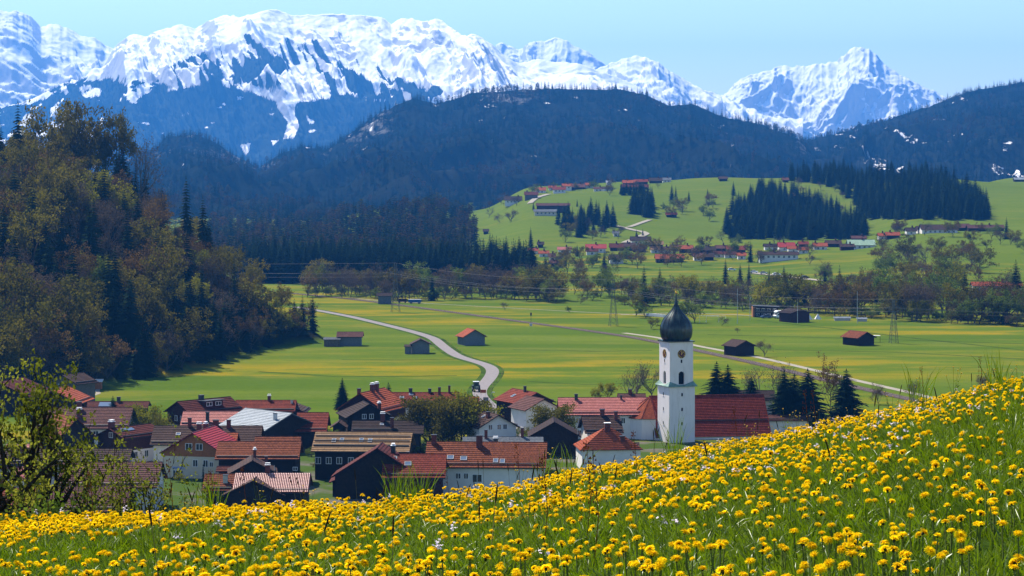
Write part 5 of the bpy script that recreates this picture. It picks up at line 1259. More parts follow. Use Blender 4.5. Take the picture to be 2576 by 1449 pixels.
# ---- hay barns in the meadow
def X5(u): return q5(u, 0)[0]
def Y5(v): return q5(0, v)[1]
def X6(u): return q6(u, 0)[0]
def Y6(v): return q6(0, v)[1]
B_ = 'hay barns in the meadow'
broad('hay_barn', 'broad grey hay barn with mauve roof and lean-to by the forest', X5(380), X5(655), Y5(458), Y5(510), 3.0, 26, 0, 'mauve', 'bluegrey', cat='barn', group=B_)
gable('hay_barn', 'dark hay barn with small hut left of the road bend', X5(1135), X5(1355), X5(1242), Y5(533), Y5(588), 2.9, 6, -.08, 'brown', 'bluegrey', cat='barn', group=B_)
gable('hay_barn', 'grey hay barn with bright orange roof right of the road', X5(1680), X5(1930), X5(1785), Y5(435), Y5(512), 2.7, 8, -.35, 'orange', 'bluegrey', cat='barn', group=B_, win=[])
gable('hay_barn', 'dark brown hay barn beside the railway with a bare bush', X4(1430), X4(1605), X4(1530), Y4(508), Y4(553), 2.9, 8, -.5, 'brown', 'wood', cat='barn', group=B_)
gable('hay_barn', 'rusty-roofed hay barn with a white awning near the right pylon', X6(1135), X6(1318), X6(1255), Y6(384), Y6(435), 2.5, 9, -.55, 'orangebrown', 'wood', cat='barn', group=B_)
broad('hay_barn', 'dark barn among the riverside trees at the far end of the railway', X5(790), X5(955), Y5(55), Y5(88), 3.4, 26, 0, 'darkbrown', 'bluegrey', cat='barn', group=B_)
def small(name, label, cat, px, py, build, rz=0.0, group=None, z=None):
    g = G(px, py); t = thing(name, label, cat, (g.x, g.y, 0), rz, group); build(t); return t
def b_hut(w, d, h, wm, rm):
    def f(t):
        m = MB(); m.box(-w / 2, w / 2, -d / 2, d / 2, -.2, h); m.build('wall', WM[wm], t)
        m = MB(); m.add([(-w / 2 - .3, -d / 2 - .3, h + .02), (w / 2 + .3, -d / 2 - .3, h + .02), (w / 2 + .3, d / 2 + .3, h + .5), (-w / 2 - .3, d / 2 + .3, h + .5), (-w / 2 - .3, -d / 2 - .3, h + .14), (w / 2 + .3, -d / 2 - .3, h + .14), (w / 2 + .3, d / 2 + .3, h + .62), (-w / 2 - .3, d / 2 + .3, h + .62)], [[3, 2, 1, 0], [4, 5, 6, 7], [0, 1, 5, 4], [1, 2, 6, 5], [2, 3, 7, 6], [3, 0, 4, 7]]); m.build('roof', rm, t)
    return f
small('hut', 'small grey hut beside the dark hay barn by the road', 'hut', X5(1115), Y5(683), b_hut(2.0, 2.2, 2.2, 'bluegrey', RM['brown']))
small('lean_to', 'low lean-to with firewood left of the broad hay barn', 'lean-to', X5(330), Y5(606), b_hut(5.0, 3.0, 2.2, 'greywood', RM['slate']))
small('hut', 'tiny brown hut with bright white roof at the forest edge', 'hut', X1(880), Y1(236), b_hut(1.6, 1.8, 1.9, 'orangewood', M_white))
g_ = G(X6(1270), Y6(470)); aw_ = thing('awning', 'white sheet awning on the rusty hay barn', 'awning', (g_.x, g_.y - 1.0, 0)); m = MB(); m.bar((-1.6, 0, 2.3), (2.4, 0, 2.2), 1.6, .08); m.build('sheet', M_white, aw_); m = MB(); m.bar((-1.5, -.7, 0), (-1.5, -.7, 2.25), .1); m.bar((2.3, -.7, 0), (2.3, -.7, 2.15), .1); m.bar((-1.5, -.7, 2.2), (2.3, -.7, 2.15), .08); m.build('frame', WM['wood'], aw_)

# sports club building, hut, camper, cars
def b_club(t):
    m = MB(); m.box(-7, 8, -4, 4, -.2, 6.2); m.build('wall', WM['wood'], t)
    m = MB(); m.add([(-8, -5, 6.9), (9, -5, 6.2), (9, 5, 6.2), (-8, 5, 6.9), (-8, -5, 7.1), (9, -5, 6.4), (9, 5, 6.4), (-8, 5, 7.1)], [[3, 2, 1, 0], [4, 5, 6, 7], [0, 1, 5, 4], [1, 2, 6, 5], [2, 3, 7, 6], [3, 0, 4, 7]]); m.build('roof', M_darkmetal, t)
    m = MB(); m.box(-8, -7.002, -4, 4, -.2, 6.4); m.build('stair_tower', WM['orangewood'], t)
    m = MB(); m.box(-6.5, 8, -5.2, -4.002, 3.0, 3.2); b = m.build('balcony', WM['greywood'], t); m = MB(); m.box(-6.5, 8, -5.2, -5.1, 3.21, 4.1); m.build('balcony_railing', WM['greywood'], b)
    for x in (-5, -1.5, 2, 5.5): window_parts(t, x, -4, 4.6, 0, -1, 1.8, 1.4); window_parts(t, x, -4, 1.5, 0, -1, 1.8, 1.6)
small('clubhouse', 'dark flat-roofed sports clubhouse with orange end wall', 'clubhouse', X6(345), Y6(252), b_club).scale = (.62, .62, .62)
gable('hut', 'brown-roofed hut right of the white camper van', X6(560), X6(755), X6(680), Y6(188), Y6(222), 3.4, 9, -.5, 'darkbrown', 'redwood', cat='hut')
M_tyre = plain('tyre_rubber', (.015, .015, .016), .9, .1, var=.1)
M_rim = plain('wheel_rim', (.35, .35, .36), .4, .5, .5)
def wheel(t, x, y, r, w, rim=None, name='wheel'):
    m = MB(); n = 18; pr = [(-w / 2, r * .6), (-w / 2, r * .92), (-w * .35, r), (w * .35, r), (w / 2, r * .92), (w / 2, r * .6)]; m.lathe([(z, q) for z, q in pr], n)
    o = m.build(name, M_tyre, t); o.location = (x, y, r); o.rotation_euler = (math.pi / 2, 0, 0)
    m = MB(); m.lathe([(-w / 2 - .01, r * .25), (-w / 2 + .02, r * .58), (w / 2 - .02, r * .58), (w / 2 + .01, r * .25)], n); m.build('rim', rim or M_rim, o)
def extr(poly, w, name, mat, t, x0=0.0):
    m = MB(); m.prism(poly, -w / 2, w / 2); return m.build(name, mat, t)
M_van = plain('van_white', (.78, .79, .80), .35, .5, var=.03)
def b_camper(t):
    extr([(-2.9, .45), (2.2, .45), (2.75, .55), (2.85, 1.1), (2.2, 1.35), (1.75, 2.0), (2.3, 2.15), (2.35, 2.6), (1.7, 2.95), (-2.8, 2.95), (-2.95, 2.7)], 2.15, 'body', M_van, t)
    m = MB(); m.add([(2.22, -.95, 1.36), (2.22, .95, 1.36), (1.79, .85, 1.98), (1.79, -.85, 1.98)], [[0, 1, 2, 3]]); o = m.build('windscreen', M_glass, t); o.location = (.012, 0, .008)
    for sy in (-1, 1):
        for x, z, w, h in ((1.55, 1.55, .7, .5), (.2, 1.9, .9, .6), (-1.7, 1.9, .9, .6)):
            m = MB(); m.box(x - w / 2, x + w / 2, sy * 1.075 - .02, sy * 1.075 + .02, z - h / 2, z + h / 2); m.build('side_window', M_glass, t)
        for x in (-1.9, 1.75): wheel(t, x, sy * .95, .36, .24)
    for sy in (-1, 1): m = MB(); m.box(2.78, 2.87, sy * .75 - .15, sy * .75 + .15, .75, .95); m.build('headlight', M_metal, t)
small('camper_van', 'white camper van parked beside the sports clubhouse', 'camper van', X6(478), Y6(265), b_camper, math.radians(205))
def b_car(mat):
    def f(t):
        extr([(-2.1, .35), (2.0, .35), (2.15, .6), (2.1, .85), (1.1, 1.0), (-2.0, 1.0), (-2.15, .8)], 1.72, 'body', mat, t)
        extr([(-1.75, .99), (1.1, .99), (.35, 1.45), (-1.2, 1.47)], 1.5, 'cabin', M_glass, t); extr([(-1.15, 1.475), (.3, 1.455), (.2, 1.52), (-1.0, 1.53)], 1.4, 'roof_panel', mat, t)
        for x in (-1.35, 1.35):
            for sy in (-1, 1): wheel(t, x, sy * .76, .32, .2)
    return f
CP = {n: plain('car_paint_' + n, c, .3, .5, var=.03) for n, c in {'blue': (.03, .06, .14), 'white': (.7, .7, .72), 'silver': (.4, .42, .45), 'dark': (.02, .02, .025)}.items()}
small('car', 'dark blue car parked in front of the sports clubhouse', 'car', X6(355), Y6(264), b_car(CP['blue']), math.radians(200), 'parked cars')
for i, (u, v, c) in enumerate([(250, 1066, 'white'), (335, 1075, 'silver'), (60, 1045, 'white'), (445, 1085, 'white'), (690, 1112, 'dark'), (1260, 1172, 'white'), (1310, 1174, 'white'), (1385, 1180, 'silver')]):
    (x, d, z), = hit(*q8(u, v)); t = thing('car', '%s %s car from the left on the far valley road' % (ORD[i], c), 'car', (x, d, z + .3), math.radians(-12 + i * 7), 'cars on the far valley road'); b_car(CP[c])(t)
def b_trailer(t):
    extr([(-6, .9), (6, .9), (6, 3.1), (5.7, 3.4), (-5.7, 3.4), (-6, 3.1)], 2.4, 'body', plain('trailer_blue', (.03, .09, .26), .5, .3), t)
    m = MB(); m.box(-6.05, 6.05, -1.25, 1.25, 3.41, 3.55); m.build('roof', M_van, t)
    for x in (-4, -2.9, 3.5, 4.6): [wheel(t, x, s * 1.0, .5, .3) for s in (-1, 1)]
small('trailer', 'long blue trailer with white top by the riverside trees', 'trailer', X5(1183), Y5(165), b_trailer).scale = (.45, .6, .5)
def b_wagon(t):
    extr([(-3, .8), (3, .8), (3, 2.6), (-3, 2.6)], 2.3, 'body', WM['redwood'], t); [[wheel(t, x, s * .95, .45, .3) for s in (-1, 1)] for x in (-2, 2)]
small('farm_wagon', 'dark red farm wagon left of the blue trailer', 'wagon', X5(1055), Y5(160), b_wagon).scale = (.6, .7, .7)

# tractor coming down the road
def b_tractor(t):
    paint = plain('tractor_paint', (.02, .045, .035), .4, .4)
    extr([(.1, .65), (1.9, .7), (2.0, .85), (2.0, 1.35), (1.8, 1.48), (.1, 1.55)], .75, 'bonnet', paint, t)
    extr([(-1.1, .7), (.15, .7), (.15, 1.3), (-1.1, 1.3)], .9, 'chassis', paint, t)
    m = MB()
    for x in (-1.15, .15):
        for y in (-.68, .68): m.bar((x, y, 1.25), (x * .92, y * .95, 2.5), .08)
    m.bar((-1.1, -.66, 2.48), (.14, -.66, 2.48), .07); m.bar((-1.1, .66, 2.48), (.14, .66, 2.48), .07); m.bar((-1.1, -.66, 2.48), (-1.1, .66, 2.48), .07); m.bar((.14, -.66, 2.48), (.14, .66, 2.48), .07); m.build('cab_frame', M_darkmetal, t)
    m = MB(); m.box(-1.2, .28, -.78, .78, 2.53, 2.66); m.build('cab_roof', M_van, t)
    m = MB(); m.box(.13, .15, -.6, .6, 1.35, 2.44); m.build('windscreen', M_glass, t)
    for s in (-1, 1):
        wheel(t, -.75, s * .82, .82, .42, CP['white']); wheel(t, 1.45, s * .72, .52, .32, CP['white'])
        m = MB(); m.add([(-1.5, s * .62, 1.5), (-1.5, s * 1.05, 1.5), (-.9, s * 1.05, 1.75), (-.9, s * .62, 1.75), (-.1, s * 1.05, 1.55), (-.1, s * .62, 1.55)], [[0, 1, 2, 3], [3, 2, 4, 5]]); m.build('mudguard', paint, t)
        m = MB(); m.box(2.0, 2.04, s * .2 - .09, s * .2 + .09, 1.1, 1.25); m.build('headlight', M_metal, t)
    m = MB(); m.tube([(1.0, .25, 1.5), (1.0, .25, 2.3)], [.05, .05], 6); m.build('exhaust', M_darkmetal, t)
small('tractor', 'dark tractor driving down the road towards the village', 'tractor', X5(1817), Y5(1074), b_tractor, math.radians(-82))

# road signs, lamps, fence, posts
M_yel = plain('sign_yellow', (.62, .36, .02), .5, .3, var=.05)
def b_sign(w, h, z, mat, back=None):
    def f(t):
        m = MB(); m.box(-w / 2, w / 2, -.03, 0, z, z + h); m.build('sign_plate', mat, t)
        m = MB(); m.box(-w / 2 + .06, w / 2 - .06, -.036, -.0305, z + .06, z + h - .06) if back else None
        if back: m.build('sign_panel', back, t)
        for x in (-w * .35, w * .35): m = MB(); m.tube([(x, .03, -.2), (x, .03, z + h)], [.035, .035], 6); m.build('post', M_metal, t)
    return f
small('town_sign', 'yellow and red place-name sign at the roadside', 'road sign', X5(1887), Y5(1178), b_sign(1.5, .85, 2.2, M_yel, plain('sign_orange_red', (.30, .05, .02), .5, .3)))
small('notice_board', 'grey back of a road sign below the yellow place-name sign', 'road sign', X5(1915), Y5(1250), b_sign(1.3, .9, 1.9, plain('sign_back_grey', (.14, .15, .17), .6, .3)))
def b_lamp(t):
    m = MB(); m.tube([(0, 0, -.2), (0, 0, 4.8), (.1, -.1, 5.1), (.5, -.5, 5.3)], [.06, .05, .05, .04], 6); m.build('pole', M_metal, t); m = MB(); m.box(.3, .9, -.75, -.3, 5.25, 5.4); m.build('lamp_head', M_metal, t)
small('street_lamp', 'thin street lamp beside the bare sapling on the road', 'lamp', X5(1968), Y5(1310), b_lamp)
for i, (u, v) in enumerate(((1993, 400), (1955, 470))):
    def b_l2(t):
        m = MB(); m.tube([(0, 0, -.2), (0, 0, 3.9)], [.07, .06], 6); m.build('pole', M_white, t); m = MB(); m.lathe([(3.9, .2), (4.0, .5), (4.15, .52), (4.28, .2)], 14); m.build('lamp_head', M_white, t)
    small('garden_lamp', ['taller white mushroom-topped lamp by the wooden fence', 'shorter white mushroom-topped lamp by the wooden fence'][i], 'lamp', X3(u), Y3(v), b_l2, group='white lamps by the fence')
f_ = thing('rail_fence', 'pale wooden rail fence right of the road', 'fence', tuple(G(X3(1985), Y3(475))))
M_fence = plain('fence_wood', (.42, .27, .13), .85, .1, var=.2)
for i in range(6): m = MB(); m.box(-4.4 + i * 1.75 - .07, -4.4 + i * 1.75 + .07, -.07, .07, -.2, 1.25); m.build('post', M_fence, f_)
for z in (.45, .85, 1.2): m = MB(); m.box(-4.5, 4.5, -.13, -.075, z - .09, z + .09); m.build('rail', M_fence, f_)
def b_post(h): 
    def f(t): m = MB(); m.tube([(0, 0, -.2), (0, 0, h)], [.06, .05], 5); m.build('post', M_fence, t)
    return f
xs_, ys_ = rx_, ry_
pm = MB(); pm.tube([(0, 0, -.2), (0, 0, 1.15)], [.06, .05], 5); pmesh = pm.mesh('fence_post', M_fence)
for i in range(16):
    k = int(58 + i * 4.6); k = min(k, len(xs_) - 3); o = obj('fence_post', pmesh); sx = 1
    dx, dy = xs_[k + 1] - xs_[k], ys_[k + 1] - ys_[k]; l = math.hypot(dx, dy); o.location = (xs_[k] - dy / l * 3.0, ys_[k] + dx / l * 3.0, 0)
    if o.location.x < xs_[k]: o.location = (xs_[k] + dy / l * 3.0, ys_[k] - dx / l * 3.0, 0)
    tag(o, 'one of the short wooden posts along the right side of the field road', 'post', 'posts along the field road')
def b_signal(t):
    m = MB(); m.tube([(0, 0, -.2), (0, 0, 4.6)], [.08, .07], 6); m.build('mast', M_darkmetal, t); m = MB(); m.box(-.3, .3, -.1, .1, 3.8, 4.9); m.build('signal_head', M_darkmetal, t); m = MB(); m.box(-.5, .5, -.3, .3, 0, 1.0); m.build('relay_box', M_metal, t)
small('rail_signal', 'railway signal mast beside the track left of the church', 'signal', X5(2380), Y5(398), b_signal)
for i, (u, v, h) in enumerate(((107, 313, 13), (215, 285, 9), (625, 308, 8), (1140, 310, 12))):
    small('floodlight_mast', '%s tall thin mast from the left round the sports field' % ORD[i], 'mast', X6(u), Y6(v), lambda t, h=h: (lambda m: (m.tube([(0, 0, -.2), (0, 0, h)], [.12, .07], 6), m.build('pole', M_metal, t)))(MB()), group='masts round the sports field')
def b_goal(t):
    m = MB(); m.tube([(-3.6, 0, 0), (-3.6, 0, 2.44), (3.6, 0, 2.44), (3.6, 0, 0)], [.08] * 4, 6); m.build('goal_frame', M_white, t)
    for s in (-1, 1): m = MB(); m.tube([(s * 3.6, 0, 2.4), (s * 3.6, 1.6, 0)], [.05, .05], 5); m.build('stay', M_white, t)
for i, (u, v) in enumerate(((1230, 365), (1283, 368))): small('goal', ['left white football goal beside the onion dome', 'right white football goal beside the onion dome'][i], 'goal', X4(u), Y4(v), b_goal, group='football goals')
for i in range(7): 
    small('banner_board', '%s white board from the left in the row along the sports field' % ORD[i], 'board', X4(770 + i * 22), Y4(316 + i * 2.0), lambda t: (lambda m: (m.box(-1.5, 1.5, -.05, .05, 0, 1.0), m.build('panel', M_white, t)))(MB()), group='boards along the sports field')
for i, (u, v) in enumerate(((725, 275), (800, 273))):
    def b_tent(t):
        m = MB(); m.add([(-1.2, -1.2, 0), (1.2, -1.2, 0), (1.2, 1.2, 0), (-1.2, 1.2, 0), (0, 0, 2.1)], [[0, 1, 4], [2, 3, 4], [3, 0, 4]]); m.build('canopy', WM['white'], t); m = MB(); m.add([(1.21, -1.2, 0), (1.21, 1.2, 0), (.01, 0, 2.12)], [[0, 1, 2]]); m.build('red_panel', RM['brightred'], t)
    small('tent', ['left red and white tent beside the sports hut', 'right red and white tent beside the sports hut'][i], 'tent', X6(u), Y6(v), b_tent, group='small tents')
for i, (u, v, w) in enumerate(((1010, 285, 6), (1180, 292, 3.5))): small('dugout', ['longer white-topped shelter right of the sports hut', 'shorter white-topped shelter right of the sports hut'][i], 'shelter', X6(u), Y6(v), b_hut(w, 1.2, .8, 'grey', RM['greysheet']), group='shelters')

# ---- pylons and wires
def pylon(px, py, h, label):
    g = G(px, py); t = thing('pylon', label, 'pylon', (g.x, g.y, 0), .2, 'power pylons'); b = h * .085; tp = h * .018; lv = 9
    m = MB()
    def w(z): return b + (tp - b) * min(1, z / (h * .8)) if z < h * .8 else tp
    zs = [h * .8 * (1 - (1 - k / lv) ** 1.25) for k in range(lv + 1)] + [h]
    for sx, sy in ((-1, -1), (1, -1), (1, 1), (-1, 1)):
        for z0, z1 in zip(zs, zs[1:]): m.bar((sx * w(z0), sy * w(z0), z0), (sx * w(z1), sy * w(z1), z1), .10)
    for z0, z1 in zip(zs, zs[1:]):
        for q in range(4):
            a, c = [(-1, -1), (1, -1), (1, 1), (-1, 1)][q], [(1, -1), (1, 1), (-1, 1), (-1, -1)][q]
            m.bar((a[0] * w(z0), a[1] * w(z0), z0), (c[0] * w(z1), c[1] * w(z1), z1), .05); m.bar((c[0] * w(z0), c[1] * w(z0), z0), (a[0] * w(z1), a[1] * w(z1), z1), .05)
    tag(m.build('lattice', M_pyl, t), kind='stuff')
    for z, l in ((h * .80, h * .17), (h * .72, h * .14)):
        a = MB(); a.bar((-l, 0, z), (l, 0, z), .14, .2); a.bar((-l, 0, z), (0, 0, z + .9), .09); a.bar((l, 0, z), (0, 0, z + .9), .09); a.build('cross_arm', M_pyl, t)
    return g, h
M_pyl = plain('pylon_steel', (.07, .085, .075), .7, .2, .2)
py_ = [pylon(995, 785, 19.5, 'left power pylon among the riverside trees'), pylon(1543, 820, 17, 'faint middle power pylon left of the onion dome'), pylon(2248, 863, 14.5, 'right power pylon in the open meadow')]
M_wire = plain('power_wire', (.13, .13, .13), .6, .2, .2)
ends = [(Vector((-330, 1090, 0)), 19)] + py_ + [(Vector((330, 760, 0)), 15)]
for (a, ha), (b, hb) in zip(ends, ends[1:]):
    for f, l in ((1.0, 0), (.80, -.15), (.80, .15), (.72, .12)):
        p0 = Vector((a.x + l * ha * .9, a.y + l * 2, ha * f)); p1 = Vector((b.x + l * hb * .9, b.y + l * 2, hb * f)); m = MB()
        m.tube([p0.lerp(p1, k / 14) - Vector((0, 0, 4 * 2.2 * (k / 14) * (1 - k / 14))) for k in range(15)], [.02] * 15, 4)
        o = m.build('power_wire', M_wire); tag(o, 'sagging power-line wire strung between the valley pylons', 'wire', 'power-line wires')

# ================================================================ TREES
R_ = random.Random(77)
# wooded hill on the left: single trees
KL = {'spruce': 'dark spruce in the forest on the left hillside', 'olive': 'olive-green leafing tree in the forest on the left hillside', 'brown': 'red-brown budding tree in the forest on the left hillside', 'yellow': 'bright yellow-green tree in the forest on the left hillside',
      'grey': 'bare grey-brown tree in the forest on the left hillside', 'fresh': 'fresh green leafing tree in the forest on the left hillside'}
GH = 'trees of the left hillside forest'
def hill_label(k, px, t_):
    band = 'at the foot' if t_ < .18 else 'low on the slope' if t_ < .45 else 'halfway up' if t_ < .75 else 'near the top'
    side = 'far left part' if px < 150 else 'left part' if px < 330 else 'middle part' if px < 520 else 'right part' if px < 680 else 'right tip'
    return KL[k].replace(' in the forest on the left hillside', ' %s of the wooded left hill, %s' % (band, side))
def belt_side(px): return 'left of the left pylon' if px < 980 else 'between left pylon and middle pylon' if px < 1540 else 'left of the clubhouse' if px < 1890 else 'between clubhouse and right pylon' if px < 2240 else 'right of the right pylon'
spots = []
yv = 560.0
while yv < 905:
    step = 8.6; xv = -260.0
    while xv < -56:
        x = xv + R_.uniform(-3.2, 3.2); y = yv + R_.uniform(-3.8, 3.8); xv += step
        yt = float(np.interp(x, _lx, _lt)); yc = float(np.interp(x, _lx2, _lc)); px = PCX + x / y * F
        if y < yt + 1 or y > yc + 14 or px < -45 or px > 800: continue
        spots.append((x, y, px, (y - yt) / max(4, yc - yt)))
    yv += 11.5
for x, y, px, t_ in spots:
    n1 = float(fbm(np.array([x * .045]), np.array([y * .045]), 3, 7)[0]); u = R_.random()
    if t_ < .30 and px > 150: k = 'spruce' if u < .66 else ('olive' if u < .80 else 'grey' if u < .92 else 'yellow')
    elif n1 > .57: k = 'spruce' if u < .65 else 'grey'
    else: k = ('olive' if u < .38 else 'brown' if u < .58 else 'grey' if u < .72 else 'yellow' if u < .84 else 'spruce' if u < .93 else 'fresh')
    if px > 640 and k == 'grey': k = 'brown'
    h = {'spruce': R_.uniform(17, 26), 'olive': R_.uniform(17, 24), 'brown': R_.uniform(16, 22), 'grey': R_.uniform(15, 21), 'yellow': R_.uniform(9, 17), 'fresh': R_.uniform(11, 17)}[k]
    h *= .90 if px < 400 else .78 if px < 560 else .66 if px < 680 else .56
    if t_ > .85: h *= .85
    tree(k, x, y, gz(x, y), h, hill_label(k, px, t_), GH, wide=R_.uniform(.8, 1.05) if k != 'spruce' else R_.uniform(1.0, 1.3))
# a closed front of trees along the foot of the hill
tx_ = [-128, -112, -95, -87, -81, -75, -70]; ty_ = [612, 640, 690, 738, 772, 788, 799]
for i in range(46):
    u = i / 45 * (len(tx_) - 1); j = min(int(u), len(tx_) - 2); f = u - j; x = tx_[j] + (tx_[j + 1] - tx_[j]) * f + R_.uniform(-1.5, 1.0); y = ty_[j] + (ty_[j + 1] - ty_[j]) * f + R_.uniform(0, 4)
    k = 'spruce' if R_.random() < .65 else R_.choice(['olive', 'brown', 'brown', 'grey', 'yellow'])
    h = (R_.uniform(11, 19) if k == 'spruce' else R_.uniform(9, 15)) * (1 if i < 26 else .72)
    tree(k, x, y, gz(x, y) - .2, h, hill_label(k, PCX + x / y * F, 0), GH, wide=1.25 if k == 'spruce' else .95)
def crest_tree(k, px, ytop, h, label, d=None, wide=1.0):
    d = d or 850; x = (px - PCX) / F * d; z = EYE - (ytop - PHY) / F * d - h; tree(k, x, d, min(z, gz(x, d)) if z < gz(x, d) - 2 else max(z, gz(x, d) - 1) if z - gz(x, d) < 4 else gz(x, d), h if z - gz(x, d) < 4 else EYE - (ytop - PHY) / F * d - gz(x, d), label, wide=wide)
crest_tree('spruce', 45, 250, 24, 'tallest dark spruce on the skyline at far left', 858, .8)
crest_tree('spruce', 2, 310, 20, 'dark spruce on the skyline cut by the left edge', 850, .9)
for i, (px, yt) in enumerate(((150, 262), (185, 258), (225, 266), (262, 272), (298, 290))): crest_tree('olive', px, yt, 22, '%s tall olive tree from the left in the skyline grove' % ORD[i], 848 + i * 3, .62)
crest_tree('bare', 343, 325, 15, 'thin red-brown tree standing alone right of the skyline grove', 842, .6)
crest_tree('spruce', 468, 440, 17, 'pointed dark spruce on the falling skyline of the left hill', 826, .8)
crest_tree('spruce', 510, 490, 13, 'smaller dark spruce right of the pointed skyline spruce', 822, .8)
crest_tree('spruce', 787, 742, 15, 'lone spruce at the tip of the left forest beside the road', 812, .8)

# tree belt along the river: single trees
belt = [(780, 748), (900, 750), (1000, 757), (1100, 757), (1200, 752), (1340, 758), (1480, 768), (1560, 770), (1700, 772), (1850, 781), (2000, 788), (2060, 794), (2200, 803), (2350, 812), (2620, 826)]
KB = {'spruce': 'dark spruce in the riverside tree belt', 'olive': 'olive-green tree in the riverside tree belt', 'grey': 'bare grey tree in the riverside tree belt', 'fresh': 'fresh green tree in the riverside tree belt', 'brown': 'brown budding tree in the riverside tree belt', 'yellow': 'yellow-green tree in the riverside tree belt', 'bare': 'leafless twiggy tree in the riverside tree belt'}
for i in range(235):
    px = 770 + 1840 * ((i + R_.random()) / 235); yb = float(np.interp(px, [b[0] for b in belt], [b[1] for b in belt])); g = G(px, yb)
    back = R_.random() ** 1.3 * (85 if px < 2150 else 130); d = g.y + back; x = (px - PCX) / F * d; u = R_.random()
    if 1405 < px < 1560 and back < 40: continue
    k = 'grey' if u < .30 else 'olive' if u < .52 else 'fresh' if u < .70 else 'bare' if u < .80 else 'brown' if u < .87 else 'yellow' if u < .93 else 'spruce'
    h = R_.uniform(7, 15) * (1.0 if k != 'spruce' else 1.2)
    if 1560 < px < 1960: h *= .85
    if px > 2200: h *= 1.12
    tree(k, x, d, gz(x, d), h, KB[k] + ', ' + belt_side(px), 'trees of the riverside belt', wide=R_.uniform(.85, 1.15))
for i in range(120):
    px = 775 + 1830 * ((i + R_.random()) / 120); yb = float(np.interp(px, [b[0] for b in belt], [b[1] for b in belt])) - R_.uniform(0, 12); g = G(px, yb)
    if 1405 < px < 1545: continue
    k = R_.choice(['olive', 'fresh', 'grey', 'fresh']); tree(k, g.x, g.y, 0, R_.uniform(3, 5.5), {'olive': 'olive bush at the foot of the riverside tree belt', 'fresh': 'fresh green bush at the foot of the riverside tree belt', 'grey': 'bare bush at the foot of the riverside tree belt'}[k].replace('at the foot of the riverside tree belt', 'before the riverside belt, ' + belt_side(px)), 'bushes of the riverside belt', cat='bush', wide=1.6)
# small trees and bushes on the field side of the belt
for i, (px, yb, h, k) in enumerate([(1432, 786, 2.6, 'fresh'), (1270, 780, 3.4, 'grey'), (1748, 812, 9, 'fresh'), (1637, 828, 4.0, 'olive'), (1600, 795, 8.5, 'olive'), (1625, 800, 6.0, 'fresh'), (1815, 820, 3.6, 'grey'), (1855, 838, 2.0, 'grey'), (2110, 800, 4, 'olive'), (1490, 757, 5.5, 'fresh'), (1415, 750, 5.0, 'grey'), (1460, 765, 4.0, 'grey')]):
    g = G(px, yb); tree(k, g.x, g.y, 0, h, '%s lone meadow bush from the left in front of the tree belt' % ORD[i], 'lone bushes in the meadow', cat='bush', wide=1.25)
g = G(X4(1655), Y4(632)); tree('grey', g.x, g.y, 0, 5.5, 'bare brown bush beside the hay barn by the railway', cat='bush', wide=1.2)
# conifers that stand out
solo = [(1590, 745, 690), (1620, 770, 664), (1660, 745, 672), (1825, 715, 648), (1862, 720, 662), (1884, 718, 658), (1935, 718, 675), (1958, 725, 678), (1972, 722, 666), (1888, 660, 605), (2075, 730, 672), (2530, 815, 712), (1520, 690, 628), (1372, 705, 640), (1335, 622, 570), (1690, 508, 462), (1700, 508, 466), (1733, 506, 479), (1780, 497, 473), (1845, 492, 455),
        (2477, 552, 500), (1452, 640, 614), (1440, 572, 520), (1407, 470 + 78, 520), (1601, 598, 576), (1617, 594, 573), (1342, 528, 508), (1452, 520, 500), (2532, 602, 545), (1420, 560, 512)]
for i, (px, yb, yt) in enumerate(sorted(solo)):
    (x, d, z), = hit(px, yb); tree('spruce', x, d, z, max(3, (yb - yt) / F * d), '%s freestanding spruce from the left in the far valley and on the green hill' % ORD[i], 'freestanding far spruces')
# broadleaf trees and scrub of the green hills
hb = []
for (x0, x1, y0, y1, n) in ((1480, 2080, 628, 668, 30), (1290, 1660, 470, 492, 14), (1180, 1300, 500, 560, 16), (1330, 1560, 650, 700, 20), (1560, 1720, 640, 690, 8), (2215, 2460, 640, 730, 34), (2060, 2200, 700, 745, 12), (1660, 1810, 500, 560, 12), (1400, 1560, 560, 610, 12), (1985, 2130, 470, 540, 14), (2480, 2580, 590, 640, 7), (1930, 2080, 555, 600, 5), (2250, 2520, 585, 640, 9), (1760, 1860, 600, 640, 4)):
    for _ in range(n): hb.append((R_.uniform(x0, x1), R_.uniform(y0, y1)))
H_ = hit([b[0] for b in hb], [b[1] for b in hb])
for (px, py), (x, d, z) in zip(hb, H_):
    k = R_.choice(['grey', 'grey', 'olive', 'fresh', 'brown', 'bare', 'olive']); tree(k, x, d, z, R_.uniform(5, 10) * (1.3 if px > 2200 and py > 640 else 1), {'grey': 'bare grey tree on the green hills', 'olive': 'olive-green tree on the green hills', 'fresh': 'fresh green tree on the green hills', 'brown': 'brown budding tree on the green hills', 'bare': 'leafless twiggy tree on the green hills'}[k].replace('on the green hills', 'left of the hillside hotel' if px < 1320 else 'round the left houses of the far village' if px < 1560 and py > 640 else 'by the hillside hotel' if px < 1600 else 'in the middle of the far village' if py > 600 and px < 1900 else 'near the quarry clearing' if px < 1900 else 'in the clearing of the spruce woods' if px < 2140 and py < 610 else 'on the mound at the right edge' if px > 2200 and py > 640 else 'below the upper farm'), 'trees on the green hills', wide=1.15)

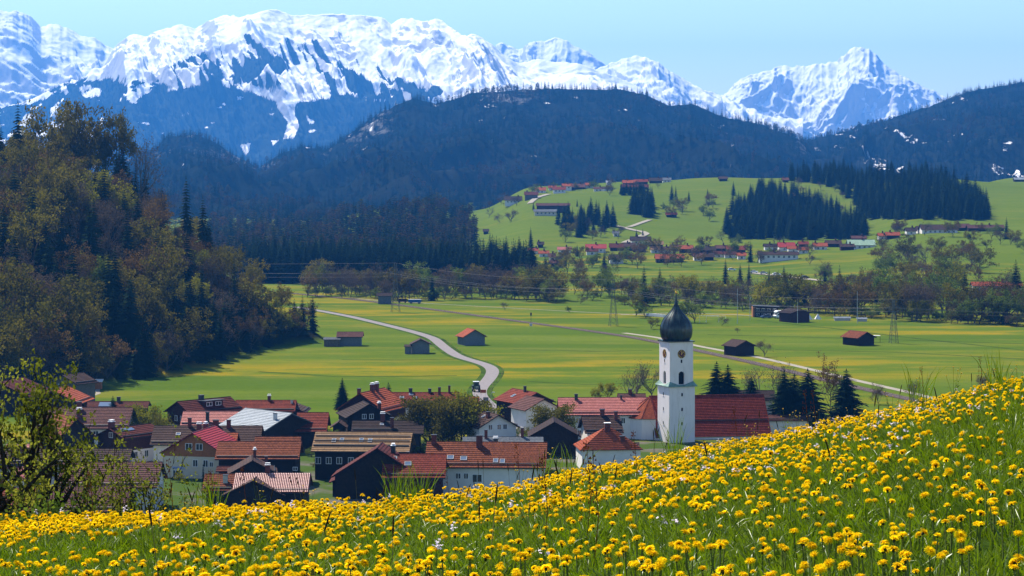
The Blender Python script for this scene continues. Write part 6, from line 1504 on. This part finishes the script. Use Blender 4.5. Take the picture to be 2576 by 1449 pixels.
# woods that read as one mass
def poly_scatter(name, poly, n, meshes, label, s0, s1, seed, idx_fn=None):
    r = np.random.default_rng(seed); P_ = np.array(poly); q = []
    while len(q) < n:
        a = r.uniform(P_.min(0), P_.max(0), (n * 3, 2)); a = a[pip(a[:, 0], a[:, 1], poly)]; q.extend(a.tolist())
    q = np.array(q[:n]); p = hit(q[:, 0], q[:, 1]); p[:, 2] -= .5
    return scatter(name, p, r.uniform(s0 * .85, s1, n), meshes, label, 'wood', zs=(.9, 1.5), idx=None if idx_fn is None else idx_fn(r, n))
CON = [p[1] for p in PROTO['spruce']]
poly_scatter('spruce_wood', [(1815, 602), (2182, 606), (2172, 562), (2060, 522), (1990, 495), (1905, 478), (1900, 500), (1862, 520), (1822, 560)], 420, CON, 'dark spruce wood on the slope left of the clearing', .62, 1.0, 1)
poly_scatter('spruce_wood', [(2182, 552), (2490, 556), (2482, 522), (2440, 482), (2380, 455), (2280, 440), (2100, 440), (1980, 450), (1985, 456), (2060, 463), (2110, 480), (2150, 520)], 620, CON, 'large dark spruce wood below the right green ridge', .6, 1.0, 2)
poly_scatter('spruce_wood', [(1590, 545), (1645, 548), (1645, 520), (1590, 515)], 36, CON, 'small spruce clump on the green hill beside the nursery', .7, 1.0, 3)
poly_scatter('spruce_hedge', [(1550, 492), (1622, 492), (1622, 484), (1550, 486)], 30, CON, 'low spruce row below the hilltop village', .35, .55, 4)
poly_scatter('spruce_wood', [(1395, 565), (1440, 600), (1530, 585), (1560, 560), (1500, 545), (1420, 545)], 46, CON, 'spruce group right of the hillside hotel', .5, .95, 5)
poly_scatter('spruce_wood', [(600, 712), (1340, 722), (1345, 700), (1300, 690), (1000, 680), (600, 676)], 520, CON, 'wall of dark spruces behind the riverside trees', .85, 1.15, 6)
poly_scatter('mixed_wood', [(520, 690), (1180, 660), (1200, 600), (1190, 560), (1160, 535), (1100, 520), (1000, 535), (900, 545), (520, 560)], 1500, FAR_CON + FAR_DEC, 'mixed wood on the low ground below the middle hill', .6, 1.05, 7, lambda r, n: np.where(r.random(n) < .55, r.integers(0, 3, n), 3 + r.integers(0, 3, n)))

# village trees
VT = [('garden_spruce', 861, 1024, 948, 'spruce left of the orange-red gabled house'), ('garden_spruce', 977, 1062, 959, 'tall dark spruce in the middle of the village'), ('garden_spruce', 284, 1078, 993, 'small spruce before the mauve-roofed farmhouse'),
      ('garden_spruce', 1803, 1040, 906, 'big left spruce behind the church nave'), ('garden_spruce', 1831, 1040, 914, 'slim spruce leaning on the big left one behind the nave'), ('garden_spruce', 1890, 1040, 944, 'short spruce between bare trees behind the nave'),
      ('garden_spruce', 1973, 1062, 927, 'left spruce of the trio right of the church'), ('garden_spruce', 1998, 1058, 936, 'slender spruce in the trio right of the church'), ('garden_spruce', 2032, 1062, 924, 'right spruce of the trio right of the church'), ('garden_spruce', 2129, 1050, 925, 'wide spruce beside the reddish birch'),
      ('garden_spruce', 1340, 1200, 1130, 'dark young spruce at the meadow edge'), ('full_olive', 1085, 1126, 1004, 'brownish left part of the big tree group by the road'), ('full_olive', 1120, 1128, 998, 'olive-brown tree in the middle of the big tree group'), ('full_yellow', 1158, 1124, 984, 'big yellow-green tree by the road'), ('full_olive', 1186, 1122, 1006, 'dark olive tree at the right of the big tree group'),
      ('full_olive', 1385, 1116, 1018, 'pale green tree before the long pink-roofed house'), ('fresh', 1425, 1108, 1036, 'low green tree at the white wall of the pink-roofed house'), ('full_yellow', 372, 1112, 1014, 'yellow-brown tree left of the half-timbered house'), ('olive', 398, 1118, 1040, 'olive bush-like tree beside the dark brown long roof'),
      ('bare', 1598, 1003, 905, 'left bare tree behind the church tower'), ('bare', 1645, 1003, 905, 'right bare tree behind the church tower'), ('bare', 1575, 1003, 930, 'small bare tree at the left of the pair behind the tower'), ('yellow', 1530, 1003, 962, 'orange-yellow bush left of the bare trees'), ('yellow', 1500, 1003, 972, 'low yellow bush behind the pink-roofed house'),
      ('brown', 2088, 1030, 887, 'tall reddish birch between the spruces'), ('bare', 1915, 1020, 912, 'left leafless tree above the nave roof'), ('bare', 1945, 1020, 900, 'right leafless tree above the nave roof'), ('grey', 2210, 1010, 960, 'grey-brown scrub at the end of the field path'), ('grey', 2300, 1005, 955, 'bare bush on the meadow crest'), ('grey', 2472, 985, 935, 'dark bush on the right meadow crest'),
      ('brown', 1365, 1108, 1060, 'reddish shrub at the grey-blue roof corner'), ('bare', 1240, 1050, 1010, 'bare sapling on the road by the lamp'), ('fresh', 1035, 1050, 1015, 'small green tree between the red roofs'), ('olive', 345, 1155, 1120, 'low olive bush below the house with the blue skylight')]
for k, px, yb, yt, lab in VT:
    yb += 22 if k == 'garden_spruce' and px > 1700 else 6
    g = G(px, yb); h = (yb - yt) / F * g.y; w = {'brown': .55 if px > 2000 else 1.0}.get(k, 1.0)
    tree(k, g.x, g.y, -.2, h, lab, 'trees of the near village', wide=w * (1.05 if 1050 < px < 1200 else (1.75 if px > 1700 else 1.4) if k == 'garden_spruce' else 1.0))
col_ = conifer_mesh('cypress_crown', 881, 5, .55, 24, 9, low=.02, mat=M_spruce_v, ragged=.25)
g = G(511, 1238); t = thing('cypress', 'thin dark columnar cypress in front of the cream house', 'tree', (g.x, g.y, 0), 0, 'trees of the near village'); obj('crown', col_, t); obj('trunk', trunk_mesh('cypress_trunk', 3, .1), t)
# garden shrubs round the houses
for i in range(80):
    px = R_.uniform(250, 1560); yb = R_.uniform(1075, 1225); g = G(px, yb); k = R_.choice(['fresh', 'olive', 'yellow', 'fresh'])
    tree(k, g.x, g.y, -.3, R_.uniform(1.8, 4.2), 'low garden shrub between the houses, ' + ('left of the cream house' if px < 400 else 'between cream house and tan roof' if px < 800 else 'near the big tree group' if px < 1250 else 'left of the church'), 'garden shrubs between the houses', cat='shrub', wide=1.3)
# ================================================================ THE DANDELION SLOPE
def petal_mat():
    t = NT('dandelion_yellow'); r = t.rnd(); n = t.attr('tip')
    a = t.mix(n, (.88, .50, .002), (.98, .72, .010)); a = hsv(t, a, h=t.math('ADD', .494, t.math('MULTIPLY', r, .014)), v=t.math('ADD', .82, t.math('MULTIPLY', r, .30)))
    d = t.new('ShaderNodeBsdfDiffuse'); t.set(d.inputs[0], a); tr = t.new('ShaderNodeBsdfTranslucent'); t.set(tr.inputs[0], a)
    m = t.new('ShaderNodeMixShader'); m.inputs[0].default_value = .55; t.link(d.outputs[0], m.inputs[1]); t.link(tr.outputs[0], m.inputs[2]); return t.done(m.outputs[0])
M_petal = petal_mat()
M_stem = plain('stem_green', (.12, .15, .03), .7, .1, var=.3, scale=40)
M_calyx = plain('calyx_dark_green', (.030, .035, .010), .8, .1, var=.3, scale=60)
def grass_mat(name, a, b, c, gloss=.025):
    t = NT(name); r = t.rnd(); n = t.noise(t.pos(), .9, 3); tp = t.attr('tip')
    cc = t.mix(t.ramp(n, .35, .65), a, b); cc = t.mix(t.math('MULTIPLY', r, .6), cc, c); cc = t.mix(t.math('MULTIPLY', tp, .30), cc, (.16, .20, .03))
    d = t.new('ShaderNodeBsdfDiffuse'); t.set(d.inputs[0], cc); tr = t.new('ShaderNodeBsdfTranslucent'); t.set(tr.inputs[0], hsv(t, cc, s=1.1, v=1.25))
    m = t.new('ShaderNodeMixShader'); m.inputs[0].default_value = .45; t.link(d.outputs[0], m.inputs[1]); t.link(tr.outputs[0], m.inputs[2])
    g = t.new('ShaderNodeBsdfGlossy'); g.inputs['Roughness'].default_value = .42; g.inputs['Color'].default_value = (.8, .85, .8, 1)
    fr = t.new('ShaderNodeFresnel'); fr.inputs[0].default_value = 1.4
    m2 = t.new('ShaderNodeMixShader'); t.link(t.math('MULTIPLY', fr.outputs[0], gloss * 2), m2.inputs[0]); t.link(m.outputs[0], m2.inputs[1]); t.link(g.outputs[0], m2.inputs[2])
    return t.done(m2.outputs[0])
M_grass = grass_mat('meadow_grass', (.060, .125, .009), (.105, .175, .013), (.13, .170, .020))
M_dry = plain('dry_stalk', (.20, .15, .06), .8, .1, var=.3, scale=30)
M_spike = plain('seed_spike_brown', (.045, .028, .014), .9, .05, var=.3, scale=50)
M_lilac = plain('cuckoo_flower_petal', (.72, .62, .72), .7, .1, var=.08, scale=60)
M_butter = plain('buttercup_yellow', (.80, .46, .004), .4, .3, var=.1, scale=60)
M_sorrel = plain('sorrel_red', (.22, .055, .02), .8, .1, var=.3, scale=40)

def head_mesh(name, seed, r=.021, half=False):
    R = random.Random(seed); V = []; T = []; tip = []; MI = []
    def petal(az, e0, e1, ln, w, r0, z0):
        ca, sa = math.cos(az), math.sin(az); l1 = ln * .55
        x1, z1 = r0 + l1 * math.cos(e0), z0 + l1 * math.sin(e0); x2, z2 = x1 + (ln - l1) * math.cos(e1), z1 + (ln - l1) * math.sin(e1); i = len(V)
        for x, y, z, tp in ((r0, 0, z0, 0), (x1, -w, z1, .5), (x1, w, z1, .5), (x2, -w * .7, z2, 1), (x2, w * .7, z2, 1)): V.append((x * ca - y * sa, x * sa + y * ca, z)); tip.append(tp)
        T.extend([(i, i + 1, i + 2), (i + 1, i + 3, i + 4), (i + 1, i + 4, i + 2)]); MI.extend([0] * 3)
    for n, e0, e1, ln, w in ((22, 2, -40, 1.0, .115), (19, 24, -12, .92, .11), (15, 48, 14, .78, .10), (11, 70, 48, .62, .09)):
        for k in range(n):
            a = 2 * math.pi * (k + R.random() * .7) / n; j = R.uniform(-9, 9)
            petal(a, math.radians(e0 + j + (25 if half else 0)), math.radians(e1 + j + (35 if half else 0)), ln * R.uniform(.85, 1.1) * r, w * r, .10 * r, .30 * r)
    i = len(V); n = 8
    for z, q in ((-.38, .13), (-.12, .27), (.28, .26)):
        for k in range(n): t = 2 * math.pi * k / n; V.append((q * r * math.cos(t), q * r * math.sin(t), z * r)); tip.append(0)
    for b in range(2):
        for k in range(n): a0, a1, b0, b1 = i + b * n + k, i + b * n + (k + 1) % n, i + (b + 1) * n + k, i + (b + 1) * n + (k + 1) % n; T.extend([(a0, a1, b1), (a0, b1, b0)]); MI.extend([1, 1])
    return new_mesh(name, V, np.array(T), [M_petal, M_calyx], MI, attrs={'tip': tip})
HEADS = [head_mesh('dandelion_head_%d' % i, i, [.0150, .0140, .0158, .0134, .0142][i], i == 4) for i in range(5)]
def stem_mesh(h, lean, seed):
    m = MB(); R = random.Random(seed); m.tube([(lean * .0 - lean, 0, -h - .02), (-lean * .55, R.uniform(-.01, .01), -h * .6), (-.12 * lean, 0, -h * .25), (0, 0, -.008)], [.0026, .0026, .0024, .0024], 4, False); return m
STEMS = [stem_mesh(.22, l, i).mesh('dandelion_stem_%d' % i, M_stem) for i, l in enumerate((.01, .05, -.04))]
# whole plants for the far part of the meadow: head, calyx and stem in one
def plant_mesh(i):
    me = HEADS[i].copy(); n = len(me.vertices); v = np.zeros(n * 3, np.float32); me.vertices.foreach_get('co', v); f = np.zeros(len(me.polygons) * 3, np.int32); me.polygons.foreach_get('vertices', f); mi = np.zeros(len(me.polygons), np.int32); me.polygons.foreach_get('material_index', mi)
    tp = np.zeros(n, np.float32); me.attributes['tip'].data.foreach_get('value', tp)
    s = [(-.002, 0, -.2), (.002, 0, -.2), (0, 0, -.008), (0, -.002, -.2), (0, .002, -.2), (0, 0, -.008)]
    return new_mesh('dandelion_plant_%d' % i, np.concatenate([v.reshape(-1, 3), np.array(s)]), np.concatenate([f.reshape(-1, 3), np.arange(6).reshape(-1, 3) + n]), [M_petal, M_calyx, M_stem], np.concatenate([mi, [2, 2]]), attrs={'tip': np.concatenate([tp, np.zeros(6)])})
PLANTS = [plant_mesh(i) for i in range(5)]

def where(px): return 'left corner' if px < 320 else 'left quarter' if px < 640 else 'left of the middle' if px < 1000 else 'in the middle' if px < 1400 else 'right of the middle' if px < 1800 else 'right quarter' if px < 2200 else 'right corner'
def field_points(n, rng, d0, d1, amax, clump=None, pw=1.0):
    out = []
    while len(out) < n:
        d = np.sqrt(rng.uniform(d0 * d0, d1 * d1, n)); a = rng.uniform(-amax, amax, n); x = a * d + rng.uniform(-.3, .3, n)
        k = np.ones(n, bool)
        if clump is not None: k = rng.random(n) < clump(x, d)
        out.extend(np.stack([x, d], 1)[k].tolist())
    return np.array(out[:n])
rng = np.random.default_rng(21)
def clumps(x, y):
    c = fbm(x * .75, y * .42, 4, 5); f = fbm(x * 3.0, y * 2.2, 2, 6); w = np.clip(1 - .42 * (x / y) / .21, .45, 1.45) / 1.45; return np.clip((c - .35) * 3.4, .14, 1) * np.clip((f - .2) * 1.7, .2, 1) * w
pts = field_points(12500, rng, 5.6, 29, .245, clumps)
pts = pts[np.argsort(pts[:, 1])]
zz = near_z(pts[:, 0], pts[:, 1]); hh = rng.uniform(.085, .15, len(pts)) + .03 * (fbm(pts[:, 0], pts[:, 1], 2, 9) - .5)
scl = rng.choice([.62, .82, .95, 1.05, 1.2], len(pts), p=[.12, .2, .3, .26, .12]) * rng.uniform(.93, 1.07, len(pts)); tilt = rng.normal(0, .30, (len(pts), 2)); tilt[:, 0] += .06
pxs = PCX + pts[:, 0] / pts[:, 1] * F; pys = PHY + (EYE - zz - hh) / pts[:, 1] * F
inframe = (pxs > -10) & (pxs < 2586) & (pys < 1462)
single = np.zeros(len(pts), bool); single[np.nonzero(inframe)[0][:300]] = True
hi = rng.integers(0, 5, len(pts)); hi = np.where((hi == 4) & (rng.random(len(pts)) < .5), 0, hi)
for k in np.nonzero(single)[0]:
    t = thing('dandelion', 'yellow dandelion in bloom near the bottom edge, ' + where(pxs[k]) + (', front row' if pys[k] > 1400 else ', a little further back'), 'dandelion', (pts[k, 0], pts[k, 1], zz[k] + hh[k]), float(rng.uniform(0, 6.28)), 'nearest dandelions')
    h_ = obj('flower_head', HEADS[hi[k]], t); h_.rotation_euler = (tilt[k, 0], tilt[k, 1], 0); s = scl[k]; h_.scale = (s, s, s * .95)
    st = obj('stem', STEMS[k % 3], t)
rest = ~single
scatter('dandelion_carpet', np.stack([pts[rest, 0], pts[rest, 1], zz[rest] + hh[rest]], 1), scl[rest], PLANTS, 'carpet of yellow dandelions covering the far part of the meadow', 'dandelions', idx=hi[rest], tilt=tilt[rest])

# ---- grass
def tuft(name, seed, n, h0, h1, w, spread, bend, mat=None):
    R = random.Random(seed); V = []; T = []; tip = []
    for _ in range(n):
        a = R.uniform(0, 6.283); r = spread * math.sqrt(R.random()); bx, by = r * math.cos(a), r * math.sin(a); h = R.uniform(h0, h1); b = bend * R.uniform(.1, 1.1) * h; az = a + R.gauss(0, .9); ca, sa = math.cos(az), math.sin(az); fz = R.uniform(0, 6.28); wx, wy = w * math.cos(fz) * R.uniform(.7, 1.3), w * math.sin(fz) * R.uniform(.7, 1.3); i = len(V)
        for f, q in ((0, .7), (.45, 1.0), (.8, .65)):
            x = bx + ca * b * f * f; y = by + sa * b * f * f; z = h * (f - .18 * f * f * (b / h)) - .02
            V.extend([(x - wx * q, y - wy * q, z), (x + wx * q, y + wy * q, z)]); tip.extend([f, f])
        V.append((bx + ca * b, by + sa * b, h * (1 - .25 * (b / h)) - .02)); tip.append(1)
        T.extend([(i, i + 1, i + 3), (i, i + 3, i + 2), (i + 2, i + 3, i + 5), (i + 2, i + 5, i + 4), (i + 4, i + 5, i + 6)])
    return new_mesh(name, V, np.array(T), [mat or M_grass], attrs={'tip': tip})
TUFTS = [tuft('grass_tuft_%d' % i, i, 30, .05, .125, .0021, .08, 1.1) for i in range(4)] + [tuft('grass_tuft_leafy', 8, 12, .05, .10, .006, .06, 1.0), tuft('grass_tuft_tall', 9, 14, .08, .17, .0024, .06, .9)]
gp = field_points(32000, rng, 4.6, 34, .28)
gs = rng.uniform(.75, 1.25, len(gp)) * (.75 + .5 * fbm(gp[:, 0] * .8, gp[:, 1] * .8, 3, 33))
scatter('meadow_grass', np.stack([gp[:, 0], gp[:, 1], near_z(gp[:, 0], gp[:, 1])], 1), gs, TUFTS, 'long green spring grass among the dandelions', 'grass', idx=rng.choice(6, len(gp), p=[.2, .2, .18, .16, .16, .10]))
gp = field_points(9000, rng, 33, 95, .30)
scatter('meadow_grass', np.stack([gp[:, 0], gp[:, 1], near_z(gp[:, 0], gp[:, 1])], 1), rng.uniform(1.6, 3.2, len(gp)), TUFTS, 'grass on the steep slope beyond the meadow crest', 'grass')

# ---- other flowers and stalks, each one plant
def lilac_mesh(seed):
    R = random.Random(seed); m = MB(); h = R.uniform(.22, .30); m.tube([(0, 0, -.02), (.006, 0, h * .6), (0, 0, h)], [.0016, .0014, .001], 3, False); st = m.mesh('cuckoo_flower_stem', M_stem)
    V = []; T = []
    for k in range(11):
        c = Vector((R.gauss(0, .016), R.gauss(0, .016), h + R.gauss(0, .012))); n = Vector((R.gauss(0, .6), R.gauss(0, .6), 1)).normalized(); u = n.orthogonal().normalized(); v = n.cross(u)
        for q in range(4):
            a = q * math.pi / 2 + .3; d = u * math.cos(a) + v * math.sin(a); e = u * -math.sin(a) + v * math.cos(a); i = len(V); V.extend([tuple(c), tuple(c + d * .007 + e * .004), tuple(c + d * .0105), tuple(c + d * .007 - e * .004)]); T.extend([(i, i + 1, i + 2), (i, i + 2, i + 3)])
    return st, new_mesh('cuckoo_flower_head', V, np.array(T), [M_lilac])
LIL = [lilac_mesh(i) for i in range(4)]
lp = field_points(150, rng, 7.5, 24, .21, lambda x, y: np.clip((fbm(x * .6 + 9, y * .45, 3, 61) - .50) * 7, .02, 1) * np.clip(1.35 - x / y * 3.2, .25, 1))
for i, (x, y) in enumerate(lp):
    t = thing('cuckoo_flower', 'pale lilac cuckoo flower among the dandelions, ' + where(PCX + x / y * F) + (', near the viewer' if y < 12 else ', midway' if y < 17 else ', near the crest'), 'flower', (x, y, nz(x, y)), float(rng.uniform(0, 6.28)), 'cuckoo flowers in the meadow'); s_, f_ = LIL[i % 4]; obj('stem', s_, t); obj('flower_head', f_, t); t.scale = (.58,) * 3
def spike_mesh(seed):
    R = random.Random(seed); h = R.uniform(.18, .30); b = R.uniform(-.06, .06); m = MB(); m.tube([(0, 0, -.02), (b * .3, 0, h * .5), (b, 0, h)], [.0016, .0014, .0012], 3, False); st = m.mesh('seed_spike_stem', M_dry)
    m = MB(); m.tube([(b, 0, h - .005), (b * 1.1, 0, h + .012), (b * 1.35, 0, h + .05), (b * 1.5, 0, h + .065)], [.0018, .0036, .003, .001], 6); return st, m.mesh('seed_spike_head', M_spike)
SPK = [spike_mesh(i) for i in range(5)]
sp = field_points(70, rng, 7.5, 23, .21)
for i, (x, y) in enumerate(sp):
    t = thing('seed_spike', 'thin stalk with dark seed spike above the grass, ' + where(PCX + x / y * F) + (', near the viewer' if y < 12 else ', midway' if y < 17 else ', near the crest'), 'grass stalk', (x, y, nz(x, y)), float(rng.uniform(0, 6.28)), 'dark seed spikes in the meadow'); s_, f_ = SPK[i % 5]; obj('stem', s_, t); obj('spike', f_, t)
def butter_mesh(seed):
    R = random.Random(seed); m = MB(); tops = []
    for k in range(5):
        a = R.uniform(0, 6.28); r = R.uniform(.03, .11); h = R.uniform(.34, .52); m.tube([(0, 0, 0), (r * .2 * math.cos(a), r * .2 * math.sin(a), h * .45), (r * math.cos(a), r * math.sin(a), h)], [.0025, .002, .0014], 3, False); tops.append((r * math.cos(a), r * math.sin(a), h))
    V = []; T = []
    for _ in range(24):
        z = R.uniform(.05, .32); a = R.uniform(0, 6.28); r = R.uniform(.01, .08); c = Vector((r * math.cos(a), r * math.sin(a), z)); d = Vector((math.cos(a), math.sin(a), R.uniform(-.2, .6))) * R.uniform(.03, .06); e = Vector((-math.sin(a), math.cos(a), 0)) * .012; i = len(V); V.extend([tuple(c), tuple(c + d * .5 + e), tuple(c + d), tuple(c + d * .5 - e)]); T.extend([(i, i + 1, i + 2), (i, i + 2, i + 3)])
    tn = len(m.v); 
    cup = []
    for tx, ty, tz in tops: c = MB(); c.lathe([(-.002, .003), (.004, .009), (.012, .0115)], 7); cup.append((c.mesh('buttercup_cup', M_butter), (tx, ty, tz)))
    return m.mesh('buttercup_stems', M_stem), new_mesh('buttercup_leaves', V, np.array(T), [M_fresh]), cup
BUT = [butter_mesh(i) for i in range(4)]
bp = []
for px in list(range(1300, 1420, 30)) + list(range(1880, 2120, 30)) + list(range(2140, 2576, 90)) + [480, 640, 780, 1490, 2490, 2500, 2560]:
    d = rng.uniform(19, 25); x = (px + rng.uniform(-12, 12) - PCX) / F * d; bp.append((x, d))
for i, (x, y) in enumerate(bp):
    t = thing('buttercup', 'tall buttercup standing out above the meadow crest', 'flower', (x, y, nz(x, y)), float(rng.uniform(0, 6.28)), 'tall buttercups on the meadow crest'); s_, l_, cups = BUT[i % 4]; obj('stem', s_, t); obj('leaves', l_, t); sc_ = rng.uniform(.45, .85); t.scale = (sc_,) * 3
    for me, lo in cups: c = obj('flower', me, t); c.location = lo; c.scale = (.85,) * 3
def sorrel_mesh(seed):
    R = random.Random(seed); m = MB(); h = .42; m.tube([(0, 0, 0), (.02, 0, h * .5), (.0, 0, h)], [.002, .0018, .001], 3, False)
    for k in range(26): z = h * R.uniform(.6, 1.0); a = R.uniform(0, 6.28); r = .018 * (1.2 - z / h * .7); c = (r * math.cos(a), r * math.sin(a), z); m.tube([c, (c[0] * 1.2, c[1] * 1.2, z + .008)], [.004, .001], 3)
    return m.mesh('sorrel_plant', M_sorrel)
SOR = [sorrel_mesh(i) for i in range(2)]
for i in range(16):
    px = rng.uniform(200, 2500); d = rng.uniform(8, 22); x = (px - PCX) / F * d; o = obj('sorrel', SOR[i % 2]); o.location = (x, d, nz(x, d)); tag(o, 'reddish sorrel stalk sticking out of the meadow', 'plant', 'sorrel stalks in the meadow')
TALL = [tuft('tall_grass_%d' % i, 70 + i, 16, .30, .55, .0035, .05, .55) for i in range(2)]
for i, px in enumerate(list(range(980, 1075, 12)) + [505, 520, 545, 1420, 1440, 1365, 1690, 1700, 2505, 2520, 2300, 2330]):
    d = rng.uniform(19.5, 22); x = (px - PCX) / F * d; o = obj('tall_grass', TALL[i % 2]); o.location = (x, d, nz(x, d)); o.rotation_euler = (0, 0, i); o.scale = (1.0,) * 3; tag(o, 'tuft of tall arching grass on the meadow crest', 'grass tuft', 'tall grass tufts on the crest')

# ---- apple tree and shrubs just beyond the crest
M_abark = plain('apple_bark', (.035, .026, .018), .95, .05, var=.5, scale=5)
def near_tree(name, label, px, d, h, seed, rz, mat, cat='tree', wide=1.0, **kw):
    x = (px - PCX) / F * d; tr, cr = decid_meshes(name, seed, h, mat, M_abark, **kw); t = thing(name, label, cat, (x, d, nz(x, d) - .1), rz); obj('trunk', tr, t); obj('crown', cr, t); t.scale = (wide, wide, 1); return t
near_tree('apple_tree', 'gnarled old apple tree with fresh yellow-green leaves at left', 42, 58, 7.0, 5, .6, M_apple, wide=.72, spread=.9, limbs=7, sub=6, twigs=5, leaves=15, lsize=.105, cl=.085, twig_w=.02, trunk_h=.34, up=.12, rad=.030, lean=.25)
near_tree('apple_tree', 'second apple tree cut off by the left edge of the picture', -110, 56, 6.4, 8, 2.0, M_apple, wide=.8, spread=.9, limbs=7, sub=5, twigs=5, leaves=15, lsize=.105, cl=.085, twig_w=.02, trunk_h=.34, up=.12, rad=.030)
near_tree('budding_shrub', 'upright budding shrub at the meadow edge right of the apple tree', 340, 52, 4.4, 17, .3, M_apple, 'shrub', stems=5, limbs=3, sub=3, twigs=3, leaves=7, lsize=.08, cl=.06, twig_w=.014, trunk_h=.42, up=.9, spread=.3)
near_tree('leafy_shrub', 'low green shrub under the apple tree at the meadow crest', 110, 52, 2.7, 29, .3, M_fresh, 'shrub', stems=5, limbs=4, sub=4, twigs=3, leaves=12, lsize=.09, cl=.10, twig_w=.014, trunk_h=.35, up=.5, spread=.6)
